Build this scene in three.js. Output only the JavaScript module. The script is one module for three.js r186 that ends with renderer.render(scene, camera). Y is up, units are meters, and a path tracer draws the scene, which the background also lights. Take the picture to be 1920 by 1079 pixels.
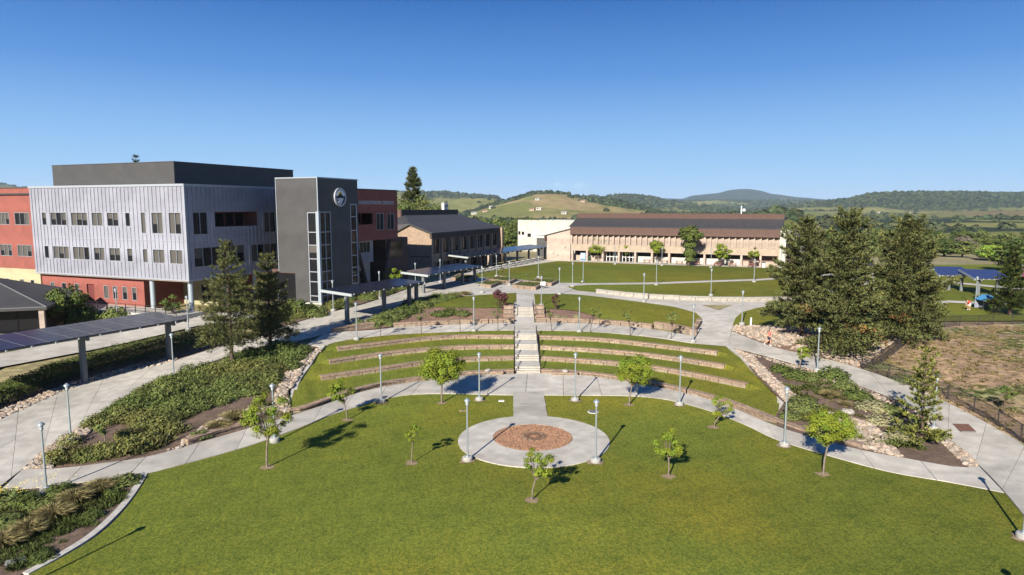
import * as THREE from 'three';
import { mergeGeometries } from 'three/addons/utils/BufferGeometryUtils.js';
import { FontLoader } from 'three/addons/loaders/FontLoader.js';
import { TextGeometry } from 'three/addons/geometries/TextGeometry.js';
import { MarchingCubes } from 'three/addons/objects/MarchingCubes.js';

// ---------------------------------------------------------------- camera, sky, sun, exposure
const scene = new THREE.Scene();
const camera = new THREE.PerspectiveCamera(46.19, 1024 / 575, 0.5, 30000);
camera.position.set(0, 16, 0);                       // a drone 16 m above the lower lawn
camera.rotation.set(THREE.MathUtils.degToRad(-6.829), 0, 0);
const renderer = new THREE.WebGLRenderer({ antialias: true });
renderer.toneMapping = THREE.LinearToneMapping;
renderer.toneMappingExposure = 2.1;
renderer.shadowMap.enabled = true;
const SUNDIR = new THREE.Vector3(-0.376 * 0.891, 0.454, 0.9266 * 0.891).normalize();
const sun = new THREE.DirectionalLight(new THREE.Color().setRGB(1, 0.93, 0.8), 5);
sun.position.copy(SUNDIR).multiplyScalar(300).add(new THREE.Vector3(0, 0, -90));
sun.target.position.set(0, 0, -90);
sun.castShadow = true;
sun.shadow.mapSize.set(4096, 4096);
Object.assign(sun.shadow.camera, { left: -130, right: 130, top: 130, bottom: -130, near: 1, far: 900 });
scene.add(sun, sun.target);

function skyTexture() {                              // clear evening sky, computed from elevation
  const w = 2048, h = 1024, d = new Float32Array(w * h * 4);
  const stops = [[-90, .1, .13, .13], [-3, .2, .27, .33], [0, .245, .34, .455], [2.2, .186, .31, .455], [5.5, .13, .252, .43], [10.6, .053, .15, .352], [16.3, .0175, .08, .25], [35, .012, .056, .185], [90, .009, .042, .14]];
  const puffs = [[3.85, 1.85, .5, .16], [5.6, 1.8, .55, .17], [-1.1, .9, .6, .08]];
  for (let j = 0; j < h; j++) {
    const el = ((j + .5) / h - .5) * 180;
    let k = 0; while (k < stops.length - 2 && el > stops[k + 1][0]) k++;
    const a = stops[k], b = stops[k + 1], t = Math.min(1, Math.max(0, (el - a[0]) / (b[0] - a[0])));
    for (let i = 0; i < w; i++) {
      const az = ((i + .5) / w - .5) * 360 + 90;     // degrees right of straight ahead (-z)
      const o = (j * w + i) * 4;
      for (let c = 0; c < 3; c++) {
        let v = a[c + 1] + (b[c + 1] - a[c + 1]) * t;
        for (const p of puffs) { const dx = (az - p[0]) / p[2], dy = (el - p[1]) / p[3]; v += Math.exp(-dx * dx - dy * dy) * .06 * (1 + .4 * Math.sin(i * 1.7 + j)); }
        d[o + c] = v;
      }
      d[o + 3] = 1;
    }
  }
  const t = new THREE.DataTexture(d, w, h, THREE.RGBAFormat, THREE.FloatType);
  t.mapping = THREE.EquirectangularReflectionMapping; t.magFilter = THREE.LinearFilter; t.minFilter = THREE.LinearFilter;
  t.wrapS = THREE.RepeatWrapping; t.needsUpdate = true;
  return t;
}
scene.background = skyTexture();
scene.environment = scene.background;
scene.fog = new THREE.FogExp2(new THREE.Color().setRGB(.5, .64, .8), 0.00006);

// ---------------------------------------------------------------- helpers
let seed = 7;
function rnd() { seed |= 0; seed = seed + 0x6D2B79F5 | 0; let t = Math.imul(seed ^ seed >>> 15, 1 | seed); t = t + Math.imul(t ^ t >>> 7, 61 | t) ^ t; return ((t ^ t >>> 14) >>> 0) / 4294967296; }
const rr = (a, b) => a + (b - a) * rnd();
const gauss = () => (rnd() + rnd() + rnd() + rnd() - 2) * 1.2;
const clamp = (v, a = 0, b = 1) => Math.min(b, Math.max(a, v));
const smooth = (a, b, v) => { const t = clamp((v - a) / (b - a)); return t * t * (3 - 2 * t); };
const lerp = (a, b, t) => a + (b - a) * t;
const DEG = Math.PI / 180, ORD = ['first', 'second', 'third', 'fourth', 'fifth', 'sixth', 'seventh', 'eighth', 'ninth', 'tenth', 'eleventh', 'twelfth', 'thirteenth', 'fourteenth', 'fifteenth', 'sixteenth', 'seventeenth'];
function hash(ix, iy) { let h = Math.imul(ix, 374761393) + Math.imul(iy, 668265263) | 0; h = Math.imul(h ^ h >>> 13, 1274126177); return ((h ^ h >>> 16) >>> 0) / 4294967296; }
function vnoise(x, y, per = 0) {
  const ix = Math.floor(x), iy = Math.floor(y), fx = x - ix, fy = y - iy, w = v => per ? ((v % per) + per) % per : v;
  const sx = fx * fx * (3 - 2 * fx), sy = fy * fy * (3 - 2 * fy);
  const a = hash(w(ix), w(iy)), b = hash(w(ix + 1), w(iy)), c = hash(w(ix), w(iy + 1)), d = hash(w(ix + 1), w(iy + 1));
  return a + (b - a) * sx + (c - a) * sy + (a - b - c + d) * sx * sy;
}
const fbm = (x, y, o = 4, per = 0) => { let s = 0, a = .5, t = 0; for (let i = 0; i < o; i++) { s += a * vnoise(x + i * 17 * (per ? 0 : 1), y + i * 31 * (per ? 0 : 1), per); t += a; x *= 2; y *= 2; per *= 2; a *= .5; } return s / t; };

const taken = {};
function numbered(n) { const k = taken[n] = (taken[n] ?? -1) + 1; return k ? n + '_' + String(k).padStart(3, '0') : n; }
function tag(o, label, category, group, kind) { if (label) o.userData.label = label; if (category) o.userData.category = category; if (group) o.userData.group = group; if (kind) o.userData.kind = kind; return o; }
function thing(name, label, category, group, x = 0, y = 0, z = 0, ry = 0) {
  const g = new THREE.Group(); g.name = numbered(name); g.position.set(x, y, z); g.rotation.y = ry; scene.add(g);
  return tag(g, label, category, group);
}
function mesh(name, geo, mat, parent) {
  const m = new THREE.Mesh(geo, mat); m.name = parent === scene ? numbered(name) : name; m.castShadow = m.receiveShadow = true; parent.add(m); return m;
}
function struct(name, geo, mat) { const m = mesh(name, geo, mat, scene); m.userData.kind = 'structure'; return m; }
function stuff(m) { m.userData.kind = 'stuff'; return m; }
function copyOf(proto, label, x, y, z, ry = 0, sc = 1, group) {
  const c = proto.userData.placed ? proto.clone() : proto; proto.userData.placed = true;
  if (c !== proto) { c.userData = { ...proto.userData }; c.name = numbered(proto.userData.base); scene.add(c); }
  delete c.userData.proto;
  c.position.set(x, y, z); c.rotation.y = ry; c.scale.set(sc, sc, sc); if (label) c.userData.label = label; if (group) c.userData.group = group; return c;
}

class GB {                                           // collects faces in metres into one geometry
  constructor() { this.p = []; this.u = []; this.c = null; }
  v(a, u) { this.p.push(a[0], a[1], a[2]); this.u.push(u[0], u[1]); }
  tri(a, b, c) {
    const e1 = [b[0] - a[0], b[1] - a[1], b[2] - a[2]], e2 = [c[0] - a[0], c[1] - a[1], c[2] - a[2]];
    const n = [e1[1] * e2[2] - e1[2] * e2[1], e1[2] * e2[0] - e1[0] * e2[2], e1[0] * e2[1] - e1[1] * e2[0]];
    const l = Math.hypot(...n) || 1, up = Math.abs(n[1] / l) > .8, h = Math.hypot(n[0], n[2]) || 1;
    const uv = q => up ? [q[0], q[2]] : [(-n[2] * q[0] + n[0] * q[2]) / h * -1, q[1] / Math.max(.3, h / l)];
    this.v(a, uv(a)); this.v(b, uv(b)); this.v(c, uv(c));
  }
  quad(a, b, c, d) { this.tri(a, b, c); this.tri(a, c, d); return this; }
  poly(pts) { for (let i = 1; i < pts.length - 1; i++) this.tri(pts[0], pts[i], pts[i + 1]); return this; }
  box(x0, x1, y0, y1, z0, z1) { return this.hexa([[x0, y0, z1], [x1, y0, z1], [x1, y0, z0], [x0, y0, z0]], [[x0, y1, z1], [x1, y1, z1], [x1, y1, z0], [x0, y1, z0]]); }
  hexa(b, t) {                                       // bottom ring and top ring, both counter-clockwise from above
    const n = b.length;
    for (let i = 0; i < n; i++) { const j = (i + 1) % n; this.quad(b[i], b[j], t[j], t[i]); }
    this.poly(t); this.poly([...b].reverse()); return this;
  }
  prism(poly, y0, y1) { return this.hexa(poly.map(p => [p[0], y0, p[1]]), poly.map(p => [p[0], y1, p[1]])); }
  beam(a, b, w, h = w) {                              // rectangular bar from a to b
    const A = new THREE.Vector3(...a), B = new THREE.Vector3(...b), d = B.clone().sub(A).normalize();
    const s = Math.abs(d.y) > .95 ? new THREE.Vector3(1, 0, 0) : new THREE.Vector3(-d.z, 0, d.x).normalize(), t = new THREE.Vector3().crossVectors(d, s).normalize();
    const q = (P, i, j) => { const r = P.clone().addScaledVector(s, i * w / 2).addScaledVector(t, j * h / 2); return [r.x, r.y, r.z]; };
    const R = [[-1, -1], [1, -1], [1, 1], [-1, 1]], a4 = R.map(r => q(A, ...r)), b4 = R.map(r => q(B, ...r));
    for (let i = 0; i < 4; i++) { const j = (i + 1) % 4; this.quad(a4[i], a4[j], b4[j], b4[i]); }
    this.quad(a4[3], a4[2], a4[1], a4[0]); this.quad(b4[0], b4[1], b4[2], b4[3]); return this;
  }
  geo() { const g = new THREE.BufferGeometry(); g.setAttribute('position', new THREE.Float32BufferAttribute(this.p, 3)); g.setAttribute('uv', new THREE.Float32BufferAttribute(this.u, 2)); g.computeVertexNormals(); return g; }
}
const boxGeo = (...a) => new GB().box(...a).geo();
function limb(pts, radii, seg = 6) {                 // tapered tube through points, smooth normals
  const p = [], nrm = [], uv = [], idx = [];
  let len = 0;
  for (let i = 0; i < pts.length; i++) {
    const a = pts[Math.max(0, i - 1)], b = pts[Math.min(pts.length - 1, i + 1)];
    const d = new THREE.Vector3(b[0] - a[0], b[1] - a[1], b[2] - a[2]).normalize();
    const s = new THREE.Vector3(Math.abs(d.x) > .9 ? 0 : 1, 0, Math.abs(d.x) > .9 ? 1 : 0).cross(d).normalize(), t = new THREE.Vector3().crossVectors(d, s);
    if (i) len += Math.hypot(pts[i][0] - pts[i - 1][0], pts[i][1] - pts[i - 1][1], pts[i][2] - pts[i - 1][2]);
    for (let k = 0; k <= seg; k++) {
      const an = k / seg * Math.PI * 2, cs = Math.cos(an), sn = Math.sin(an), n = [s.x * cs + t.x * sn, s.y * cs + t.y * sn, s.z * cs + t.z * sn];
      p.push(pts[i][0] + n[0] * radii[i], pts[i][1] + n[1] * radii[i], pts[i][2] + n[2] * radii[i]); nrm.push(...n); uv.push(k / seg * .6, len);
      if (i && k) { const q = i * (seg + 1) + k; idx.push(q - seg - 2, q - seg - 1, q - 1, q - 1, q - seg - 1, q); }
    }
  }
  const g = new THREE.BufferGeometry(); g.setAttribute('position', new THREE.Float32BufferAttribute(p, 3)); g.setAttribute('normal', new THREE.Float32BufferAttribute(nrm, 3)); g.setAttribute('uv', new THREE.Float32BufferAttribute(uv, 2)); g.setIndex(idx); return g;
}
function lathe(profile, seg = 16) { return new THREE.LatheGeometry(profile.map(p => new THREE.Vector2(p[0], p[1])), seg); }
const merge = a => mergeGeometries(a.map(g => g.index ? g.toNonIndexed() : g));

// ---------------------------------------------------------------- materials (real base colours, grain from computed maps)
function grain(size, fn) {
  const d = new Uint8Array(size * size * 4);
  for (let j = 0; j < size; j++) for (let i = 0; i < size; i++) { const c = fn(i / size, j / size), o = (j * size + i) * 4; const a = Array.isArray(c) ? c : [c, c, c]; d[o] = clamp(a[0]) * 255; d[o + 1] = clamp(a[1]) * 255; d[o + 2] = clamp(a[2]) * 255; d[o + 3] = 255; }
  const t = new THREE.DataTexture(d, size, size); t.wrapS = t.wrapT = THREE.RepeatWrapping; t.magFilter = THREE.LinearFilter; t.minFilter = THREE.LinearMipmapLinearFilter; t.generateMipmaps = true; t.colorSpace = THREE.SRGBColorSpace; t.needsUpdate = true; return t;
}
function tiled(t, m, data) { const c = t.clone(); c.repeat.set(1 / m, 1 / (Array.isArray(data) ? data[0] : m)); if (data === 'data') c.colorSpace = THREE.NoColorSpace; c.needsUpdate = true; return c; }
const gGrass = grain(512, (u, v) => { const n = fbm(u * 128, v * 128, 2, 128), m = fbm(u * 24, v * 24, 3, 24), k = fbm(u * 6, v * 6, 3, 6); const q = fbm(u * 56 + 3, v * 56, 2, 56), g = .82 + .42 * (n - .5) + .3 * (q - .5) + .1 * (m - .5); return [g + .14 * (q - .5) + .06 * (m - .5), g, g - .1 * (q - .5)]; });
const gSpeck = grain(512, (u, v) => { const n = fbm(u * 200, v * 200, 2, 200), m = fbm(u * 9, v * 9, 5, 9), s = fbm(u * 40, v * 6, 3, 0); return .9 + .14 * (n - .5) + .2 * (m - .5); });
const gChips = grain(512, (u, v) => { const n = fbm(u * 70, v * 70, 2, 70), m = fbm(u * 150, v * 150, 1, 150), k = fbm(u * 8, v * 8, 3, 8); const g = .83 + .6 * (n - .5) + .3 * (m - .5) + .25 * (k - .5); return [g + .05 * (m - .5), g, g - .1 * (n - .5)]; });
const gStraw = grain(512, (u, v) => { const a = fbm(u * 90, v * 14, 3, 0), b = fbm(u * 14 + 5, v * 90, 3, 0), k = fbm(u * 7, v * 7, 4, 7), n = fbm(u * 160, v * 160, 1, 160); const g = .74 + .35 * (Math.max(a, b) - .58) + .4 * (k - .5) + .3 * (n - .5); return [g, g - .02, g - .06 * k]; });
const gStucco = grain(256, (u, v) => { const n = fbm(u * 100, v * 100, 2, 100), m = fbm(u * 5, v * 5, 4, 5); return .86 + .1 * (n - .5) + .18 * (m - .5); });
const gBark = grain(256, (u, v) => { const n = fbm(u * 40, v * 8, 3, 8), m = fbm(u * 90, v * 60, 2, 30); return .7 + .6 * (n - .5) + .25 * (m - .5); });
const gBrick = grain(512, (u, v) => { const n = fbm(u * 160, v * 160, 1, 160), row = Math.floor(v * 40), x = u * 16 + (row % 2) * .5, b = hash(Math.floor(x) % 16, row), f = v * 40 - row; return (.8 + .16 * (b - .5) + .12 * (n - .5)) * (f < .14 ? .93 : 1); });
const gDirt = grain(512, (u, v) => { const n = fbm(u * 120, v * 120, 2, 120), m = fbm(u * 12, v * 12, 5, 12); return .75 + .35 * (n - .5) + .4 * (m - .5); });
function M(r, g, b, o = {}) {
  const { tex, tile = 2, bump, ...rest } = o;
  const m = new (o.transmission || o.clearcoat || o.sheen || o.specularIntensity !== undefined ? THREE.MeshPhysicalMaterial : THREE.MeshStandardMaterial)({ roughness: .85, ...rest });
  m.color.setRGB(r, g, b);
  if (tex) { m.map = tiled(tex, tile); if (bump) { m.bumpMap = tiled(tex, tile, 'data'); m.bumpScale = bump; } }
  return m;
}
const mt = {
  lawn: M(.216, .226, .034, { tex: gGrass, tile: 4.3, bump: .025, vertexColors: true, roughness: 1, specularIntensity: .15 }),
  rough: M(.42, .35, .16, { tex: gDirt, tile: 7, bump: .04, vertexColors: true, roughness: 1 }),
  dry: M(.6, .42, .26, { tex: gStraw, tile: 4.5, bump: .06, vertexColors: true, roughness: 1 }),
  conc: M(.56, .52, .46, { tex: gSpeck, tile: 6.5, bump: .004, vertexColors: true, roughness: .9 }),
  concB: M(.51, .475, .42, { tex: gSpeck, tile: 8.1, bump: .004, vertexColors: true, roughness: .9 }),
  joint: M(.2, .18, .15, { tex: gDirt, tile: 2, roughness: 1 }),
  kerb: M(.5, .47, .42, { tex: gSpeck, tile: 2.2, roughness: .9 }),
  mulch: M(.36, .215, .14, { tex: gChips, tile: 2.3, bump: .05, vertexColors: true, roughness: 1 }),
  bark: M(.225, .145, .1, { tex: gChips, tile: 2.1, bump: .05, vertexColors: true, roughness: 1 }),
  wood: M(.72, .4, .24, { tex: gChips, tile: 1.7, bump: .06, roughness: 1 }),
  stoneA: M(.46, .33, .24, { tex: gDirt, tile: 1.3, bump: .03 }), stoneB: M(.4, .3, .225, { tex: gDirt, tile: 1.1, bump: .03 }), stoneC: M(.5, .385, .29, { tex: gDirt, tile: 1.6, bump: .03 }),
  capA: M(.5, .34, .235, { tex: gDirt, tile: 1.9, bump: .012 }), capB: M(.47, .33, .235, { tex: gDirt, tile: 1.5, bump: .012 }), capC: M(.53, .365, .25, { tex: gDirt, tile: 2.3, bump: .012 }),
  step: M(.46, .42, .36, { tex: gSpeck, tile: 1.7 }), pale: M(.58, .53, .46, { tex: gDirt, tile: 1.2, bump: .03 }),
  pole: M(.3, .34, .36, { roughness: .45, metalness: .5 }), base: M(.37, .36, .34, { tex: gSpeck, tile: 1.1 }),
  glassLamp: M(.34, .36, .38, { roughness: .25 }), black: M(.02, .019, .02, { roughness: .5 }), rail: M(.035, .03, .03, { roughness: .5, metalness: .3 }),
  silver: M(.38, .385, .455, { roughness: .5, metalness: .12, tex: gStucco, tile: 9 }), silverTrim: M(.34, .36, .4, { roughness: .45, metalness: .3 }),
  grey: M(.072, .07, .072, { roughness: .6, tex: gStucco, tile: 6 }), greyTrim: M(.3, .34, .38, { roughness: .5, metalness: .3 }),
  red: M(.3, .088, .068, { tex: gStucco, tile: 5, bump: .004 }), cream: M(.46, .42, .26, { tex: gStucco, tile: 5 }),
  pane: M(.012, .012, .014, { roughness: .08, specularIntensity: .45 }), blind: M(.075, .068, .06, { roughness: .45 }), frame: M(.34, .36, .39, { roughness: .45, metalness: .3 }),
  wine: M(.11, .022, .02, {}),
  tan: M(.44, .315, .225, { tex: gBrick, tile: 4, bump: .006 }), beige: M(.49, .39, .325, { tex: gStucco, tile: 4 }), roofDk: M(.055, .052, .055, { roughness: .7, tex: gStucco, tile: 5 }), seam: M(.075, .07, .075, { roughness: .6 }),
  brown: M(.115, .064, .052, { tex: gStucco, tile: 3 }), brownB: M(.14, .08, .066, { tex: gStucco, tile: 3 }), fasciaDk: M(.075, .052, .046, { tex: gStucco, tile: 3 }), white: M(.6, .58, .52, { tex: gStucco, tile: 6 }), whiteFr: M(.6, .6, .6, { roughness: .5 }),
  panel: M(.016, .019, .034, { roughness: .22, specularIntensity: .45 }), steel: M(.4, .43, .44, { roughness: .5, metalness: .4 }), steelDk: M(.15, .155, .16, { roughness: .6, metalness: .3 }),
  panelBlue: M(.03, .042, .115, { roughness: .4, specularIntensity: .5 }), post: M(.11, .12, .125, { roughness: .6 }),
  trunk: M(.17, .12, .085, { tex: gBark, tile: 1, bump: .02 }), trunkPale: M(.36, .28, .22, { tex: gBark, tile: 1, bump: .01 }), trunkPine: M(.2, .13, .095, { tex: gBark, tile: .8, bump: .03 }),
  leaf: M(.145, .185, .02, { vertexColors: true, roughness: .8, side: THREE.DoubleSide, specularIntensity: .25 }),
  leafDk: M(.075, .1, .024, { vertexColors: true, roughness: .85, specularIntensity: .3, side: THREE.DoubleSide }), leafPlum: M(.075, .016, .02, { vertexColors: true, roughness: .7, side: THREE.DoubleSide }),
  leafOlive: M(.115, .138, .04, { vertexColors: true, roughness: .85, specularIntensity: .3, side: THREE.DoubleSide }), needle: M(.175, .19, .06, { vertexColors: true, roughness: .8, side: THREE.DoubleSide }), needleYoung: M(.26, .28, .06, { vertexColors: true, roughness: .8, side: THREE.DoubleSide }),
  strawGrass: M(.36, .3, .13, { vertexColors: true, roughness: .9, side: THREE.DoubleSide }),
  rock: M(.6, .48, .38, { tex: gDirt, tile: 1, roughness: .95 }),
};

// ---------------------------------------------------------------- terrain
const TERR = [[-7.46, -27.79, -0.00343], [7.46, -27.79, -0.00196], [-20.77, -38.18, -0.01211], [1.15, -34.61, -0.00536], [27.21, -37.04, -0.00655], [19.48, -31.63, -0.00527], [-11.54, -52.54, 0.0288], [14.43, -49.15, 0.03472], [-20.99, -27.79, -0.00781], [22.36, -27.79, -0.00336], [1.47, -44.85, -0.01699], [-4.76, -53.27, -0.00836], [8.23, -53.27, 0.00787], [-15.85, -46.16, 0.00567], [19.04, -43.01, 0.03302], [2.07, -63.89, 0.08399], [-20.8, -45.46, -0.06514], [-21.82, -43.84, -0.0383], [-19.49, -47.31, -0.06056], [-21.55, -43.25, 0.05201], [-20.44, -45.01, 0.07718], [-19.08, -46.79, 0.09494], [22.5, -42.2, 0.03103], [-24.64, -39.39, 0.01524], [-30.21, -38.18, 9e-05], [-37.42, -47.77, 0.00019], [-37.55, -55.64, 0.02214], [-29.92, -39.56, 0.02065], [-31.04, -47.74, 0.03365], [-31.17, -54.1, -0.02363], [-32.99, -65.02, 0.02539], [-28.46, -64.37, 0.00387], [-23.49, -69.72, -0.02884], [-26.84, -67.61, 0.02366], [-22.54, -78.11, -0.01684], [-18.31, -84.76, -0.00015], [-15.63, -97.99, 0.01838], [-5.41, -113.21, 0.00386], [-19.88, -50.94, -0.07673], [-18.76, -57.32, 0.03148], [-19.08, -61.85, 0.00131], [-19.37, -65.31, -0.03006], [-19.51, -68.51, -0.02504], [-17.02, -50.74, 0.02554], [21.63, -53.05, 0.04615], [21.82, -58.65, 0.00556], [22.1, -63.44, -0.00186], [22.3, -68.25, 0.02057], [19.59, -48.23, 0.03113], [20.3, -46.03, -0.019], [21.69, -44.17, -0.03109], [22.88, -42.96, -0.02118], [-23.54, -47.31, -0.04341], [-26.9, -46.42, -0.02198], [-28.43, -42.83, -0.01715], [-47.26, -60.89, -0.00732], [-47.59, -73.09, 0.01794], [-43.9, -83.06, 0.06315], [-39.47, -83.61, -0.04599], [-60.01, -77.92, 0.00633], [-49, -86.31, -0.04814], [-34.33, -84.14, -0.01139], [-25.71, -89.37, 0.00171], [-61.8, -89.92, -0.00733], [28.98, -40.33, 0.00126], [30.24, -45.54, 0.01539], [31.46, -50.17, 0.02007], [30, -55.06, -0.01246], [27.67, -59.1, -0.01753], [26.23, -61.54, -0.03722], [22.39, -67.03, -0.05096], [22.15, -50.44, -0.10798], [24.85, -47.62, -0.01762], [26.22, -43.23, 0.01749], [27.1, -67.74, 0.01609], [32.34, -61.31, 0.02258], [34.71, -54.19, 0.05073], [34.45, -43.81, 0.02154], [19.65, -70.85, 0.00486], [23.51, -82.47, 0.05556], [26.2, -85.07, 0.01776], [22.49, -87.95, -0.02567], [31.69, -73.07, -0.0079], [36.58, -71.1, -0.01559], [0, -76.7, -0.01927], [3.39, -76.7, -0.01517], [-9.85, -76.7, -0.00614], [-15.74, -75.44, 0.02229], [-6.54, -81.69, 0.0613], [9.16, -81.69, 0.05441], [14.86, -71.1, -0.03735], [17.15, -79.24, 0.00459], [-4.17, -86.96, -0.06201], [9.95, -88.99, -0.04578], [-11.25, -87.95, -0.01541], [2.3, -96.16, 0.00134], [11.77, -105.5, 0.00849], [18.48, -96.53, 0.0041], [25.54, -94.11, -0.00849], [34.14, -97.26, 0.00153], [33.46, -123.85, -0.00119], [13.89, -124.81, 0.00136], [11.01, -154.34, -0.00206], [33.64, -146.25, 3e-05], [54.41, -139.93, -0.00753], [-2.47, -155.53, 0.00083], [-11.99, -137.25, 0.00714], [27.78, -80.69, -0.05462], [50.22, -98.36, -0.00654], [42.88, -72.1, 0.05929], [40.2, -60.7, -0.02085], [43.06, -57.9, -0.07256], [48.24, -67.37, -0.05685], [38.82, -50.21, -0.0027], [37.14, -62.14, 0.06956], [54.93, -83.65, 0.01265], [64.09, -84.25, -0.0042], [71.92, -101.3, -0.01424], [82.22, -123.05, -0.00272], [100.41, -134.41, -0.04747], [-60, 0, -0.00387], [0, 0, -0.00128], [60, 0, -0.00826], [-60, 60, -0.0013], [60, 60, -0.00375], [-80, -40, 0.01347], [80, -45, 0.02918], [-110, -90, -0.00042], [-90, -130, -0.0047], [110, -120, 0.06047], [0, -260, -0.00219], [100, -240, 0.00556], [-100, -260, -0.00401], [200, -200, 0.00088], [-200, -200, 0.00335], [0, -400, 0.00581], [300, -400, -0.00144], [-300, -400, 0.00152]];
function ground(x, z) { let h = -0.77402; for (const p of TERR) { const dx = x - p[0], dz = z - p[1]; h += p[2] * Math.sqrt(dx * dx + dz * dz + 9); } const far = smooth(190, 330, Math.hypot(x * .8, z)); return h * (1 - far) - 1.5 * far; }
const G3 = (x, z, off = 0) => [x, ground(x, z) + off, z];
function subdivided(pts, tris, L) {
  const P = pts.map(p => [...p]);
  for (let pass = 0; pass < 12; pass++) {
    const mid = new Map(), out = []; let split = false;
    const m = (a, b) => { const k = a < b ? a + '_' + b : b + '_' + a; if (!mid.has(k)) { const A = P[a], B = P[b]; mid.set(k, Math.hypot(A[0] - B[0], A[1] - B[1]) > L ? (P.push([(A[0] + B[0]) / 2, (A[1] + B[1]) / 2]), P.length - 1) : -1); } return mid.get(k); };
    for (const [a, b, c] of tris) {
      const ab = m(a, b), bc = m(b, c), ca = m(c, a), k = (ab >= 0) + (bc >= 0) + (ca >= 0);
      if (k) split = true;
      if (k === 0) out.push([a, b, c]);
      else if (k === 3) out.push([a, ab, ca], [ab, b, bc], [ca, bc, c], [ab, bc, ca]);
      else if (k === 1) { if (ab >= 0) out.push([a, ab, c], [ab, b, c]); else if (bc >= 0) out.push([a, b, bc], [a, bc, c]); else out.push([a, b, ca], [ca, b, c]); }
      else { if (ab < 0) out.push([a, b, bc], [a, bc, ca], [ca, bc, c]); else if (bc < 0) out.push([b, c, ca], [b, ca, ab], [ab, ca, a]); else out.push([c, a, ab], [c, ab, bc], [bc, ab, b]); }
    }
    tris = out; if (!split) break;
  }
  return [P, tris];
}
function rounded(pl, n = 5, closed = false) {         // smooth curve through surveyed points
  const c = new THREE.CatmullRomCurve3(pl.map(p => new THREE.Vector3(p[0], 0, p[1])), closed, 'centripetal');
  return c.getPoints((pl.length - (closed ? 0 : 1)) * n).slice(0, closed ? -1 : undefined).map(p => [p.x, p.z]);
}
function sheetGeo(poly, off, { L = 1.6, tint, skirt = 0, hf = ground } = {}) {
  let c = poly.map(p => new THREE.Vector2(p[0], -p[1]));
  if (THREE.ShapeUtils.isClockWise(c)) { c = c.reverse(); poly = [...poly].reverse(); }
  const [P, T] = subdivided(poly, THREE.ShapeUtils.triangulateShape(c, []), L);
  const pos = [], uv = [], col = [], idx = [];
  for (const p of P) { pos.push(p[0], hf(p[0], p[1]) + off, p[1]); uv.push(p[0], p[1]); const t = tint ? tint(p[0], p[1]) : [1, 1, 1]; col.push(...t); }
  for (const t of T) idx.push(...t);
  if (skirt) {
    const n = poly.length;
    for (let i = 0; i < n; i++) {
      const a = poly[i], b = poly[(i + 1) % n], q = pos.length / 3, m = Math.max(1, Math.ceil(Math.hypot(a[0] - b[0], a[1] - b[1]) / L));
      for (let k = 0; k <= m; k++) { const x = lerp(a[0], b[0], k / m), z = lerp(a[1], b[1], k / m), y = hf(x, z) + off; pos.push(x, y, z, x, y - skirt, z); uv.push(x, z, x + .1, z + .1); const t = tint ? tint(x, z) : [1, 1, 1]; col.push(...t, ...t); if (k) { const o = q + k * 2; idx.push(o - 2, o - 1, o + 1, o - 2, o + 1, o); } }
    }
  }
  const g = new THREE.BufferGeometry(); g.setAttribute('position', new THREE.Float32BufferAttribute(pos, 3)); g.setAttribute('uv', new THREE.Float32BufferAttribute(uv, 2)); g.setAttribute('color', new THREE.Float32BufferAttribute(col, 3)); g.setIndex(idx); g.computeVertexNormals(); return g;
}
// colour of the matter itself: mown turf with paler, drier and clover-dark patches
const tLawn = (x, z) => { const a = fbm(x * .09 + 3, z * .09, 4), b = fbm(x * .5, z * .5 + 9, 3), d = fbm(x * .035 + 40, z * .05, 3), e = fbm(x * 1.6, z * 1.6, 2), y = clamp((a - .38) * 2.2 + (b - .5) * .5), v = .93 + .26 * (b - .5) + .55 * (d - .5) + .16 * (e - .5); return [v * lerp(.86, 1.16, y), v * lerp(.97, 1.03, y), v * lerp(1, .92, y)]; };
const tLawnFar = (x, z) => { const t = tLawn(x * .7, z * .7); return t; };
const tConc = (x, z) => { const a = fbm(x * .25, z * .25, 4), b = fbm(x * 1.3 + 8, z * 1.3, 2); const s = smooth(.56, .7, fbm(x * .6 + 30, z * .6, 4)), v = .92 + .3 * (a - .5) + .14 * (b - .5) - .1 * s; return [v, v * (1 - .015 * s), v * (1 - .04 * s)]; };
const tBed = (x, z) => { const a = fbm(x * .5, z * .5, 3); const v = .75 + .6 * (a - .3); return [v, v * lerp(.95, 1.02, a), v]; };
const tDry = (x, z) => { const a = fbm(x * .12 + 9, z * .12, 4), b = fbm(x * .6, z * .6, 3), c = fbm(x * 1.7, z * 1.7, 3), g = smooth(.55, .72, a + .28 * (b - .5) + .3 * (c - .5)); const v = .92 + .5 * (b - .5) + .4 * (c - .5); return [v * lerp(1, .52, g), v * lerp(1, .86, g), v * lerp(1, .5, g)]; };
const tRough = (x, z) => { const a = fbm(x * .08, z * .08, 4), v = .7 + .6 * a; return [v, v, v]; };

const inside = (poly, x, z) => { let c = false; for (let i = 0, j = poly.length - 1; i < poly.length; j = i++) { const a = poly[i], b = poly[j]; if ((a[1] > z) !== (b[1] > z) && x < (b[0] - a[0]) * (z - a[1]) / (b[1] - a[1]) + a[0]) c = !c; } return c; };
const bowl = [[-16.89, -50.86], [-13.08, -55.19], [-8.02, -58.92], [0.15, -62.46], [2.83, -62.46], [9.89, -58.71], [16.26, -52.2], [19.16, -47.93], [21.23, -52.81], [21.49, -58.37], [21.74, -62.98], [21.79, -67.67], [19.12, -70.16], [9.84, -76.66], [0, -77.73], [-15.46, -74.05], [-19.13, -68.32], [-19.12, -65.35], [-18.79, -61.87], [-18.43, -57.17]];
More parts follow.
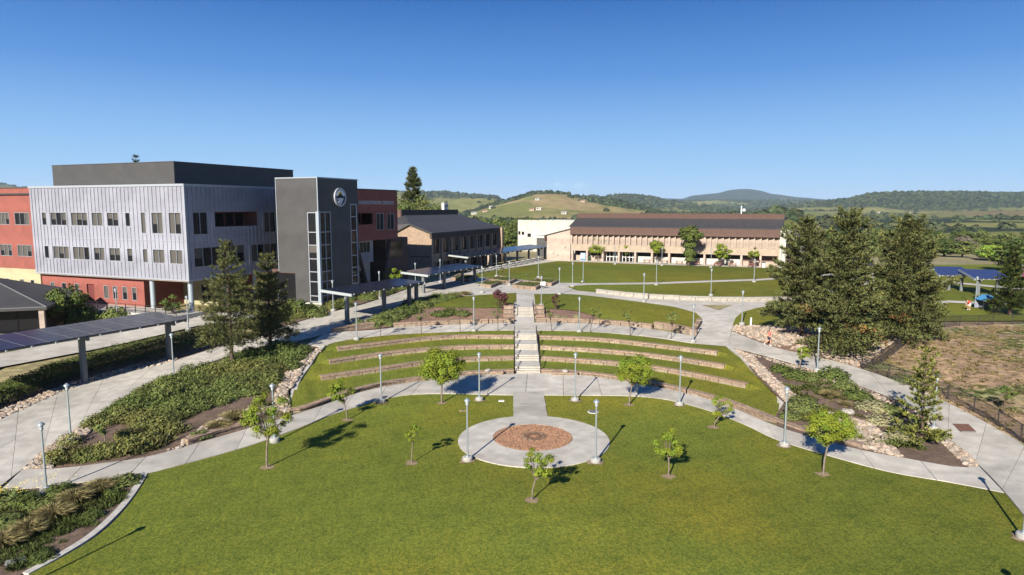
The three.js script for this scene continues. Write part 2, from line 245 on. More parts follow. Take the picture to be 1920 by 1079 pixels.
// base sheet, denser near the site and running far out under the hills
{
  const steps = (a) => { const o = []; for (let i = 1; i < a.length; i++) for (let v = a[i - 1][0]; v < a[i][0] - .01; v += a[i][1]) o.push(v); o.push(a[a.length - 1][0]); return o; };
  const xs = steps([[-9000], [-600, 600], [-150, 30], [150, 2.5], [600, 30], [9000, 600]]), zs = steps([[-10000], [-600, 400], [-230, 18], [25, 2.5], [100, 15], [800, 100]]).reverse();
  const pos = [], uv = [], col = [], idx = [];
  zs.forEach((z, j) => xs.forEach((x, i) => { pos.push(x, ground(x, z) - (inside(bowl, x, z) ? 1.6 : .14), z); uv.push(x, z); col.push(...tRough(x, z)); if (i && j) { const o = j * xs.length + i; idx.push(o - xs.length - 1, o - 1, o - xs.length, o - xs.length, o - 1, o); } }));
  const g = new THREE.BufferGeometry(); g.setAttribute('position', new THREE.Float32BufferAttribute(pos, 3)); g.setAttribute('uv', new THREE.Float32BufferAttribute(uv, 2)); g.setAttribute('color', new THREE.Float32BufferAttribute(col, 3)); g.setIndex(idx); g.computeVertexNormals();
  struct('ground', g, mt.rough);
}
function area(name, poly, off, mat, tint, o = {}) { return struct(name, sheetGeo(poly, off, { tint, ...o }), mat); }
function resample(pl, n) { const d = [0]; for (let i = 1; i < pl.length; i++) d.push(d[i - 1] + Math.hypot(pl[i][0] - pl[i - 1][0], pl[i][1] - pl[i - 1][1])); const out = []; let k = 0; for (let i = 0; i <= n; i++) { const t = d[d.length - 1] * i / n; while (k < pl.length - 2 && d[k + 1] < t) k++; const f = (t - d[k]) / (d[k + 1] - d[k]); out.push([lerp(pl[k][0], pl[k + 1][0], f), lerp(pl[k][1], pl[k + 1][1], f)]); } return out; }
const plen = pl => pl.reduce((s, p, i) => i ? s + Math.hypot(p[0] - pl[i - 1][0], p[1] - pl[i - 1][1]) : 0, 0);
// a path of cast slabs between two edges; joints are open gaps over a darker bed
function slabPath(name, A, B, step, { off = .1, across = 1, hf = ground } = {}) {
  A = rounded(A); B = rounded(B);
  const base = struct(name, sheetGeo([...A, ...[...B].reverse()], off - .05, { L: 2, skirt: .25, hf }), mt.joint);
  const n = Math.round(plen(A) / step), a = resample(A, n * 4), b = resample(B, n * 4);
  for (let i = 0; i < n; i++) for (let c = 0; c < across; c++) {
    const g0 = c / across, g1 = (c + 1) / across, e = .02, ring = [];
    const at = (k, f) => { const w = Math.hypot(a[k][0] - b[k][0], a[k][1] - b[k][1]) || 1, q = clamp(f + (f === g0 ? e : -e) / w); return [lerp(a[k][0], b[k][0], q), lerp(a[k][1], b[k][1], q)]; };
    const pull = (p, q) => { const d = Math.hypot(q[0] - p[0], q[1] - p[1]) || 1; return [p[0] + (q[0] - p[0]) * e / d, p[1] + (q[1] - p[1]) * e / d]; };
    const r0 = [], r1 = []; for (let k = 0; k <= 4; k++) { r0.push(at(i * 4 + k, g0)); r1.push(at(i * 4 + k, g1)); }
    r0[0] = pull(r0[0], r0[1]); r1[0] = pull(r1[0], r1[1]); r0[4] = pull(r0[4], r0[3]); r1[4] = pull(r1[4], r1[3]);
    const v = rr(.94, 1.05);
    mesh('slab', sheetGeo([...r0, ...r1.reverse()], off + rr(-.003, .003), { L: 2, skirt: .06, hf, tint: (x, z) => { const t = tConc(x, z)[0] * v; return [t, t, t * rr(.98, 1)]; } }), rnd() < .5 ? mt.conc : mt.concB, base);
  }
  return base;
}
function kerb(name, pl, w, h, { hf = ground, below = .2, mat = mt.kerb } = {}) {
  pl = rounded(pl); const gb = new GB(), L = [], R = [];
  pl.forEach((p, i) => { const a = pl[Math.max(0, i - 1)], b = pl[Math.min(pl.length - 1, i + 1)], d = Math.hypot(b[0] - a[0], b[1] - a[1]); const nx = -(b[1] - a[1]) / d * w / 2, nz = (b[0] - a[0]) / d * w / 2; L.push([p[0] + nx, p[1] + nz]); R.push([p[0] - nx, p[1] - nz]); });
  for (let i = 1; i < pl.length; i++) { const q = [R[i - 1], R[i], L[i], L[i - 1]], y = hf(...pl[i - 1]) + h, y2 = hf(...pl[i]) + h; const t = [[...R[i - 1]], [...R[i]], [...L[i]], [...L[i - 1]]]; const ys = [y, y2, y2, y]; gb.hexa(q.map((p, k) => [p[0], ys[k] - below, p[1]]).reverse(), q.map((p, k) => [p[0], ys[k], p[1]]).reverse()); }
  return struct(name, gb.geo(), mat);
}

// ---------------------------------------------------------------- lawns, beds, paths
const edgeL = [[-21.96, -38.99], [-20.36, -40.6], [-17.66, -43.73], [-15.42, -47.21], [-13.43, -50.89], [-9.51, -55.23], [-6.73, -56.03], [0.09, -56.05]];
const edgeR = [[2.68, -56.05], [6.35, -55.88], [9.85, -55.16], [12.6, -53.92], [15.25, -50.97], [17.04, -47.46], [18.13, -44.58], [20.36, -41.72], [22.9, -39.11], [25.3, -37.76], [27.69, -36.21]];
const kerbL = [[-21.12, -27.82], [-20.6, -29.51], [-20.29, -31.55], [-20.84, -35.35], [-21.96, -38.99]];
area('lawn', [...rounded(kerbL), ...rounded(edgeL), ...rounded(edgeR), [40, -28], [34, 2], [-26, 2], [-24, -22]], .04, mt.lawn, tLawn, { L: 1.3 });
area('planting_bed', [...[[-33.06, -36.03], [-29.02, -36.59], [-26.99, -36.94], [-25.14, -37.62], [-22.28, -38.75]], ...[[-21.3, -35.52], [-20.91, -33.13], [-20.85, -30.88], [-21.2, -29.04], [-21.45, -27.82]], [-22, -22], [-40, -22]], .05, mt.bark, tBed, { L: 1.2 });
kerb('kerb', [[-21.29, -27.82], [-20.89, -29.32], [-20.6, -31.3], [-20.9, -34.3], [-21.56, -37.1], [-22.11, -38.9]], .36, .1);
area('planting_bed', [[-29.84, -39.46], [-30.67, -43], [-30.93, -47.6], [-31.3, -54.26], [-30.12, -61.1], [-26.77, -67.43], [-23.56, -69.93], [-19.45, -67.89], [-19.37, -61.81], [-18.79, -55.16], [-16.88, -49.93], [-16.2, -50.35], [-18.97, -46.54], [-21.71, -43.16], [-23.36, -41.34], [-25.41, -40.39], [-27.66, -39.6]], .05, mt.bark, tBed);
area('planting_bed', [[-38.04, -41.37], [-38.05, -48.62], [-37.84, -56.09], [-35.76, -60.89], [-32.89, -64.83], [-31.26, -67.99], [-28.43, -72.2], [-35.8, -79.8], [-38.19, -75.52], [-40.41, -70.76], [-44, -56.54], [-44.18, -48.37]], .05, mt.bark, tBed);
area('planting_bed', [[22.52, -67.31], [26.36, -61.84], [27.72, -59.21], [30.04, -55.13], [31.37, -50.06], [30.2, -45.46], [29, -40.32], [27.65, -39.84], [24.61, -41.46], [22.83, -42.63], [20.24, -45.17], [19.11, -47.1], [19.85, -49.21], [21.49, -51.74], [21.52, -53.32], [21.77, -58.77], [22.44, -67.74]], .05, mt.bark, tBed);
area('planting_bed', [[25.81, -77.78], [30.61, -77.92], [39.02, -81.19], [43.03, -78.93], [45.96, -75.34], [42.39, -72.36], [37.17, -66.68], [32.42, -61.17], [30.59, -63.78], [27, -67.5], [24.72, -74.83]], .06, mt.mulch, tBed);
area('planting_bed', [[-20.39, -74.73], [-17.08, -82.02], [-14.56, -93.07], [-11.46, -101.24], [-6.39, -98.88], [-10.88, -93.99], [-11.62, -89.2], [-3.65, -87.81], [0.42, -88.33], [0.39, -81.1], [-6.47, -80.72], [-13.98, -78.54], [-15.87, -77]], .05, mt.mulch, tBed);
area('planting_bed', [[2.91, -81.16], [9.05, -80.72], [13.22, -79.28], [10.99, -81.69], [10.54, -84.04], [8.4, -86.48], [3.12, -88.8]], .06, mt.mulch, tBed);
area('planting_bed', [[-28.5, -73.95], [-26.34, -78.24], [-23.14, -86.66], [-20.63, -92.6], [-16.6, -109.72], [-20.34, -118.93], [-22.86, -106.29], [-25.93, -90.17], [-29.44, -83.62], [-33.18, -81.24]], .05, mt.bark, tBed);
area('dry_field', [...[[32.33, -60.99], [33.36, -57.96], [34.45, -53.78], [34.68, -49.08], [34.3, -43.61], [32.48, -36.04]], [75, -42], [125, -90], ...[[73.14, -83.75], [53.46, -81.38], [46.45, -76.17], [41.95, -71.58], [36.87, -66.13]]], .05, mt.dry, tDry, { L: 1.6 });
area('lawn', [...[[45.62, -79.04], [54.14, -82.44], [68.57, -83.92]], [130, -120], [160, -190], ...[[102.14, -165.13], [82.7, -153.33], [59.99, -125.8], [50.25, -98.42]]], .04, mt.lawn, tLawnFar, { L: 3 });
area('lawn', [[-11.62, -89.2], [-10.91, -94.24], [-6.39, -98.88], [0.65, -101.76], [0.57, -88.79], [-3.68, -87.81]], .09, mt.lawn, tLawn);
area('lawn', [[3.33, -100.3], [6.74, -100.71], [10.15, -99.51], [16.74, -93.73], [21.67, -89.32], [23.63, -85.65], [23.48, -82.25], [20.6, -74.85], [16.52, -78.66], [13.4, -80.38], [10.96, -81.43], [10.54, -84.04], [8.42, -86.67], [3.12, -88.8]], .09, mt.lawn, tLawn);
area('plaza', [[-14.54, -92.92], [-16.43, -108.62], [-12.04, -126.25], [-6.9, -144.91], [0, -156.74], [5.39, -170.05], [14.93, -169.76], [41.56, -158.88], [60.74, -148.71], [80.01, -148.29], [58.19, -107.42], [41.72, -96.83], [34.59, -90.2], [29.56, -85.77], [25.81, -77.78], [24.68, -74.83], [22.24, -68.08], [18.98, -69.61], [23.36, -81.94], [23.63, -85.65], [21.67, -89.21], [16.76, -93.73], [10.16, -99.51], [3.33, -100.3], [3.11, -88.46], [0.56, -88.34], [0.65, -101.76], [-6.39, -98.88], [-11.46, -101.24]], .05, mt.conc, tConc, { L: 3 });
area('lawn', [[11.02, -161.62], [-6.88, -133.33], [-7.18, -129.09], [-6.36, -125.07], [1.15, -120.98], [8.36, -115.54], [12.31, -114.58], [24.93, -115.23], [44.14, -120.71], [53.99, -125.83], [76.17, -141.11], [67.34, -141.42], [55.2, -141.4], [33.16, -149.34]], .1, mt.lawn, tLawnFar, { L: 3 });
area('lawn', [[9.09, -109.84], [12.47, -111.93], [24.32, -112.38], [43.11, -117.85], [60.43, -126.76], [62, -118.09], [43.67, -101.44], [35.72, -97.34], [26.21, -96.63], [19.57, -98.58], [12.81, -102.36], [10.04, -105]], .1, mt.lawn, tLawnFar, { L: 2.5 });
area('lawn', [[25.9, -78.06], [27.66, -82.28], [29.6, -85.77], [32.67, -88.87], [40.92, -94.95], [54.75, -104.1], [49.18, -82.99], [39.17, -81.52], [30.61, -77.92]], .1, mt.lawn, tLawnFar, { L: 2.5 });
area('lawn', [[25.81, -90.65], [29.9, -90.87], [27.06, -87.23]], .1, mt.rough, tRough);
area('pavement', [[-46.26, -50.75], [-48.6, -62.68], [-41.26, -72.29], [-37.1, -78.43], [-31.22, -79.53], [-27.21, -85.04], [-24.61, -96.38], [-29.45, -92.22], [-33.67, -85.93], [-39.98, -84.7], [-45.21, -79.43], [-52.23, -67.52], [-52.29, -57.64]], .07, mt.concB, tConc, { L: 2 });
area('path', [[65.46, -111.08], [79.73, -123.77], [87.61, -118.31], [99.06, -120.75], [96.85, -118.02], [85.75, -115.77], [78.04, -121.11], [64.22, -108.96]], .1, mt.conc, tConc, { L: 3 });
area('path', [[55.39, -93.73], [63.99, -97.78], [72.49, -96.57], [80.04, -97.29], [77.82, -94.54], [71.04, -94.61], [62.75, -95.84], [54.17, -91.61]], .1, mt.conc, tConc, { L: 3 });

const backL = [[-29.84, -39.46], [-27.66, -39.6], [-25.41, -40.39], [-23.36, -41.34], [-21.71, -43.16], [-18.97, -46.54], [-16.17, -50.35], [-13.14, -55.45], [-10.69, -57.85], [-8.08, -59.37], [-4.24, -61.68], [-0.81, -62.61], [2.85, -62.97], [6.2, -61.86], [9.96, -59.15], [12.92, -56.7], [16.43, -52.69], [19.04, -46.91], [20.24, -45.17], [22.78, -42.55], [24.61, -41.46], [27.65, -39.84], [28.87, -40.07]];
slabPath('path', backL, [[-29.02, -36.59], [-26.99, -36.94], [-25.14, -37.62], [-22.24, -38.79], [-20.36, -40.6], [-17.66, -43.73], [-15.42, -47.21], [-13.43, -50.89], [-9.51, -55.23], [-6.73, -56.03], [0.09, -56.05], [2.68, -56.05], [9.85, -55.16], [12.6, -53.92], [15.25, -50.97], [17.04, -47.46], [18.13, -44.58], [20.36, -41.72], [22.9, -39.11], [25.3, -37.76], [26.98, -36.7], [27.66, -36.21]], 3.4, { off: .092 });
slabPath('path', [[-38.19, -41.54], [-38.05, -48.62], [-37.84, -56.09], [-35.76, -60.89], [-32.89, -64.83], [-31.26, -67.99], [-28.51, -72.42], [-26.16, -77.7], [-22.95, -85.93], [-20.43, -91.68], [-16.43, -108.62]], [[-27.19, -30.15], [-29.39, -37.08], [-29.84, -39.46], [-30.67, -43], [-30.93, -47.6], [-31.3, -54.26], [-30.12, -61.1], [-26.77, -67.43], [-23.49, -69.71], [-20.33, -74.48], [-17.08, -82.02], [-14.54, -92.92]], 4.5, { across: 2 });
slabPath('path', [[-20.93, -73.66], [-19.98, -74.52], [-15.78, -76.51], [-13.86, -77.86], [-6.41, -79.97], [0.32, -80.23], [2.9, -80.52], [8.38, -80.45], [13.13, -78.73], [16.12, -76.68], [20.04, -72.75]], [[-21.37, -69], [-19.56, -68.27], [-18.82, -70.08], [-15.33, -73.41], [-6.14, -76.52], [0.12, -77.09], [3.26, -77.07], [9.75, -75.99], [15.02, -73.11], [18.98, -69.61]], 3.2, { off: .092 });
slabPath('path', [[24.72, -74.83], [27, -67.5], [30.59, -63.78], [32.26, -61.15], [33.44, -58.11], [34.53, -53.9], [34.75, -49.19], [34.37, -43.7], [32.19, -35.36]], [[22.24, -68.08], [26.36, -61.84], [27.72, -59.21], [30.04, -55.13], [31.37, -50.06], [30.2, -45.46], [29, -40.32], [27.69, -36.21], [24.72, -28.66]], 4.2);
// round plaza with its short stem
{
  const cx = 1.5, cz = -45.1, R = 5.22, ri = 2.78, N = 64, base = struct('round_plaza', (() => { const o = []; for (let i = 0; i < N; i++) o.push([cx + Math.cos(i / N * 6.2832) * R, cz + Math.sin(i / N * 6.2832) * R]); return sheetGeo(o, .055, { skirt: .2 }); })(), mt.joint);
  const cuts = 4;
  for (let s = 0; s < cuts; s++) {
    const a0 = s / cuts * 6.2832 - 1.9 + .003, a1 = (s + 1) / cuts * 6.2832 - 1.9 - .003, o = [], q = [];
    for (let i = 0; i <= 20; i++) { const a = lerp(a0, a1, i / 20); o.push([cx + Math.cos(a) * R, cz + Math.sin(a) * R]); q.push([cx - .05 + Math.cos(a) * ri, cz - .4 + Math.sin(a) * ri]); }
    mesh('slab', sheetGeo([...o, ...q.reverse()], .105, { skirt: .08, tint: tConc }), mt.conc, base);
  }
  for (const [z0, z1] of [[-50.1, -53], [-53.03, -57.1]]) mesh('slab', sheetGeo([[.1, z0], [2.75, z0], [2.68, z1], [.12, z1]], .102, { skirt: .08, tint: tConc }), mt.concB, base);
  const o = []; for (let i = 0; i < N; i++) o.push([cx - .05 + Math.cos(i / N * 6.2832) * (ri - .03), cz - .4 + Math.sin(i / N * 6.2832) * (ri - .03)]);
  const m = mesh('wood_chips', sheetGeo(o, .085, { L: .6 }), mt.wood, scene); tag(m, 'bed of orange wood chips in the middle of the round plaza', 'wood chips', null, 'stuff');
  const chip = new THREE.InstancedMesh(new THREE.BoxGeometry(1, .3, .4), mt.wood, 5200), d = new THREE.Object3D(), col = new THREE.Color();
  for (let i = 0; i < 5200; i++) { const a = rr(0, 6.283), r = Math.sqrt(rnd()) * (ri - .1), s = rr(.06, .15), x = cx - .05 + Math.cos(a) * r, z = cz - .4 + Math.sin(a) * r; d.position.set(x, ground(x, z) + .09 + rr(0, .03), z); d.rotation.set(rr(-.5, .5), rr(0, 6.28), rr(-.5, .5)); d.scale.set(s, s, s); d.updateMatrix(); chip.setMatrixAt(i, d.matrix); const v = rr(.55, 1.25); col.setRGB(v, v * rr(.9, 1.1), v * rr(.85, 1.2)); chip.setColorAt(i, col); }
  chip.name = 'loose_chips'; chip.castShadow = chip.receiveShadow = true; scene.add(chip); tag(chip, 'loose orange chips strewn over the wood chip bed', 'wood chips', null, 'stuff');
}

// ---------------------------------------------------------------- terraced seating: turf steps, stone seat walls, stairs
const RISE = .42;
const tiersL = [[[-17.1, -50.59], [-16.4, -51.05], [-13.37, -56.41], [-10.9, -59], [-8.23, -60.49], [-4.29, -62.44], [-0.82, -63.16], [0.2, -63.36]], [[-18.98, -57.99], [-17.18, -59.27], [-13.04, -62.05], [-9.4, -64.64], [-4.51, -66.6], [0.2, -67.36]], [[-19.31, -62.6], [-17.58, -63.68], [-13.95, -66.53], [-8.95, -69.44], [-4.79, -70.61], [0.21, -70.85]], [[-19.58, -66.03], [-17.86, -67.77], [-14.63, -69.88], [-9.65, -73.08], [-5.99, -74.35], [0.21, -74.25]], [[-19.49, -68.42], [-18.82, -70.06], [-15.32, -73.38], [-6.11, -76.14], [0.19, -77.21]]];
const tiersR = [[[19.5, -48.28], [18.72, -49.93], [16.81, -53.9], [13.24, -58.11], [10.19, -60.49], [6.28, -62.64], [2.79, -63.4]], [[21.88, -53.67], [20.13, -56.67], [14.48, -62.25], [9.41, -65.13], [2.9, -67.21]], [[22.09, -59.36], [19.9, -61.88], [14.5, -66.2], [8.87, -68.92], [2.97, -70.61]], [[22.35, -64.14], [20.43, -65.83], [14.39, -69.9], [9.34, -72.7], [3.05, -74.04]], [[22.26, -68.15], [18.99, -69.64], [15.08, -73.38], [9.74, -75.91], [3.1, -77.21]]];
const awayFrom = (p) => { const x = p[0] - 1.5, z = p[1] + 30, d = Math.hypot(x, z); return [x / d, z / d]; };
for (const T of [tiersL, tiersR]) {
  const n = 70, ends = T.map((c, k) => k === 0 || k === 4 ? 0 : Math.hypot(c[1][0] - c[0][0], c[1][1] - c[0][1]) / plen(c)), C = T.map(c => resample(rounded(c, 8), n));
  const rows = [];
  for (let k = 0; k < 4; k++) {
    const lo = k * RISE, up = lo + RISE, w = i => ends[k] ? smooth(ends[k] * .35, ends[k] * 1.05, i / n) : 1;
    rows.push(C[k].map((p, i) => { const a = awayFrom(p); return [p[0] + a[0] * .2, lo + RISE * .5 * (1 - w(i)) + .03, p[1] + a[1] * .2]; }));
    rows.push(C[k].map((p, i) => { const a = awayFrom(p); return [p[0] + a[0] * .24, up - RISE * .5 * (1 - w(i)) - .03, p[1] + a[1] * .24]; }));
    const w2 = i => k < 3 && ends[k + 1] ? smooth(ends[k + 1] * .35, ends[k + 1] * 1.05, i / n) : 1, b = rows[rows.length - 1];
    const e = C[k + 1].map((p, i) => { const a = awayFrom(p), y = k === 3 ? 1.74 : up + RISE * .5 * (1 - w2(i)) + .03; return [p[0] + a[0] * .19, y, p[1] + a[1] * .19]; });
    for (let f = 1; f < 6; f++) rows.push(b.map((p, i) => [lerp(p[0], e[i][0], f / 6), lerp(p[1], e[i][1], f / 6) + .015 * Math.sin(i * 1.3 + f), lerp(p[2], e[i][2], f / 6)]));
    if (k === 3) rows.push(e);
  }
  const pos = [], uv = [], col = [], idx = [];
  rows.forEach((r, j) => r.forEach((p, i) => { pos.push(...p); uv.push(p[0], p[2]); col.push(...tLawn(p[0], p[2])); if (i && j) { const o = j * (n + 1) + i; T === tiersL ? idx.push(o - n - 2, o - n - 1, o - 1, o - n - 1, o, o - 1) : idx.push(o - n - 2, o - 1, o - n - 1, o - n - 1, o - 1, o); } }));
  const g = new THREE.BufferGeometry(); g.setAttribute('position', new THREE.Float32BufferAttribute(pos, 3)); g.setAttribute('uv', new THREE.Float32BufferAttribute(uv, 2)); g.setAttribute('color', new THREE.Float32BufferAttribute(col, 3)); g.setIndex(idx); g.computeVertexNormals();
  struct('terrace_lawn', g, mt.lawn);
}
// concrete mow strips closing the terraces on both sides
const stripH = y => (x, z) => y(x, z);
for (const [T, s] of [[tiersL, 0], [tiersR, 0]]) {
  const ys = [.12, .63, 1.05, 1.47, 1.72], pl = T.map(c => c[0]);
  const hf = (x, z) => { let b = 0, bd = 1e9; for (let i = 0; i < 4; i++) { const a = pl[i], c = pl[i + 1], dx = c[0] - a[0], dz = c[1] - a[1], t = clamp(((x - a[0]) * dx + (z - a[1]) * dz) / (dx * dx + dz * dz)), d = Math.hypot(x - a[0] - dx * t, z - a[1] - dz * t); if (d < bd) { bd = d; b = lerp(ys[i], ys[i + 1], t); } } return b; };
  kerb('mow_strip', pl, .5, .08, { hf, below: .5 });
}
const stones = [mt.stoneA, mt.stoneB, mt.stoneC], caps = [mt.capA, mt.capB, mt.capC];
const pickOf = a => a[Math.floor(rnd() * a.length)];
function seatWall(label, pl, level, { h = RISE, th = .52, len = 1.3, over = .05, cap = .1, group = 'stone seat walls of the amphitheatre', flip = 0, name = 'seat_wall', capEvery = 2, mats = stones, capMats = caps, smoothIt = true } = {}) {
  const w = thing(name, label, 'stone wall', group);
  if (smoothIt) pl = rounded(pl, 6);
  const n = Math.max(1, Math.round(plen(pl) / len)), s = resample(pl, n * 2);
  const lev = typeof level === 'function' ? level : () => level;
  const nor = s.map((p, i) => { const a = s[Math.max(0, i - 1)], b = s[Math.min(s.length - 1, i + 1)], d = Math.hypot(b[0] - a[0], b[1] - a[1]); let x = -(b[1] - a[1]) / d, z = (b[0] - a[0]) / d; const aw = awayFrom(p); if (flip ? flip * x < 0 : x * aw[0] + z * aw[1] < 0) { x = -x; z = -z; } return [x, z]; });
  const ccw = q => { let A = 0; q.forEach((p, i) => { const r = q[(i + 1) % q.length]; A += p[0] * r[1] - r[0] * p[1]; }); return A > 0 ? q.reverse() : q; };
  const off = (i, d, t = 0) => { const p = s[i]; return [p[0] + nor[i][0] * d, p[1] + nor[i][1] * d]; };
  const sh = (p, q, e) => { const d = Math.hypot(q[0] - p[0], q[1] - p[1]) || 1; return [p[0] + (q[0] - p[0]) * e / d, p[1] + (q[1] - p[1]) * e / d]; };
  for (let i = 0; i < n; i++) {
    const a = 2 * i, b = 2 * i + 1, c = 2 * i + 2, y = lev(...s[b]), e = .035, fr = rr(0, .03);
    mesh('wall_block', new GB().prism(ccw([sh(off(a, fr), off(b, fr), e), off(b, fr), sh(off(c, fr), off(b, fr), e), sh(off(c, th - .03), off(b, th - .03), e), off(b, th - .03), sh(off(a, th - .03), off(b, th - .03), e)]), y - .25, y + h - cap + rr(-.004, .004)).geo(), pickOf(mats), w);
  }
  for (let i = 0; i < n; i += capEvery) {
    const i0 = 2 * i, i1 = Math.min(2 * n, 2 * (i + capEvery)), F = [], B = [], e = .008;
    for (let k = i0; k <= i1; k++) { F.push(off(k, -over)); B.push(off(k, th)); }
    F[0] = sh(F[0], F[1], e); B[0] = sh(B[0], B[1], e); F[F.length - 1] = sh(F[F.length - 1], F[F.length - 2], e); B[B.length - 1] = sh(B[B.length - 1], B[B.length - 2], e);
    const y = lev(...s[Math.min(i0 + 1, s.length - 1)]), top = y + h + .035 + rr(-.004, .004);
    mesh('cap_stone', new GB().prism(ccw([...F, ...B.reverse()]), y + h - cap + .006, top).geo(), pickOf(capMats), w);
  }
  return w;
}
const sideName = ['left', 'right'], tierWord = ['lowest', 'second', 'third', 'topmost'];
[tiersL, tiersR].forEach((T, s) => { for (let k = 1; k < 4; k++) seatWall(`${tierWord[k]} curved stone seat wall on the turf terraces ${sideName[s]} of the stairs`, T[k].slice(1), k * RISE); });
seatWall('lowest stone seat wall along the path left of the stairs', tiersL[0].slice(0), 0);
seatWall('lowest long stone seat wall along the path right of the stairs', [...[[22.98, -42.91], [21.78, -44.32], [20.54, -45.83], [19.44, -47.91]], ...tiersR[0].slice(1)], 0);
seatWall('short stone seat wall below the left shrub bed, beside the path', [[-21.61, -43.37], [-20.5, -45.14], [-19.13, -46.94]], .1, { h: .46 });
seatWall('stone seat wall behind the upper walkway left of the stairs', [[-13.89, -78.04], [-6.44, -80.34], [0.26, -80.61]], (x, z) => ground(x, z) + .06, { h: .45 });
seatWall('low stone wall at the bend of the left walkway', [[-19.91, -74.28], [-18.07, -76.38], [-16.07, -78]], (x, z) => ground(x, z) + .06, { h: .5 });
seatWall('stone seat wall behind the upper walkway right of the stairs', [[2.92, -80.9], [9.05, -80.72], [13.2, -79.14], [16.23, -77.24]], (x, z) => ground(x, z) + .06, { h: .45 });
seatWall('short stone wall at the right end of the upper lawn', [[16.71, -78.35], [18.7, -76.42], [20.19, -73.52]], (x, z) => ground(x, z) + .06, { h: .5 });
seatWall('stone wall end turning the corner toward the path junction', [[20.19, -73.52], [21.55, -76.76], [22.83, -80.04]], (x, z) => ground(x, z) + .06, { h: .5, flip: -1 });
seatWall('pale stone retaining wall below the far crescent lawn', [[12.73, -101.72], [15.75, -98.78], [19.16, -96.47], [25.56, -94.2], [34.51, -93.99], [41.12, -95.41]], (x, z) => ground(x, z) + .05, { h: .6, mats: [mt.pale], capMats: [mt.pale], len: 2.2, group: '' });
// stairs
{
  const st = thing('staircase', 'wide concrete staircase between the stone seat walls', 'staircase', null, 1.52, 0, 0);
  const hw = 1.22, flights = [[-63.9, -65.0, 0, 3], [-67.2, -68.4, .42, 3], [-70.5, -71.7, .84, 3], [-73.9, -75, 1.26, 3], [-83.4, -87.2, 2.22, 7]];
  flights.forEach(([z0, z1, y0, n], f) => {
    const ris = f === 4 ? .74 / n : RISE / n, run = (z0 - z1) / n;
    for (let i = 0; i < n; i++) mesh('step', boxGeo(-hw, hw, y0 - .3, y0 + ris * (i + 1) + .05, z0 - run * (i + 1) + .004, z0 - run * i), mt.step, st);
    if (f < 3) mesh('landing', boxGeo(-hw, hw, y0, y0 + RISE + .045, flights[f + 1][0] + .004, z1 - .004), mt.kerb, st);
    else if (f === 3) mesh('landing', boxGeo(-hw, hw, y0, y0 + RISE + .09, -77.6, z1 - .004), mt.kerb, st);
    else { mesh('landing', new GB().hexa([[-hw, 1.2, -79.4], [hw, 1.2, -79.4], [hw, 1.2, z0 + .004], [-hw, 1.2, z0 + .004]], [[-hw, 1.96, -79.4], [hw, 1.96, -79.4], [hw, 2.32, z0 + .004], [-hw, 2.32, z0 + .004]]).geo(), mt.kerb, st); mesh('landing', boxGeo(-hw, hw, 2.3, 2.99, -91.5, z1 - .004), mt.kerb, st); }
  });
  flights.forEach(([z0, z1, y0, n], f) => {
    const up = f === 4 ? .74 : RISE;
    for (const s of [-1, 1]) {
      const r = thing('handrail', `${['first', 'second', 'third', 'fourth', 'uppermost'][f]} dark handrail from the bottom on the ${s < 0 ? 'left' : 'right'} side of the stairs`, 'handrail', 'curled dark handrails along the stairs', 1.52 + s * (hw + .02), y0, z0);
      const dz = z1 - z0;
      const pts = [[0, .5, .25], [0, .42, .38], [0, .55, .48], [0, .85, .35], [0, .92, .1], [0, .92 + up, dz - .1], [0, .95 + up, dz - .35], [0, .8 + up, dz - .42], [0, .72 + up, dz - .3]];
      mesh('rail', limb(new THREE.CatmullRomCurve3(pts.map(p => new THREE.Vector3(...p))).getPoints(30).map(p => [p.x, p.y, p.z]), Array(31).fill(.038), 6), mt.rail, r);
      for (const q of [.02, .98]) mesh('post', limb([[0, -.2, dz * q], [0, .92 + up * q, dz * q]], [.038, .038], 6), mt.rail, r);
    }
  });
  for (const s of [-1, 1]) for (let i = 0; i < 3; i++) { const x = 1.52 + s * 1.95, z = -83.9 - i * 1.25, y = ground(x, z); const b = mesh('stair_cheek_block', boxGeo(-.62, .62, -.4, .48 + i * .38, -.55, .55), stones[i], scene); b.position.set(x, 2.0, z); tag(b, `${['lowest', 'middle', 'highest'][i]} stepped stone block ${s < 0 ? 'left' : 'right'} of the upper stair flight`, 'stone block', 'stepped stone blocks beside the upper stairs'); const c = mesh('cap_stone', boxGeo(-.66, .66, .486 + i * .38, .58 + i * .38, -.59, .59), caps[i], b); }
  // projecting stone benches at the foot of the stairs
  for (const [label, pl] of [['stone bench block with stones on it left of the stair foot', [[-4.22, -62.04], [-0.81, -62.34]]], ['stone bench block with stones on it right of the stair foot', [[3.67, -62.14], [6.15, -61.74]]]]) {
    seatWall(label, pl, .1, { h: .4, th: .6, len: 1.4, name: 'stone_bench', smoothIt: false, group: 'projecting stone benches' });
  }
}

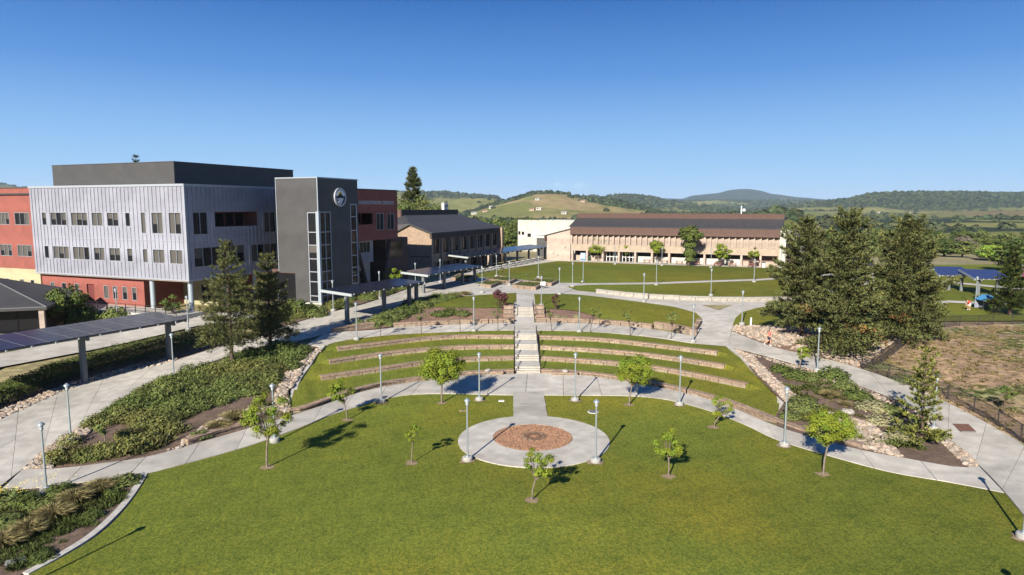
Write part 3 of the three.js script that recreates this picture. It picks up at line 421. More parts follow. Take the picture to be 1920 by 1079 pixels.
// ---------------------------------------------------------------- buildings
// a face of a building: positions along it (s), height (y) and distance outward (d)
function faceOn(axis, val, sgn = 1) { return axis === 'Z' ? { box: (gb, s0, s1, y0, y1, d0, d1) => gb.box(Math.min(s0, s1), Math.max(s0, s1), y0, y1, val + Math.min(d0 * sgn, d1 * sgn), val + Math.max(d0 * sgn, d1 * sgn)) } : { box: (gb, s0, s1, y0, y1, d0, d1) => gb.box(val + Math.min(d0 * sgn, d1 * sgn), val + Math.max(d0 * sgn, d1 * sgn), y0, y1, Math.min(s0, s1), Math.max(s0, s1)) }; }
function pierced(gb, F, s0, s1, y0, y1, d0, d1, holes) {   // wall slab with real openings
  if (s0 > s1) [s0, s1] = [s1, s0];
  holes = holes.map(h => [Math.min(h[0], h[1]), Math.max(h[0], h[1]), h[2], h[3]]);
  const ys = [...new Set([y0, y1, ...holes.flatMap(h => [h[2], h[3]])])].filter(v => v >= y0 && v <= y1).sort((a, b) => a - b);
  for (let j = 1; j < ys.length; j++) {
    const ym = (ys[j] + ys[j - 1]) / 2, hs = holes.filter(h => h[2] < ym && h[3] > ym).sort((a, b) => a[0] - b[0]);
    let s = s0; for (const h of hs) { if (h[0] > s + 1e-4) F.box(gb, s, h[0], ys[j - 1], ys[j], d0, d1); s = Math.max(s, h[1]); }
    if (s < s1 - 1e-4) F.box(gb, s, s1, ys[j - 1], ys[j], d0, d1);
  }
  return gb;
}
function ribsOn(gb, F, s0, s1, y0, y1, step, w, d, holes) {   // upright ribs of sheet cladding, broken at openings
  if (s0 > s1) [s0, s1] = [s1, s0];
  holes = holes.map(h => [Math.min(h[0], h[1]) - .1, Math.max(h[0], h[1]) + .1, h[2] - .1, h[3] + .1]);
  for (let s = s0 + step / 2; s < s1; s += step) {
    let y = y0; for (const h of holes.filter(h => h[0] < s && h[1] > s).sort((a, b) => a[2] - b[2])) { if (h[2] > y) F.box(gb, s - w / 2, s + w / 2, y, h[2], 0.001, d); y = h[3]; }
    if (y < y1) F.box(gb, s - w / 2, s + w / 2, y, y1, 0.001, d);
  }
  return gb;
}
function windowOn(b, F, s0, s1, y0, y1, n, { rows = 1, depth = .14, frame = mt.frame, blinds = .5, fw = .05, proud = .03, trim = 0 } = {}) {
  if (s0 > s1) [s0, s1] = [s1, s0];
  const gb = new GB();
  F.box(gb, s0 - trim, s1 + trim, y0 - trim, y0 + fw, -depth, proud); F.box(gb, s0 - trim, s1 + trim, y1 - fw, y1 + trim, -depth, proud);
  F.box(gb, s0 - trim, s0 + fw, y0 + fw, y1 - fw, -depth, proud); F.box(gb, s1 - fw, s1 + trim, y0 + fw, y1 - fw, -depth, proud);
  const ys = Array.isArray(rows) ? rows : Array.from({ length: rows + 1 }, (_, i) => lerp(y0, y1, i / rows));
  for (let i = 1; i < n; i++) { const s = lerp(s0, s1, i / n); F.box(gb, s - fw / 2, s + fw / 2, y0 + fw, y1 - fw, -depth, -.02); }
  for (const y of ys.slice(1, -1)) F.box(gb, s0 + fw, s1 - fw, y - fw / 2, y + fw / 2, -depth, -.016);
  const w = mesh('window', gb.geo(), frame, b);
  for (let i = 0; i < n; i++) for (let j = 1; j < ys.length; j++) {
    const a = lerp(s0, s1, i / n) + fw / 2, c = lerp(s0, s1, (i + 1) / n) - fw / 2, p = new GB(); F.box(p, a, c, ys[j - 1] + fw / 2, ys[j] - fw / 2, -depth - .04, -depth + .03);
    mesh('pane', p.geo(), mt.pane, w);
    if (blinds && rnd() < blinds) { const f = pick3(), q = new GB(); F.box(q, a + .02, c - .02, lerp(ys[j] - fw, ys[j - 1] + fw, f), ys[j] - fw, -depth + .031, -depth + .038); mesh('blind', q.geo(), mt.blind, w); }
  }
  return w;
}
const pick3 = () => [.45, .55, .6, 1, 1, .98][Math.floor(rnd() * 6)];
const font = await new FontLoader().loadAsync('fonts/droid/droid_sans_bold.typeface.json');
function lettering(text, h, depth) { const g = new TextGeometry(text, { font, size: h, depth, curveSegments: 3 }); g.computeBoundingBox(); g.translate(-g.boundingBox.min.x, -g.boundingBox.min.y, 0); return g; }

// --- administration building: silver box, red stucco, dark tower, penthouse
{
  const g0 = 2.4, B = thing('office_building', 'three storey silver and red office building with dark tower and round emblem', 'building', null, -40.33, 0, -83.68, -22.29 * DEG);
  const FL = faceOn('Z', 0), FR = faceOn('X', 0), FRed = faceOn('Z', -.6), FG = faceOn('Z', -.8), TL = faceOn('Z', -10.88), TR = faceOn('X', 11.5), FW = faceOn('X', 9.94);
  const yt = 18.72, yb = 6.85;
  const wl = [[-26.71, -25.82, 13.48, 15.25, 1], [-24.92, -21.74, 13.48, 15.25, 3], [-20.82, -17.61, 13.48, 15.25, 3], [-16.77, -14.72, 13.48, 15.25, 2], [-13.86, -11.74, 13.48, 15.25, 2], [-10.46, -9.59, 13.48, 15.25, 1], [-7.67, -6.84, 12.62, 15.3, 1], [-5.79, -3.86, 12.62, 15.3, 2], [-2.81, -.77, 12.62, 15.3, 2],
    [-26.73, -25.82, 8.9, 10.64, 1], [-24.92, -21.73, 8.9, 10.64, 3], [-20.92, -17.7, 8.9, 10.64, 3], [-16.81, -14.77, 8.9, 10.64, 2], [-13.89, -11.82, 8.9, 10.64, 2], [-10.54, -9.57, 8.9, 10.64, 1], [-7.71, -6.86, 8.87, 10.64, 1], [-5.92, -3.9, 8.87, 10.64, 2], [-2.98, -.83, 8.87, 10.64, 2]];
  const wr = [[-3.41, -1.09, 12.5, 15.32, 2], [-15.86, -13.51, 12.4, 15.25, 2], [-9.6, -.98, 8.4, 10.85, 6], [-15.92, -10.76, 8.4, 10.75, 4]], balc = [-12.46, -4.62, 13.4, 15.33];
  const wall = pierced(new GB(), FL, -29, 0, yb, yt, -.3, 0, wl); pierced(wall, FR, -24, -.3, yb, yt, -.3, 0, [...wr, balc]);
  const sil = mesh('silver_wall', wall.geo(), mt.silver, B);
  const rb = ribsOn(new GB(), FL, -28.9, -.15, yb, yt - .2, .7, .13, .08, wl); ribsOn(rb, FR, -24, -.1, yb, yt - .2, .7, .13, .08, [...wr, balc]);
  stuff(mesh('cladding_ribs', rb.geo(), mt.silver, sil));
  const tr = new GB(); FL.box(tr, -29.05, .12, yt - .18, yt + .1, -.36, .12); FR.box(tr, -24, -.36, yt - .18, yt + .1, -.36, .12); FL.box(tr, -29.05, .1, yb - .1, yb + .08, -.3, .09); FR.box(tr, -24, -.3, yb - .1, yb + .08, -.3, .09); FL.box(tr, -.1, .08, yb, yt, -.12, .08); FL.box(tr, -28.9, -.2, 11.72, 11.8, .002, .06); FR.box(tr, -24, -.2, 11.72, 11.8, .002, .06);
  mesh('trim', tr.geo(), mt.silverTrim, sil);
  for (const w of wl) windowOn(B, FL, ...w, { blinds: .9, depth: .2 });
  for (const w of wr) windowOn(B, FR, ...w, { blinds: .25, depth: .2 });
  // loggia on the right face
  const lg = new GB(); lg.box(-2.6, -2.5, 13.2, 15.5, -12.6, -4.5); const lw = mesh('loggia_wall', lg.geo(), mt.red, B);
  const lf = new GB(); lf.box(-2.5, -.02, 13.2, 13.39, -12.5, -4.6); lf.box(-2.5, -.02, 15.34, 15.5, -12.5, -4.6); lf.box(-2.5, -.3, 13.39, 15.34, -12.6, -12.47); lf.box(-2.5, -.3, 13.39, 15.34, -4.61, -4.5); mesh('loggia_lining', lf.geo(), mt.red, B);
  for (let i = 0; i < 4; i++) { const p = new GB().box(-2.49, -2.44, 13.45, 15.1, -12 + i * 1.75, -10.6 + i * 1.75); mesh('loggia_window', p.geo(), mt.pane, B); }
  // roof and inner body
  mesh('roof', boxGeo(-46, -.31, 17.7, 17.9, -34, -.31), mt.roofDk, B);
  mesh('soffit', boxGeo(-28.9, -.05, yb - .22, yb - .105, -24, -.05), mt.beige, B);
  mesh('core', boxGeo(-28.9, -2.7, yb, 17.6, -33.5, -.7), mt.beige, B);
  // penthouse screen with horizontal siding
  const ph = new GB(); ph.box(-28.98, -5.36, 17.9, 21.82, -26.37, -3.46); const pent = mesh('penthouse', ph.geo(), mt.grey, B);
  const ps = new GB(); for (let y = 18.2; y < 21.7; y += .3) { ps.box(-29, -5.34, y, y + .1, -3.455, -3.43); ps.box(-5.355, -5.33, y, y + .1, -26.3, -3.5); } ps.box(-29.05, -5.29, 21.8, 21.9, -26.4, -3.4); stuff(mesh('siding', ps.geo(), mt.grey, pent));
  // red stucco wall at the left with cream base, and the red ground floor under the silver box
  const wred = [[-37.4, -34.75, 13.45, 15.18, 3], [-33.53, -30.36, 13.45, 15.18, 3], [-37.4, -34.74, 8.92, 10.6, 3], [-33.51, -30.37, 8.94, 10.58, 3], [-41.5, -38.6, 13.45, 15.18, 3], [-41.5, -38.6, 8.92, 10.6, 3]];
  const wcr = [[-36.79, -35.97, 3.7, 5.62, 1], [-33.58, -32.65, 3.7, 5.62, 1], [-31.23, -30.44, 3.7, 5.62, 1], [-40, -39.1, 3.7, 5.62, 1]];
  mesh('red_wall', pierced(new GB(), FRed, -46, -29.01, 7.15, 18.6, -.3, 0, wred).geo(), mt.red, B);
  { const c = new GB(); FRed.box(c, -46, -29.05, 18.6, 18.72, -.4, .06); mesh('coping', c.geo(), mt.fasciaDk, B); }
  mesh('cream_wall', pierced(new GB(), FRed, -46, -29.01, 1.5, 7.148, -.3, .01, wcr).geo(), mt.cream, B);
  for (const w of wred) windowOn(B, FRed, ...w, { blinds: .7 });
  for (const w of wcr) windowOn(B, FRed, ...w, { blinds: .6 });
  const wg = [[-22.25, -21.39, 3.75, 5.45, 1], [-16.51, -15.6, 3.67, 5.43, 1], [-14.76, -13.92, 3.67, 5.43, 1], [-12.94, -12.06, 3.67, 5.43, 1], [-11.14, -10.32, 3.67, 5.43, 1], [-24.9, -24, 3.75, 5.45, 1], [-27.3, -26.4, 3.75, 5.45, 1]], dr = [-19.86, -18.41, 2.95, 5.5];
  mesh('red_ground_floor', pierced(new GB(), FG, -29, -8.9, 1.5, yb - .23, -.3, 0, [...wg, dr]).geo(), mt.red, B);
  for (const w of wg) windowOn(B, FG, ...w, { blinds: .9 });
  { const d = new GB(); FG.box(d, -19.86, -18.41, 2.95, 5.5, -.28, -.2); mesh('door', d.geo(), mt.wine, B); }
  // portico: recessed walls and round columns
  const rec = new GB(); rec.box(-9.2, -8.9, 1.5, yb - .23, -7, -1.1); mesh('portico_side_wall', rec.geo(), mt.red, B);
  const FP = faceOn('Z', -7), wp = [[-5.6, -3.6, 3.2, 5.4, 2]];
  mesh('portico_wall', pierced(new GB(), FP, -8.9, -2.6, 1.5, yb - .23, -.3, 0, wp).geo(), mt.cream, B); windowOn(B, FP, ...wp[0], { blinds: 0 });
  const FQ = faceOn('X', -2.3), wq = [[-10.5, -8.5, 3.2, 5.4, 2], [-16, -13, 3, 5.4, 3], [-21, -18, 3, 5.4, 3]];
  mesh('ground_wall', pierced(new GB(), FQ, -24, -7.31, 1.5, yb - .23, -.3, 0, wq).geo(), mt.red, B); for (const w of wq) windowOn(B, FQ, ...w, { blinds: 0 });
  for (const [x, z] of [[-7.3, -.75], [-.8, -.9], [-.8, -6.5], [-.8, -12]]) mesh('column', lathe([[.32, 1.4], [.32, yb - .23]], 18).translate(x, 0, z), mt.greyTrim, B);
  // raised walk, its pale retaining wall and the dark railing
  mesh('raised_walk', boxGeo(-29, 1.2, 1.2, 2.9, -.79, 3.4), mt.kerb, B);
  mesh('retaining_wall', boxGeo(-24, 1.6, .6, 2.98, 3.41, 3.7), mt.white, B);
  const rl = mesh('railing', (() => { const q = new GB(); for (const y of [3.25, 3.6, 4.0]) q.beam([-24, y, 3.5], [1.4, y, 3.5], .05); for (let x = -24; x < 1.5; x += 1.7) q.beam([x, 2.9, 3.5], [x, 4.0, 3.5], .07); return q.geo(); })(), mt.rail, B);
  // tower with siding and glazed corner strips
  const hL = [9.75, 11.2, 3.3, 15.27], hR = [-13.49, -11.2, 3.23, 15.34], hR2 = [-19.5, -17.94, 5, 16.39], notch = [4.6, 7.38, 2, 7.15];
  const tw = pierced(new GB(), TL, 4.65, 11.5, 2, 19.75, -.3, 0, [hL, notch]); pierced(tw, TR, -19.83, -11.18, 2, 19.75, -.3, 0, [hR, hR2]); tw.box(4.65, 11.2, 19.4, 19.6, -19.83, -11.18); tw.box(4.65, 4.95, 7.15, 19.75, -19.8, -11.18); tw.box(4.95, 11.2, 2, 19.4, -19.83, -19.6);
  const tower = mesh('tower', tw.geo(), mt.grey, B);
  const td = new GB(); const strips = (F, s0, s1, holes) => { for (let y = 3; y < 19.6; y += .24) { const hs = holes.filter(h => h[2] - .1 < y + .1 && h[3] + .1 > y).map(h => [Math.min(h[0], h[1]) - .1, Math.max(h[0], h[1]) + .1]).sort((a, b) => a[0] - b[0]); let s = s0; for (const h of hs) { if (h[0] > s) F.box(td, s, h[0], y, y + .085, .001, .03); s = Math.max(s, h[1]); } if (s < s1) F.box(td, s, s1, y, y + .085, .001, .03); } };
  strips(TL, 4.66, 11.42, [hL, notch]); strips(TR, -19.8, -10.95, [hR, hR2]); stuff(mesh('siding', td.geo(), mt.grey, tower));
  const tt = new GB(); TL.box(tt, 4.6, 11.56, 19.75, 19.9, -.3, .06); TR.box(tt, -19.9, -11.18, 19.75, 19.9, -.3, .06); TL.box(tt, 11.44, 11.56, 2, 19.75, -.06, .05); TL.box(tt, 4.6, 4.68, 7.15, 19.75, -.05, .04); TL.box(tt, 11.2, 11.62, 2.2, 15.4, .001, .09); TR.box(tt, -11.18, -10.8, 2.2, 15.4, .001, .09); mesh('trim', tt.geo(), mt.greyTrim, tower);
  windowOn(B, TL, ...hL, 1, { rows: [3.3, 4.1, 6.02, 7.35, 9.09, 10.92, 12.64, 15.27], blinds: .12, fw: .1, frame: mt.silverTrim });
  windowOn(B, TR, ...hR, 2, { rows: [3.23, 4.1, 6.02, 7.35, 9.09, 10.92, 12.64, 15.34], blinds: .08, fw: .1, frame: mt.silverTrim });
  windowOn(B, TR, ...hR2, 1, { rows: [5, 6.2, 7.35, 9.09, 10.92, 12.64, 14.6, 16.39], blinds: 0, fw: .12, frame: mt.silverTrim });
  mesh('plinth', boxGeo(7.4, 11.7, 1.6, 3.2, -11.0, -10.75), mt.white, B);
  { const q = new GB(); q.box(.2, 7.5, 2, 7.1, -14.6, -14.5); q.box(7.4, 7.5, 2, 7.1, -14.5, -11.2); mesh('entrance_recess', q.geo(), mt.brown, B); mesh('entrance_glass', boxGeo(.3, 7.3, 2.4, 6.6, -14.49, -14.44), mt.pane, B); mesh('entrance_soffit', boxGeo(4.66, 7.38, 7.16, 7.3, -13.5, -11.19), mt.beige, B); }
  mesh('link', boxGeo(-2.6, 4.64, 2, 18.2, -30, -20.2), mt.grey, B);
  // round emblem: ring, field, sun, mountain, dark hill and furrows
  const disc = (r, d, m, p, name) => { const q = mesh(name, new THREE.CylinderGeometry(r, r, d, 40).rotateZ(-Math.PI / 2), m, p); return q; };
  const em = new THREE.Group();
  const E = disc(1.28, .22, mt.silverTrim, B, 'emblem'); E.position.set(11.68, 17.3, -15.47);
  const fld = disc(1.0, .02, M(.035, .05, .09), E, 'emblem_field'); fld.position.x = .12;
  const shape = (pts, d, m, name) => { const s = new THREE.Shape(pts.map(p => new THREE.Vector2(p[0], p[1]))); const q = mesh(name, new THREE.ExtrudeGeometry(s, { depth: d, bevelEnabled: false }).rotateY(Math.PI / 2), m, E); q.position.x = .13; return q; };
  const arc = (r, a0, a1, n, cx = 0, cy = 0) => Array.from({ length: n + 1 }, (_, i) => { const a = lerp(a0, a1, i / n) * DEG; return [cx + Math.cos(a) * r, cy + Math.sin(a) * r]; });
  shape([...arc(.97, 20, 160, 24), [-.8, .15], [.8, .15]], .012, M(.62, .66, .7), 'emblem_sky');
  shape(arc(.42, 0, 180, 18, -.15, .35), .02, M(.6, .45, .06), 'emblem_sun');
  shape([[-.85, .05], [-.6, .25], [-.35, .42], [-.05, .46], [.25, .36], [.55, .12], [.85, -.02], [.6, -.1], [-.6, -.1]], .03, M(.02, .025, .03), 'emblem_hill');
  shape([[-.9, -.25], [-.2, -.12], [.5, -.1], [.2, -.2], [-.5, -.35]], .028, M(.7, .72, .74), 'emblem_furrow');
  shape([[-.75, -.6], [.05, -.25], [.7, -.12], [.3, -.3], [-.45, -.85]], .028, M(.7, .72, .74), 'emblem_furrow');
  shape([[-.3, -.94], [.25, -.4], [.62, -.2], [.42, -.42], [-.05, -.98]], .028, M(.7, .72, .74), 'emblem_furrow');
  // red wing with lettering, carried on slanted struts
  const ww = [[-28.84, -26.81, 12.4, 15, 2], [-31.9, -29.8, 12.4, 14.95, 2]], wb = [-25.87, -21.9, 13.35, 15.05];
  const wing = pierced(new GB(), FW, -32.9, -19.83, 10.87, 18.5, -.3, 0, [...ww, wb]); wing.box(0, 9.94, 10.87, 18.5, -32.9, -32.6); wing.box(0, 9.63, 10.87, 11.05, -32.6, -19.85); wing.box(0, 9.63, 17.8, 18, -32.6, -19.85);
  mesh('red_wing', wing.geo(), mt.red, B);
  { const q = new GB(); FW.box(q, -33, -19.84, 18.5, 18.68, -.4, .08); mesh('wing_coping', q.geo(), mt.fasciaDk, B); q.p.length; }
  for (const w of ww) windowOn(B, FW, ...w, { blinds: .2 });
  { const q = new GB(); q.box(7.6, 7.7, 13.2, 15.2, -26.2, -21.5); q.box(7.7, 9.63, 13.2, 13.34, -26.2, -21.5); q.box(7.7, 9.63, 15.06, 15.2, -26.2, -21.5); mesh('wing_recess', q.geo(), mt.red, B); mesh('wing_recess_glass', boxGeo(7.71, 7.76, 13.4, 15, -25.6, -22), mt.pane, B); }
  const tg = lettering('ADMINISTRATIVE SERVICES', .55, .06); tg.computeBoundingBox(); tg.scale(9.6 / tg.boundingBox.max.x, 1, 1); tg.rotateY(Math.PI / 2); tg.translate(9.96, 16.35, -22.15);
  mesh('lettering', tg, mt.silverTrim, B);
  const FU = faceOn('X', 8.4), wu = [[-23.6, -22.2, 8.9, 10.6, 1], [-27.2, -24.4, 8.9, 10.6, 3]];
  mesh('underwing_wall', pierced(new GB(), FU, -28, -20, 7.4, 10.87, -.2, 0, wu).geo(), mt.silver, B); stuff(mesh('underwing_ribs', ribsOn(new GB(), FU, -28, -20, 7.4, 8.8, .34, .07, .05, []).geo(), mt.silver, B));
  for (const w of wu) windowOn(B, FU, ...w, { blinds: 0 });
  mesh('underwing_base', boxGeo(1, 8.1, 2, 7.4, -27.5, -20), mt.beige, B); windowOn(B, faceOn('X', 8.1), -25.8, -24.6, 4, 6.2, 1, { blinds: 0, depth: -.02 });
  const sb = (a, c) => mesh('strut', limb([a, c], [.3, .3], 10), mt.fasciaDk, B); sb([9.2, 2, -25.6], [9.2, 10.9, -22.3]); sb([9.2, 2, -29], [9.2, 10.9, -31.6]);
  mesh('rear_link', boxGeo(0, 7.5, 2, 10.8, -40, -32.95), mt.brown, B); mesh('rear_link_glass', boxGeo(7.51, 7.56, 7.5, 10.2, -38, -33.5), mt.pane, B);
}

// --- library: tan brick, dark hipped roof, tall windows under a dark fascia
{
  const B = thing('library_building', 'two storey tan brick building with dark hipped roof behind the solar canopies', 'building', null, -15.8, 0, -130, 69.6 * DEG);
  const F = faceOn('Z', 0), e = 11.1, L = 36.2, st = 4.4;
  const wu = [], wl = []; for (let i = 0; i < 8; i++) { const s = 1.2 + i * st; wu.push([s, s + 2.6, 6.9, 9.7, 3]); wl.push([s, s + 3, 2.9, 5.1, 3]); }
  mesh('brick_wall', pierced(new GB(), F, .02, L - .9, 1.6, 10.4, -.4, 0, [...wu, ...wl]).geo(), mt.tan, B);
  mesh('fascia', boxGeo(-.1, L, 9.85, e - .1, .02, .45), mt.fasciaDk, B);
  for (const w of wu) windowOn(B, F, ...w, { blinds: .6, frame: mt.fasciaDk });
  for (const w of wl) windowOn(B, F, ...w, { blinds: .2, frame: mt.fasciaDk });
  for (let i = 0; i <= 8; i++) mesh('pilaster', boxGeo(i * st - .1, i * st + .5, 1.6, 9.84, .002, .4), mt.tan, B);
  mesh('end_pier', boxGeo(L - .9, L + .1, 1.6, e, -3, 1.2), mt.tan, B);
  const gw = new GB(), c0 = [0, 0], c1 = [0, -4.2], c2 = [-.3, -7];
  for (const [a, b, ya, yb] of [[c0, c1, 10.95, 12.6], [c1, c2, 12.6, 11.1]]) gw.hexa([[a[0], 1.6, a[1]], [a[0] + .4, 1.6, a[1]], [b[0] + .4, 1.6, b[1]], [b[0], 1.6, b[1]]], [[a[0], ya, a[1]], [a[0] + .4, ya, a[1]], [b[0] + .4, yb, b[1]], [b[0], yb, b[1]]]);
  gw.box(-.3, .3, 1.6, 10.6, -22, -7);
  mesh('gable_wall', gw.geo(), mt.tan, B);
  mesh('gable_frieze', boxGeo(-.06, -.003, 6.3, 6.45, -4.1, .02), mt.fasciaDk, B);
  const roof = new GB(), T = .25;
  const R1 = [5.3, 14.25, -8.3], R2 = [31.5, 14.2, -8.3], E0 = [-.5, e - .08, .7], E1 = [L + .6, e - .02, .7], A = [-.5, 12.75, -4.2], A2 = [-.9, 11.2, -7.3], E2 = [L + .6, 11, -17];
  roof.poly([E0, E1, R2, R1, A]); roof.poly([A, R1, [5.3, 14.2, -16], [-.9, 11.2, -20], A2]); roof.poly([E1, E2, R2]); roof.poly([R1, R2, E2, [-.9, 11, -20]]);
  roof.quad([E0[0], E0[1] - T, E0[2]], [E1[0], E1[1] - T, E1[2]], E1, E0); roof.quad([A[0], A[1] - T, A[2]], [E0[0], E0[1] - T, E0[2]], E0, A); roof.quad([A2[0], A2[1] - T, A2[2]], [A[0], A[1] - T, A[2]], A, A2); roof.quad([E1[0], E1[1] - T, E1[2]], [E2[0], E2[1] - T, E2[2]], E2, E1);
  mesh('roof', roof.geo(), mt.roofDk, B);
  const sm = new GB(); for (let i = 1; i < 14; i++) { const t = i / 14, a = [lerp(A[0], -.9, t), lerp(A[1], 11.2, Math.min(1, t * 3)) + .03, lerp(A[2], -16, t)], b = [R1[0], 14.27, lerp(R1[2], -15, t)]; sm.beam(a, b, .06, .06); } stuff(mesh('roof_seams', sm.geo(), mt.seam, B));
  mesh('roof_screen', boxGeo(4.4, 31.5, 13.6, 15.35, -9.8, -8.6), mt.fasciaDk, B);
  mesh('roof_screen_end', boxGeo(4.2, 4.39, 13.3, 15.3, -20, -8.7), mt.brownB, B);
  mesh('rooftop_unit', boxGeo(26.5, 28.7, 15.35, 16.9, -10.5, -9.9), mt.whiteFr, B); for (const x of [26.6, 27.3, 28]) mesh('unit_fan', new THREE.CylinderGeometry(.28, .28, .06, 12).rotateX(Math.PI / 2).translate(x + .3, 16.2, -9.86), mt.steelDk, B);
  for (const x of [15, 21, 26]) mesh('front_column', boxGeo(x, x + .5, 2.6, 5.6, 1.2, 1.7), mt.beige, B);
}

// --- long classroom building with fins, brown bands and seamed roof
{
  const B = thing('classroom_building', 'long beige classroom building with brown roof bands and upright fins', 'building', null, 14.44, 0, -163.52, -24.61 * DEG);
  const L = 47.14, bays = 12, bw = L / bays, g = 3, F = faceOn('Z', 0), F2 = faceOn('Z', -2.2), Fu = faceOn('Z', -.75);
  mesh('upper_wall', boxGeo(0, L, 7.1, 9.6, -1, -.75), mt.beige, B);
  const pan = new GB(); 
  for (let i = 0; i < bays * 3; i++) { const s = i * bw / 3; const q = new GB().hexa([[s + .12, 7.1, -.74], [s + bw / 3 - .1, 7.1, -.15], [s + bw / 3 - .1, 7.1, -.74]], [[s + .12, 9.42, -.74], [s + bw / 3 - .1, 9.42, -.15], [s + bw / 3 - .1, 9.42, -.74]]); mesh('angled_panel', q.geo(), mt.beige, B); }
  for (let i = 0; i <= bays * 3; i++) { const s = i * bw / 3, big = i % 6 === 0 ? .2 : .09; mesh('fin', boxGeo(s - big, s + big, 7.1, 9.47, -.74, .12), mt.beige, B); }
  mesh('floor_band', boxGeo(0, L, 5.65, 7.1, -1, 0), M(.44, .35, .265, { tex: gStucco, tile: 4 }), B);
  mesh('soffit', boxGeo(0, L, 5.5, 5.648, -2.2, -.02), mt.beige, B);
  for (let i = 0; i <= bays; i++) { const s = Math.min(L - .2, Math.max(.2, i * bw)); mesh('column', boxGeo(s - .22, s + .22, g - .2, 5.49, -.75, .1), mt.beige, B); }
  for (let i = 0; i < bays; i++) {
    const a = i * bw, b = a + bw;
    if (i < 2) { mesh('bay_wall', boxGeo(a, b, g - .2, 5.5, -2.69, -2.5), mt.beige, B); windowOn(B, faceOn('Z', -2.5), a + .3, b - .3, 4.3, 5.4, 2, { blinds: 0, frame: mt.fasciaDk, depth: -.05 }); }  // dark panes here stand for the shade of the recessed left bays
    else if (i < 4) windowOn(B, F2, a + .25, b - .25, g - .1, 5.45, 4, { rows: [g - .1, 4.1, 5.45], blinds: 0, frame: mt.whiteFr, fw: .12 });
    else if (i < 10) { mesh('white_panel', boxGeo(a, b, g - .2, 4.4, -2.5, -2.2), mt.white, B); windowOn(B, F2, a + .1, b - .1, 4.42, 5.5, 3, { blinds: 0, frame: mt.fasciaDk }); }
    else { mesh('bay_wall', boxGeo(a, b, g - .2, 4.1, -2.5, -2.2), mt.beige, B); mesh('bay_upper', boxGeo(a, b, 4.1, 5.5, -2.5, -2.25), mt.brown, B); }  // right bays: beige below, darker brown above
  }
  mesh('body', boxGeo(.1, L - .1, g - .2, 11, -22, -2.7), mt.beige, B);
  const fa = mesh('fascia', boxGeo(-.2, L + .1, 9.48, 11.25, -.6, .6), mt.brownB, B);
  stuff(mesh('fascia_boards', (() => { const q = new GB(); for (let s = -.1; s < L; s += .3) q.box(s, s + rr(.12, .2), 9.46, 11.2, .601, .601 + rr(.03, .06)); return q.geo(); })(), mt.brown, fa));
  const rf = mesh('roof', new GB().hexa([[-.5, 11.2, .7], [L + .3, 11.2, .7], [L + .3, 11.2, -4.6], [-.5, 11.2, -4.6]], [[-.5, 11.3, .7], [L + .3, 11.3, .7], [L + .3, 13.25, -4.6], [-.3, 13.25, -4.6]]).geo(), mt.roofDk, B);
  stuff(mesh('roof_seams', (() => { const q = new GB(); for (let s = -.3; s < L + .2; s += .62) q.beam([s, 11.34, .68], [s + .12, 13.29, -4.58], .06, .08); return q.geo(); })(), mt.seam, rf));
  const ub = mesh('upper_band', boxGeo(-.3, L + .3, 13.2, 14.44, -6.2, -4.62), mt.brown, B);
  stuff(mesh('band_boards', (() => { const q = new GB(); for (let s = -.2; s < L + .2; s += .32) q.box(s, s + rr(.12, .2), 13.28, 14.42, -4.619, -4.58); return q.geo(); })(), mt.brown, ub));
  mesh('roof_deck', boxGeo(-.3, L + .3, 13, 13.6, -18, -6.21), mt.roofDk, B);
  mesh('roof_vent', boxGeo(38, 38.25, 14.44, 16.2, -7.5, -7.3), mt.steel, B); mesh('roof_vent', new THREE.SphereGeometry(.4, 12, 8).translate(38.7, 15.2, -7.4), mt.whiteFr, B);
  // white gabled end wing on the right
  const ew = mesh('end_wing', new GB().hexa([[L + .2, g - .2, -1.2], [L + 5, g - .2, -1.2], [L + 5, g - .2, -12], [L + .2, g - .2, -12]], [[L + .2, 11, -1.2], [L + 5, 9.2, -1.2], [L + 5, 9.2, -12], [L + .2, 11, -12]]).geo(), mt.white, B);
  mesh('end_wing_window', boxGeo(L + 1, L + 3.6, 6.3, 8.6, -1.19, -1.1), mt.pane, B); mesh('end_wing_door', boxGeo(L + 1, L + 3, g, 5.2, -1.19, -1.1), mt.brown, B);
  mesh('end_pilaster', boxGeo(L - .1, L + .25, g - .2, 11, -.9, .75), mt.white, B);
}
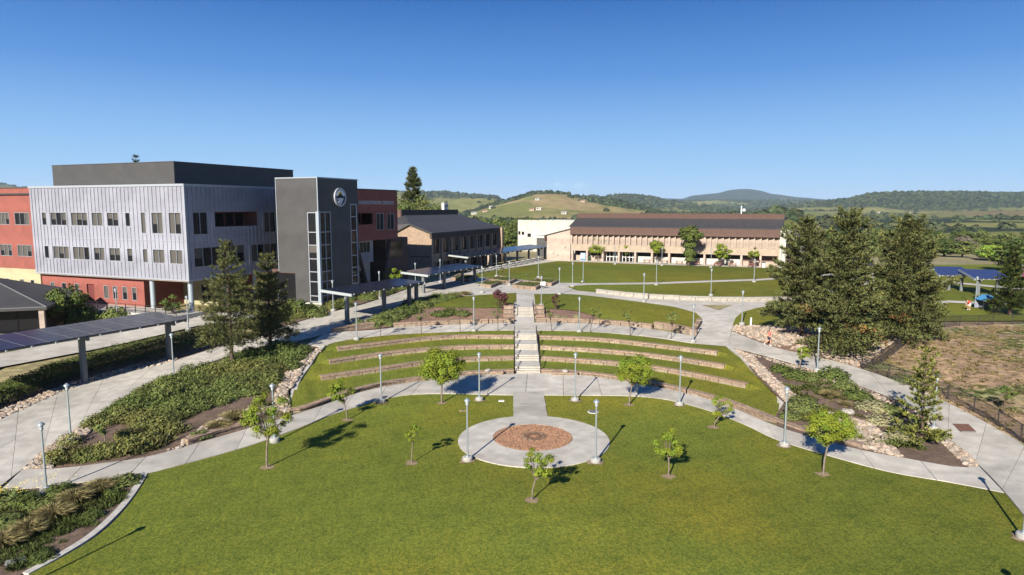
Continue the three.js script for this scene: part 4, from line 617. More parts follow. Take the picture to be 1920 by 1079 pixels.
// --- link building with a rising shed roof left of the classrooms, and the white block behind
{
  const B = thing('link_building', 'tan walled low building with sloping dark roof between library and classrooms', 'building', null, 14.44, 0, -163.52, -24.61 * DEG);
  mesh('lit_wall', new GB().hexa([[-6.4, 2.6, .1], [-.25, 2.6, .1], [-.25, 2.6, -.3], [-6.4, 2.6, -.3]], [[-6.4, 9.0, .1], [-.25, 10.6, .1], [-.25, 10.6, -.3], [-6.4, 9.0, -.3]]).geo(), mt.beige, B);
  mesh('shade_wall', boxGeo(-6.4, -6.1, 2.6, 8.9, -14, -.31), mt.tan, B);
  mesh('roof', new GB().hexa([[-7, 8.9, .4], [-.3, 10.6, .4], [-.3, 10.6, -14], [-7, 8.9, -14]], [[-7, 9.1, .4], [-.3, 10.8, .4], [-.3, 10.8, -14], [-7, 9.1, -14]]).geo(), mt.roofDk, B);
  mesh('fascia', boxGeo(-7.05, -6.7, 7.6, 8.88, -14, .3), mt.brown, B);
  mesh('rear_wing', boxGeo(-15, -6.5, 2.6, 7.6, -18, -14.1), mt.grey, B); mesh('rear_wing_roof', boxGeo(-16, -6.4, 7.62, 8.2, -22, -13.6), mt.white, B); mesh('end_pier', boxGeo(-7, -6.45, 2.6, 7.6, -14.05, -13.2), mt.tan, B);
  for (const [x, y] of [[-4.6, 4.6], [-3.4, 4.2], [-1.6, 6]]) mesh('wall_fitting', boxGeo(x - .12, x + .12, y, y + .25, .101, .25), mt.steelDk, B);
}
{
  const p = [1.86, 7.75, -215], q = [18.92, 8.33, -200], t = [1.86, 11.89, -215];
  const B = thing('white_building', 'plain white flat roofed block behind the tan link building', 'building', null, p[0], 0, p[2], Math.atan2(-(q[2] - p[2]), q[0] - p[0]));
  const F = faceOn('Z', 0), w = [[.2, 1.1, 7.2, 8.3, 1], [1.6, 2.7, 7.2, 8.2, 1], [4, 5.4, 6.6, 7.7, 1]];
  mesh('wall', pierced(new GB(), F, 0, 24, 1, t[1], -.4, 0, w).geo(), mt.white, B); for (const k of w) windowOn(B, F, ...k, { blinds: 0, frame: mt.fasciaDk });
  mesh('body', boxGeo(.1, 23.9, 1, t[1] - .4, -14, -.6), mt.white, B); mesh('roof_block', boxGeo(7, 22, t[1] - .5, t[1] + .05, -12, -2), mt.white, B);
  for (const x of [7.6, 9.5, 11, 13]) mesh('roof_pipe', limb([[x, t[1], -1.5], [x, t[1] + .9, -1.5]], [.1, .1]), mt.steelDk, B);
}
// --- dark roofed low building at the far left
{
  const p = [-52.34, -74.44];
  const B = thing('low_building', 'low dark hipped roof building at the left edge behind the solar canopy', 'building', null, p[0], 0, p[1], 20 * DEG);
  const r = new GB(), e = 5.0, z0 = 1, z1 = -15, x1 = .6, x0 = -26, rz = -7, ry = 8.0;
  r.quad([x0, e, z0], [x1, e, z0], [x1 - 8, ry, rz], [x0, ry, rz]); r.tri([x1, e, z0], [x1, e, z1], [x1 - 8, ry, rz]); r.quad([x1, e, z1], [x0, e, z1], [x0, ry, rz], [x1 - 8, ry, rz]); r.quad([x0, e - .3, z0], [x1, e - .3, z0], [x1, e, z0], [x0, e, z0]); r.quad([x1, e - .3, z0], [x1, e - .3, z1], [x1, e, z1], [x1, e, z0]); r.quad([x0, e - .3, z1], [x1, e - .3, z1], [x1, e - .3, z0], [x0, e - .3, z0]);
  mesh('roof', r.geo(), mt.roofDk, B);
  stuff(mesh('roof_edge', (() => { const q = new GB(); q.beam([x1, e + .03, z0], [x1 - 8, ry + .03, rz], .12, .1); q.beam([x0, e + .02, z0 + .02], [x1, e + .02, z0 + .02], .1, .08); return q.geo(); })(), mt.steelDk, B));
  mesh('wall', boxGeo(x0, -.6, .5, 4.69, -18, -.8), mt.brown, B);
  for (let i = 0; i < 9; i++) mesh('window', boxGeo(-2.62 - i * 2, -.7 - i * 2, .9, 4.6, -.79, -.72), mt.pane, B);
  mesh('post', boxGeo(-.25, .25, .4, 4.7, .3, .8), mt.beige, B); mesh('post', boxGeo(-9.6, -9.1, .4, 4.7, .3, .8), mt.beige, B); mesh('planter_block', boxGeo(-5, -2.5, .4, 2.2, .6, 1.6), mt.beige, B);
}

// ---------------------------------------------------------------- solar canopies
function canopy(label, a, b, yn, yf, width, cols, rows, posts, { mat = mt.panel, postMat = mt.post, both = true } = {}) {
  const L = Math.hypot(b[0] - a[0], b[1] - a[1]), B = thing('solar_canopy', label, 'solar canopy', 'solar canopies along the walkway', a[0], 0, a[1], Math.atan2(-(b[1] - a[1]), b[0] - a[0]));
  const Y = z => lerp(yn, yf, -z / width), cw = L / cols, rw = width / rows;
  for (let i = 0; i < cols; i++) for (let j = 0; j < rows; j++) {
    const x0 = i * cw + .015, x1 = (i + 1) * cw - .015, z0 = -j * rw - .015, z1 = -(j + 1) * rw + .015, T = .05;
    mesh('solar_panel', new GB().hexa([[x0, Y(z0) - T, z0], [x1, Y(z0) - T, z0], [x1, Y(z1) - T, z1], [x0, Y(z1) - T, z1]], [[x0, Y(z0), z0], [x1, Y(z0), z0], [x1, Y(z1), z1], [x0, Y(z1), z1]]).geo(), mat, B);
  }
  if (rows > 4) for (let i = 1; i < cols; i++) mesh('frame_bar', new GB().beam([i * cw, Y(0) + .004, 0], [i * cw, Y(-width) + .004, -width], .035, .02).geo(), mt.steelDk, B);
  for (let j = 0; j <= 4; j++) { const z = lerp(-.25, -width + .25, j / 4); mesh('purlin', new GB().beam([.05, Y(z) - .16, z], [L - .05, Y(z) - .16, z], .1, .18).geo(), mt.steelDk, B); }
  for (const x of [.02, L - .02]) mesh('end_beam', new GB().beam([x, Y(0) - .2, .1], [x, Y(-width) - .2, -width - .1], .14, .32).geo(), mt.steel, B);
  const ends = new GB(); for (let x = .4; x < L; x += cw) ends.box(x, x + .12, Y(0) - .2, Y(0) - .06, .0, .1); stuff(mesh('rail_end', ends.geo(), mt.steel, B));
  for (const t of posts) {
    const x = t * L, q = new GB(); for (const z of both ? [-1.1] : [-1.1, -width + .9]) { const wx = a[0] + (b[0] - a[0]) * t + (b[1] - a[1]) / L * -z * 0, g = ground(a[0] + (b[0] - a[0]) * t, a[1] + (b[1] - a[1]) * t) - .3; q.box(x - .2, x + .2, g, Y(z) - .25, z - .2, z + .2); }
    mesh('post', q.geo(), postMat, B);
    mesh('arm', new GB().beam([x, Y(0) - .36, -.1], [x, Y(-width) - .36, -width + .1], .22, .24).geo(), mt.steelDk, B);
  }
  return B;
}
canopy('nearest dark solar panel canopy on posts above the long hedge at left', [-41.16, -47.69], [-32.08, -65.89], 5, 5.35, 5.2, 11, 5, [.08, .52, .93]);
canopy('solar panel canopy over the walkway in front of the dark tower', [-18.75, -77.91], [-11.81, -90.58], 5.95, 6.2, 4.6, 8, 4, [.03, .5, .86, .97]);
canopy('solar panel canopy between tower canopy and the square planters', [-12.84, -102.01], [-5.32, -117.58], 5.75, 6.05, 4.8, 9, 2, [.03, .38, .72, .97]);
canopy('longest and farthest solar panel canopy over the picnic tables', [-8.85, -134.1], [9.6, -169.33], 6.1, 6.5, 5.5, 18, 1, [.03, .28, .45, .6, .75, .89, .98]);
canopy('left blue solar panel canopy on the far right lawn', [69.69, -109.39], [74.72, -108.1], 5, 5.9, 6, 7, 1, [.35, .7], { mat: mt.panelBlue });
canopy('right blue solar panel canopy beside the far conifer', [71.76, -104.02], [76.86, -102.85], 5, 5.9, 6, 7, 1, [.2, .7], { mat: mt.panelBlue });
canopy('blue solar panel canopy glimpsed between the big pines', [64.03, -128.17], [68.49, -127], 5, 5.9, 6, 6, 1, [.2, .8], { mat: mt.panelBlue });

// ---------------------------------------------------------------- lamp posts
const lampG = { base: lathe([[0, .3], [.26, .3], [.33, .26], [.34, -.25], [0, -.25]], 20), flange: lathe([[0, .36], [.12, .36], [.15, .3], [.15, .28]], 14), pole: limb([[0, .3, 0], [0, 2, 0], [0, 3.62, 0]], [.068, .06, .052], 10), neck: lathe([[.05, 3.6], [.1, 3.62], [.1, 3.68], [.075, 3.7]], 14), glass: lathe([[.085, 3.7], [.115, 3.85], [.105, 3.93]], 14), cap: lathe([[.19, 3.9], [.2, 3.93], [.15, 4.0], [.08, 4.05], [.02, 4.1], [0, 4.1]], 16) };
mt.soil = M(.42, .3, .18, { tex: gDirt, tile: 1.3, roughness: 1 });
function soilRing(r) { const g = new GB(), n = 18, q = []; for (let i = 0; i < n; i++) { const a = i / n * 6.2832, k = r * rr(.75, 1.25); q.push([Math.cos(a) * k, .035, -Math.sin(a) * k]); } for (let i = 0; i < n; i++) g.tri([0, .06, 0], q[i], q[(i + 1) % n]); return g.geo(); }
function lamp(label, x, z, y = ground(x, z) + .05, bar = false) {
  const g = thing('lamp_post', label, 'lamp post', 'grey lamp posts of the campus walks', x, y, z);
  mesh('concrete_base', lampG.base, mt.base, g); mesh('flange', lampG.flange, mt.pole, g); mesh('pole', lampG.pole, mt.pole, g);
  if (/lawn|plaza/.test(label) && z > -70) mesh('bare_soil', soilRing(.52), mt.soil, g);
  const h = mesh('lamp_head', lampG.glass, mt.glassLamp, g); mesh('lamp_cap', lampG.cap, mt.pole, h); mesh('lamp_neck', lampG.neck, mt.pole, h);
  return g;
}
for (const [l, x, z, y] of [
  ['lamp post in the foreground flower bed at far left', -26.24, -36.38], ['lamp post at the pointed tip of the left shrub bed', -29.56, -43.66], ['lamp post rising from the left shrub bed beside the wide walkway', -30.02, -58.5], ['lamp post behind the sparse tree on the left path edge', -16.26, -44.6],
  ['lamp post on the lawn edge left of the big round tree', -10.66, -53.52], ['lamp post left of the plaza stem on the lawn edge', -2.71, -54.47], ['lamp post at the left rim of the round plaza', -2.82, -41.16], ['lamp post at the right rim of the round plaza', 5.27, -40.88],
  ['lamp post right of the plaza stem on the lawn edge', 5.23, -54.38], ['lamp post on the lawn edge right of the second round tree', 13.4, -52.47], ['lamp post on the lawn edge where the right mow strip ends', 18.21, -43.5], ['lamp post beside the right walkway below the big pines', 27.6, -59.65],
  ['lamp post beside the young yellow green pine on the right walkway', 30, -46.43], ['lamp post at the right edge of the picture by the lower lawn', 24.79, -31.02], ['lamp post just left of the lower lawn corner, its shadow on the grass', -17.61, -33.14, 1], ['lamp post just below the lower right lawn corner, its shadow on the grass', 22.72, -29.11, 1],
  ['lamp post at the bend where the left walkway meets the upper walkway', -16.79, -71.73], ['lamp post on the upper walkway left of the stairs', -4.4, -76.76], ['lamp post on the upper walkway right of the stairs', 7.72, -76.32], ['lamp post at the right end of the upper walkway', 19.11, -70.11],
  ['lamp post on the small lawn beside the right path junction', 27, -78.15], ['lamp post before the pale retaining wall', 18.29, -92.77], ['lamp post behind the pale retaining wall', 29.42, -98.9], ['lamp post at the right of the upper stair landing', 3.93, -89.51], ['lamp post on the plaza path before the crescent lawn', 7.08, -99.84],
  ['lamp post at the left tip of the crescent lawn', 9.89, -109.47], ['lamp post at the left end of the thin far path', 12.28, -115.84], ['lamp post at the middle of the thin far path', 23.93, -111.15], ['lamp post at the right end of the thin far path', 41.73, -115.56],
  ['lamp post in front of the tower glazing behind the canopy', -23.16, -86.4], ['lamp post on the walkway edge below the red wing', -19.15, -96.64], ['lamp post on the walkway before the library corner', -12.5, -116.85], ['lamp post behind the third canopy at the library gable', -15.81, -109.71],
  ['lamp post behind the square planters on the far lawn edge', -2.92, -126.42], ['lamp post between the square planters', -0.45, -112.05], ['lamp post behind the right hand planters on the far lawn', 4.85, -123.45], ['thin lamp post at the end of the third canopy', -4.57, -102.4],
  ['lamp post in front of the raised walk of the silver building', -48.32, -81.52], ['lamp post at the end of the nearest canopy by the columns', -37.06, -76.09], ['lamp post on the far right lawn before the blue canopies', 65.61, -94.53], ['lamp post behind the two left pines by the entrance', -28.33, -81.14],
  ['small lamp post at the classroom front by the glass doors', 23.08, -150.77], ['small lamp post at the classroom front left of the ivy tree', 32.74, -146.89], ['small lamp post at the classroom front right of the ivy tree', 42.05, -142.07],
]) y ? lamp(l, x - 3.9, z + 8.3) : lamp(l, x, z);   // two stand a shadow length short of where their shadows end

// ---------------------------------------------------------------- chain link fences
function fence(label, pl, h, step) {
  const B = thing('chain_link_fence', label, 'fence', 'dark chain link fences'), n = Math.round(plen(pl) / step), s = resample(pl, n), wires = new GB();
  s.forEach((p, i) => {
    const y = ground(...p); mesh('post', limb([[p[0], y - .2, p[1]], [p[0], y + h + .05, p[1]]], [.045, .045], 8), mt.rail, B);
    if (!i) return; const a = s[i - 1], ya = ground(...a), L = Math.hypot(p[0] - a[0], p[1] - a[1]);
    mesh('rail', limb([[a[0], ya + h, a[1]], [p[0], y + h, p[1]]], [.032, .032], 6), mt.rail, B); mesh('rail', limb([[a[0], ya + .1, a[1]], [p[0], y + .1, p[1]]], [.014, .014], 5), mt.rail, B);
    const P = (u, v) => [lerp(a[0], p[0], u / L), lerp(ya, y, u / L) + .1 + v, lerp(a[1], p[1], u / L)];
    for (let u = -h; u < L; u += .13) { const u0 = Math.max(0, u), u1 = Math.min(L, u + h - .1); if (u1 > u0) { wires.beam(P(u0, u0 - u), P(u1, u1 - u), .009); wires.beam(P(u0, h - .1 - (u0 - u)), P(u1, h - .1 - (u1 - u)), .009); } }
  });
  stuff(mesh('wire_mesh', wires.geo(), mt.rail, B));
}
fence('dark chain link fence along the outer side of the right walkway', [[32.42, -61.17], [33.53, -58.26], [34.51, -55.33], [35.3, -52.59], [35.37, -49.6], [35.05, -46.2], [34.15, -41.59]], 1.25, 3);
fence('dark chain link fence curving up from the walkway toward the pines', [[32.42, -61.17], [33.63, -61.78], [35.19, -63.01], [37.65, -65.52], [39.88, -67.96], [41.82, -70.28]], 1.25, 1.8);
fence('dark chain link fence across the top of the dry field', [[46.45, -76.17], [53.01, -79.37], [55.43, -79.56], [58.6, -80.8], [61.03, -81.02], [68.44, -82.93]], 1.25, 2.7);

// ---------------------------------------------------------------- square planters on the upper plaza
const planters = [['nearest square stone planter on the upper plaza, right of the path', [[0.09, -108.28], [3.78, -105.32], [5.37, -111.4], [1.65, -115.07]]], ['square stone planter at the right rear of the upper plaza', [[3.08, -113.8], [6.56, -110.62], [8.07, -115.95], [4.54, -119.04]]], ['square stone planter left of the path, beside the third canopy end', [[-5.27, -110.43], [-3.36, -108.11], [-1.91, -114.08], [-4.22, -117.85]]], ['square stone planter at the middle rear of the upper plaza', [[-3.84, -117.83], [-0.4, -113.6], [0.95, -119.25], [-2.45, -123.45]]], ['leftmost square stone planter under the third canopy', [[-10.9, -120.2], [-7.48, -117.57], [-6.33, -123.66], [-10.15, -127.69]]]];
const planterTops = [];
for (const [l, c] of planters) {
  const B = thing('stone_planter', l, 'planter', 'square stone planters of the upper plaza'), cx = (c[0][0] + c[2][0]) / 2, cz = (c[0][1] + c[2][1]) / 2, y = ground(cx, cz) + .05;
  const inn = c.map(p => [lerp(p[0], cx, .16), lerp(p[1], cz, .16)]);
  for (let i = 0; i < 4; i++) {
    const a = c[i], b = c[(i + 1) % 4], ai = inn[i], bi = inn[(i + 1) % 4], n = Math.max(2, Math.round(Math.hypot(a[0] - b[0], a[1] - b[1]) / 1.3));
    for (let k = 0; k < n; k++) { const f = (p, q, t) => [lerp(p[0], q[0], t), lerp(p[1], q[1], t)], e = .012, ring = [f(a, b, k / n + e), f(a, b, (k + 1) / n - e), f(ai, bi, (k + 1) / n - e), f(ai, bi, k / n + e)]; mesh('wall_block', new GB().prism(ring, y - .3, y + .42).geo(), pickOf(stones), B); mesh('cap_stone', new GB().prism([f(a, b, k / n), f(a, b, (k + 1) / n - .003), f(ai, bi, (k + 1) / n - .003), f(ai, bi, k / n)].map(p => [cx + (p[0] - cx) * 1.02, cz + (p[1] - cz) * 1.02]), y + .425, y + .52).geo(), pickOf(caps), B); }
  }
  mesh('soil', new GB().prism(inn, y - .2, y + .4).geo(), mt.bark, B);
  planterTops.push([cx, y + .4, cz, Math.hypot(inn[0][0] - inn[1][0], inn[0][1] - inn[1][1]) / 2, Math.hypot(inn[2][0] - inn[1][0], inn[2][1] - inn[1][1]) / 2, Math.atan2(-(c[1][1] - c[0][1]), c[1][0] - c[0][0])]);
}

// ---------------------------------------------------------------- tables, bins, signs and small fittings
const tableG = { top: boxGeo(-.9, .9, .7, .76, -.38, .38), bench: boxGeo(-.9, .9, .42, .47, -.15, .15), leg: new GB().beam([0, 0, -.75], [0, .7, -.2], .08).geo(), leg2: new GB().beam([0, 0, .75], [0, .7, .2], .08).geo(), bar: boxGeo(-.04, .04, .34, .42, -.85, .85) };
const tableMat = M(.5, .48, .45, {}), tableRed = M(.36, .12, .08, {});
function picnic(label, x, z, ry, m, group) {
  const t = thing('picnic_table', label, 'picnic table', group, x, ground(x, z) + .05, z, ry);
  mesh('table_top', tableG.top, m, t); for (const s of [-.72, .72]) mesh('bench', tableG.bench, m, t).position.z = s;
  for (const x of [-.6, .6]) { mesh('leg', tableG.leg, mt.steelDk, t).position.x = x; mesh('leg', tableG.leg2, mt.steelDk, t).position.x = x; mesh('cross_bar', tableG.bar, mt.steelDk, t).position.x = x; }
}
{ const a = [-6.83, -132.23], b = [6.78, -164.47]; for (let i = 0; i < 11; i++) picnic(`${ORD[i]} pale picnic table from the near end under the longest solar canopy`, lerp(a[0], b[0], i / 10), lerp(a[1], b[1], i / 10), 62 * DEG, tableMat, 'picnic tables under the longest canopy'); }
for (const [l, x, z] of [['red picnic table left of the third small tree at the classroom front', 31.3, -156.07], ['red picnic table behind the third small tree at the classroom front', 35.02, -154.44], ['red picnic table just left of the ivy tree', 37.86, -152.07], ['red picnic table in the shadow right of the ivy tree', 41.1, -149.81], ['red picnic table by the fourth small tree at the classroom front', 44.65, -146.2], ['red picnic table right of the fourth small tree', 47.81, -145.59], ['red picnic table under the rightmost small tree at the classroom front', 51.3, -143.68]]) picnic(l, x, z, -24 * DEG, tableRed);
function boxThing(name, label, cat, px, parts, ry = 0) { const g = thing(name, label, cat, null, px[0], ground(...px) + .06, px[1], ry); for (const [n, geo, m] of parts) mesh(n, geo, m, g); return g; }
boxThing('vending_machine', 'blue and white vending machine at the left end of the classroom front', 'vending machine', [17.42, -164.04], [['cabinet', boxGeo(-.6, .6, 0, 1.9, -.4, .4), M(.25, .45, .7, {})], ['front_panel', boxGeo(-.5, .25, .7, 1.75, .401, .43), mt.whiteFr], ['dispenser', boxGeo(-.5, .5, .15, .45, .401, .43), mt.black]], -24 * DEG);
boxThing('litter_bin', 'green litter bin by the first column of the classroom front', 'bin', [18.55, -163.11], [['bin_body', lathe([[0, 0], [.32, 0], [.36, 1.05], [.3, 1.1], [0, 1.12]], 14), M(.03, .16, .07, {})], ['bin_lid', lathe([[.38, 1.06], [.36, 1.14], [.2, 1.3], [0, 1.32]], 14), mt.black]]);
boxThing('litter_bin', 'white litter bin at the right end of the classroom front', 'bin', [53.36, -142.49], [['bin_body', lathe([[0, 0], [.34, 0], [.36, 1.0], [0, 1.02]], 14), mt.whiteFr], ['bin_lid', lathe([[.38, 1.03], [.36, 1.12], [.2, 1.25], [0, 1.27]], 14), mt.black]]);
boxThing('bollard', 'white post on the small lawn above the rock bed', 'post', [27.78, -77.34], [['shaft', lathe([[.11, 0], [.11, 1.0], [0, 1.02]], 12), mt.whiteFr], ['band', lathe([[.125, .82], [.125, .9]], 12), mt.steelDk]]);
boxThing('utility_box', 'white utility box in the foreground bed at bottom left', 'utility box', [-22.33, -28.67], [['lid', boxGeo(-.36, .36, .12, .17, -.22, .22), mt.base], ['case', boxGeo(-.4, .4, -.2, .118, -.22, .22), mt.base]], 35 * DEG);
boxThing('drain_cover', 'pale drain cover in the grass right of the round plaza', 'drain cover', [6.37, -51.43], [['rim', lathe([[.45, -.1], [.45, .015], [.32, .015]], 20), mt.kerb], ['grate', lathe([[0, .01], [.31, .01]], 20), mt.steelDk]]);
boxThing('drain_cover', 'small white valve cover in the grass left of the plaza stem', 'drain cover', [-0.88, -54.41], [['lid', boxGeo(-.24, .24, -.1, .03, -.16, .16), mt.whiteFr], ['slot', boxGeo(-.12, .12, .031, .036, -.02, .02), mt.steelDk]]);
boxThing('drain_cover', 'tan valve cover in the grass left of the round plaza', 'drain cover', [-3.87, -51.69], [['lid', boxGeo(-.3, .3, -.1, .02, -.1, .1), mt.capA], ['slot', boxGeo(-.1, .1, .021, .026, -.02, .02), mt.steelDk]]);
{ const q = [[32.08, -47.58], [33.18, -47.5], [32.65, -45.91], [31.65, -45.98]]; const y = Math.max(...q.map(p => ground(...p))) + .125; const g = thing('metal_plate', 'rusty brown metal plate set in the right walkway', 'metal plate'); mesh('plate', new GB().prism([...q], y - .1, y).geo(), M(.3, .13, .08, { tex: gDirt, tile: 1.1 }), g); mesh('plate_frame', new GB().prism([...q].map(p => { const c = [(q[0][0] + q[2][0]) / 2, (q[0][1] + q[2][1]) / 2]; return [c[0] + (p[0] - c[0]) * 1.04, c[1] + (p[1] - c[1]) * 1.04]; }), y - .1, y - .006).geo(), mt.steelDk, g); }
boxThing('notice_sign', 'small white notice box on the plaza beside the nearest planter', 'sign', [4.96, -107.4], [['board', boxGeo(-.4, .4, .5, 1.1, -.05, .05), mt.whiteFr], ['leg', boxGeo(-.04, .04, 0, .5, -.04, .04), mt.steelDk]]);
boxThing('banner', 'purple banner on a pole at the right edge of the picture', 'banner', [90.8, -119.54], [['pole', limb([[0, 0, 0], [0, 4.2, 0]], [.06, .05]), mt.pole], ['cloth', boxGeo(.08, .9, 1.6, 3.9, -.015, .015), M(.18, .03, .1, {})], ['bracket', boxGeo(0, .95, 3.92, 3.97, -.02, .02), mt.pole]]);

// ---------------------------------------------------------------- fire ring in the wood chips
{
  const g = thing('stone_ring', 'ring of dry brush and small stones in the centre of the wood chips', 'stone ring', null, 1.5, ground(1.5, -45.4) + .09, -45.4);
  const rock = new THREE.IcosahedronGeometry(.1, 1);
  for (let i = 0; i < 26; i++) { const a = i / 26 * 6.283, m = mesh('stone', rock, i % 3 ? mt.stoneB : mt.bark, g); m.position.set(Math.cos(a) * .72, .04, Math.sin(a) * .72); m.scale.set(rr(.7, 1.3), rr(.5, .9), rr(.7, 1.3)); m.rotation.set(rr(0, 3), rr(0, 3), 0); }
  const q = new GB(); for (let i = 0; i < 1400; i++) { const a = rr(0, 6.283), r = rr(.38, .86), x = Math.cos(a) * r, z = Math.sin(a) * r, b = rr(0, 6.283), l = rr(.08, .2), y = rr(0, .1); q.tri([x, y, z], [x + .012, y, z + .012], [x + Math.cos(b) * l, y + rr(.02, .16), z + Math.sin(b) * l]); }
  stuff(mesh('dry_brush', q.geo(), M(.14, .08, .05, { side: THREE.DoubleSide }), g));
}

// ---------------------------------------------------------------- people
function bodyGeo(bones, k, res, lo, hi, pad = 0) {          // smooth union of tapered capsules
  const mc = new MarchingCubes(res, new THREE.MeshStandardMaterial(), false, false, 60000), c = [0, 1, 2].map(i => (lo[i] + hi[i]) / 2), half = Math.max(...[0, 1, 2].map(i => (hi[i] - lo[i]) / 2)) * 1.05;
  for (let z = 0; z < res; z++) for (let y = 0; y < res; y++) for (let x = 0; x < res; x++) {
    const p = [x, y, z].map((v, i) => c[i] + (v - res / 2) / (res / 2) * half); let s = 0;
    for (const [a, b, ra, rb] of bones) { const d = [b[0] - a[0], b[1] - a[1], b[2] - a[2]], e = [p[0] - a[0], p[1] - a[1], p[2] - a[2]], t = clamp((d[0] * e[0] + d[1] * e[1] + d[2] * e[2]) / (d[0] ** 2 + d[1] ** 2 + d[2] ** 2 + 1e-9)); const q = Math.hypot(e[0] - d[0] * t, e[1] - d[1] * t, e[2] - d[2] * t) - lerp(ra, rb, t) - pad; s += Math.exp(-q * k); }
    mc.field[x + y * res + z * res * res] = Math.log(s + 1e-30) / k;
  }
  mc.isolation = 0; mc.update();
  const g = new THREE.BufferGeometry(), n = mc.count; g.setAttribute('position', new THREE.Float32BufferAttribute(Array.from(mc.positionArray.slice(0, n * 3)).map((v, i) => v * half + c[i % 3]), 3)); g.setAttribute('normal', new THREE.Float32BufferAttribute(Array.from(mc.normalArray.slice(0, n * 3)), 3)); return g;
}
const skin = M(.5, .27, .18, { roughness: .6 });
function person(label, x, z, ry, J, top, bottom, hair, y0 = ground(x, z) + .1) {
  const B = thing('person', label, 'person', null, x, y0, z, ry), { head, neck, chest, hip, sh, el, ha, kn, an, toe } = J, hp = [-1, 1].map(s => [hip[0] + s * .09, hip[1] - .03, hip[2]]), shp = [-1, 1].map(s => [chest[0] + s * .17, chest[1] + .07, chest[2]]);
  const torso = [[hip, chest, .12, .14], [[shp[0][0] * .8, shp[0][1], shp[0][2]], [shp[1][0] * .8, shp[1][1], shp[1][2]], .075, .075]], arms = [], legs = [], shorts = [];
  const bones = [...torso, [chest, neck, .07, .052], [neck, head, .05, .06], [[head[0], head[1] - .03, head[2] + .015], [head[0], head[1] + .06, head[2]], .075, .088], [[head[0], head[1] - .015, head[2] + .085], [head[0], head[1] - .035, head[2] + .1], .014, .016]];
  [0, 1].forEach(i => { const s = i ? 1 : -1; bones.push([shp[i], el[i], .05, .038], [el[i], ha[i], .037, .026]);
    const d = [0, 1, 2].map(k => ha[i][k] - el[i][k]), l = Math.hypot(...d), u = d.map(v => v / l), tip = k => ha[i].map((v, q) => v + u[q] * k); bones.push([ha[i], tip(.07), .03, .034]);
    for (let f = 0; f < 4; f++) { const o = (f - 1.5) * .02, a = tip(.08), b = tip(.15 - Math.abs(f - 1.4) * .012); bones.push([[a[0], a[1], a[2] + o], [b[0] - s * .02, b[1], b[2] + o], .0095, .008]); }
    const t0 = tip(.03), t1 = tip(.08); bones.push([[t0[0], t0[1], t0[2] + .03], [t1[0], t1[1], t1[2] + .055], .011, .009]);
    bones.push([hp[i], kn[i], .085, .055], [kn[i], an[i], .055, .034], [an[i], toe[i], .04, .03]); shorts.push([hp[i], [lerp(hp[i][0], kn[i][0], .5), lerp(hp[i][1], kn[i][1], .5), lerp(hp[i][2], kn[i][2], .5)], .1, .085]); });
  const all = bones.flatMap(b => [b[0], b[1]]), lo = [0, 1, 2].map(i => Math.min(...all.map(p => p[i])) - .15), hi = [0, 1, 2].map(i => Math.max(...all.map(p => p[i])) + .15);
  const body = mesh('body', bodyGeo(bones, 60, 92, lo, hi), skin, B);
  mesh('shirt', bodyGeo([...torso, ...[0, 1].map(i => [shp[i], [0, 1, 2].map(k => lerp(shp[i][k], el[i][k], .3)), .055, .05])], 50, 40, lo, hi, .02), top, B);
  mesh('shorts', bodyGeo([[hip, [hip[0], hip[1] - .06, hip[2]], .13, .12], ...shorts], 50, 40, lo, hi, .016), bottom, B);
  mesh('hair', bodyGeo([[[head[0], head[1] + .07, head[2] - .03], [head[0], head[1] - .02, head[2] - .06], .085, .07], [[head[0], head[1] + .02, head[2] - .1], [head[0], head[1] - .16, head[2] - .13], .04, .015]], 50, 40, lo, hi, .004), hair, B);
  for (const i of [0, 1]) mesh('shoe', bodyGeo([[[an[i][0], an[i][1] - .02, an[i][2]], toe[i], .05, .042]], 50, 30, [an[i][0] - .2, an[i][1] - .2, an[i][2] - .2], [an[i][0] + .25, an[i][1] + .2, an[i][2] + .3], .004), mt.whiteFr, B);
  const eye = new THREE.SphereGeometry(.012, 8, 6); for (const s of [-1, 1]) { const e = mesh('eye', eye, mt.black, body); e.position.set(head[0] + s * .033, head[1] + .02, head[2] + .082); }
}
const hairBrown = M(.05, .025, .015, {});
person('runner in coral top and dark shorts on the right walkway', 26.48, -68.41, 70 * DEG, { head: [0, 1.55, .12], neck: [0, 1.4, .07], chest: [0, 1.22, .04], hip: [0, .9, 0], el: [[-.26, 1.08, -.16], [.26, 1.08, .1]], ha: [[-.24, 1.0, .08], [.18, 1.2, .28]], kn: [[-.1, .5, .2], [.1, .47, -.04]], an: [[-.1, .08, .14], [.1, .2, -.42]], toe: [[-.1, .04, .28], [.1, .06, -.36]] }, M(.75, .13, .1, {}), M(.02, .025, .04, {}), hairBrown);
person('person in a red top bending over on the far right lawn', 61.71, -90.07, -60 * DEG, { head: [0, 1.2, .5], neck: [0, 1.18, .36], chest: [0, 1.12, .24], hip: [0, .85, -.05], el: [[-.22, .85, .38], [.22, .85, .38]], ha: [[-.15, .65, .5], [.15, .65, .5]], kn: [[-.12, .46, .08], [.12, .46, .08]], an: [[-.12, .08, -.02], [.12, .08, -.02]], toe: [[-.12, .04, .14], [.12, .04, .14]] }, M(.65, .03, .03, {}), mt.whiteFr, hairBrown);
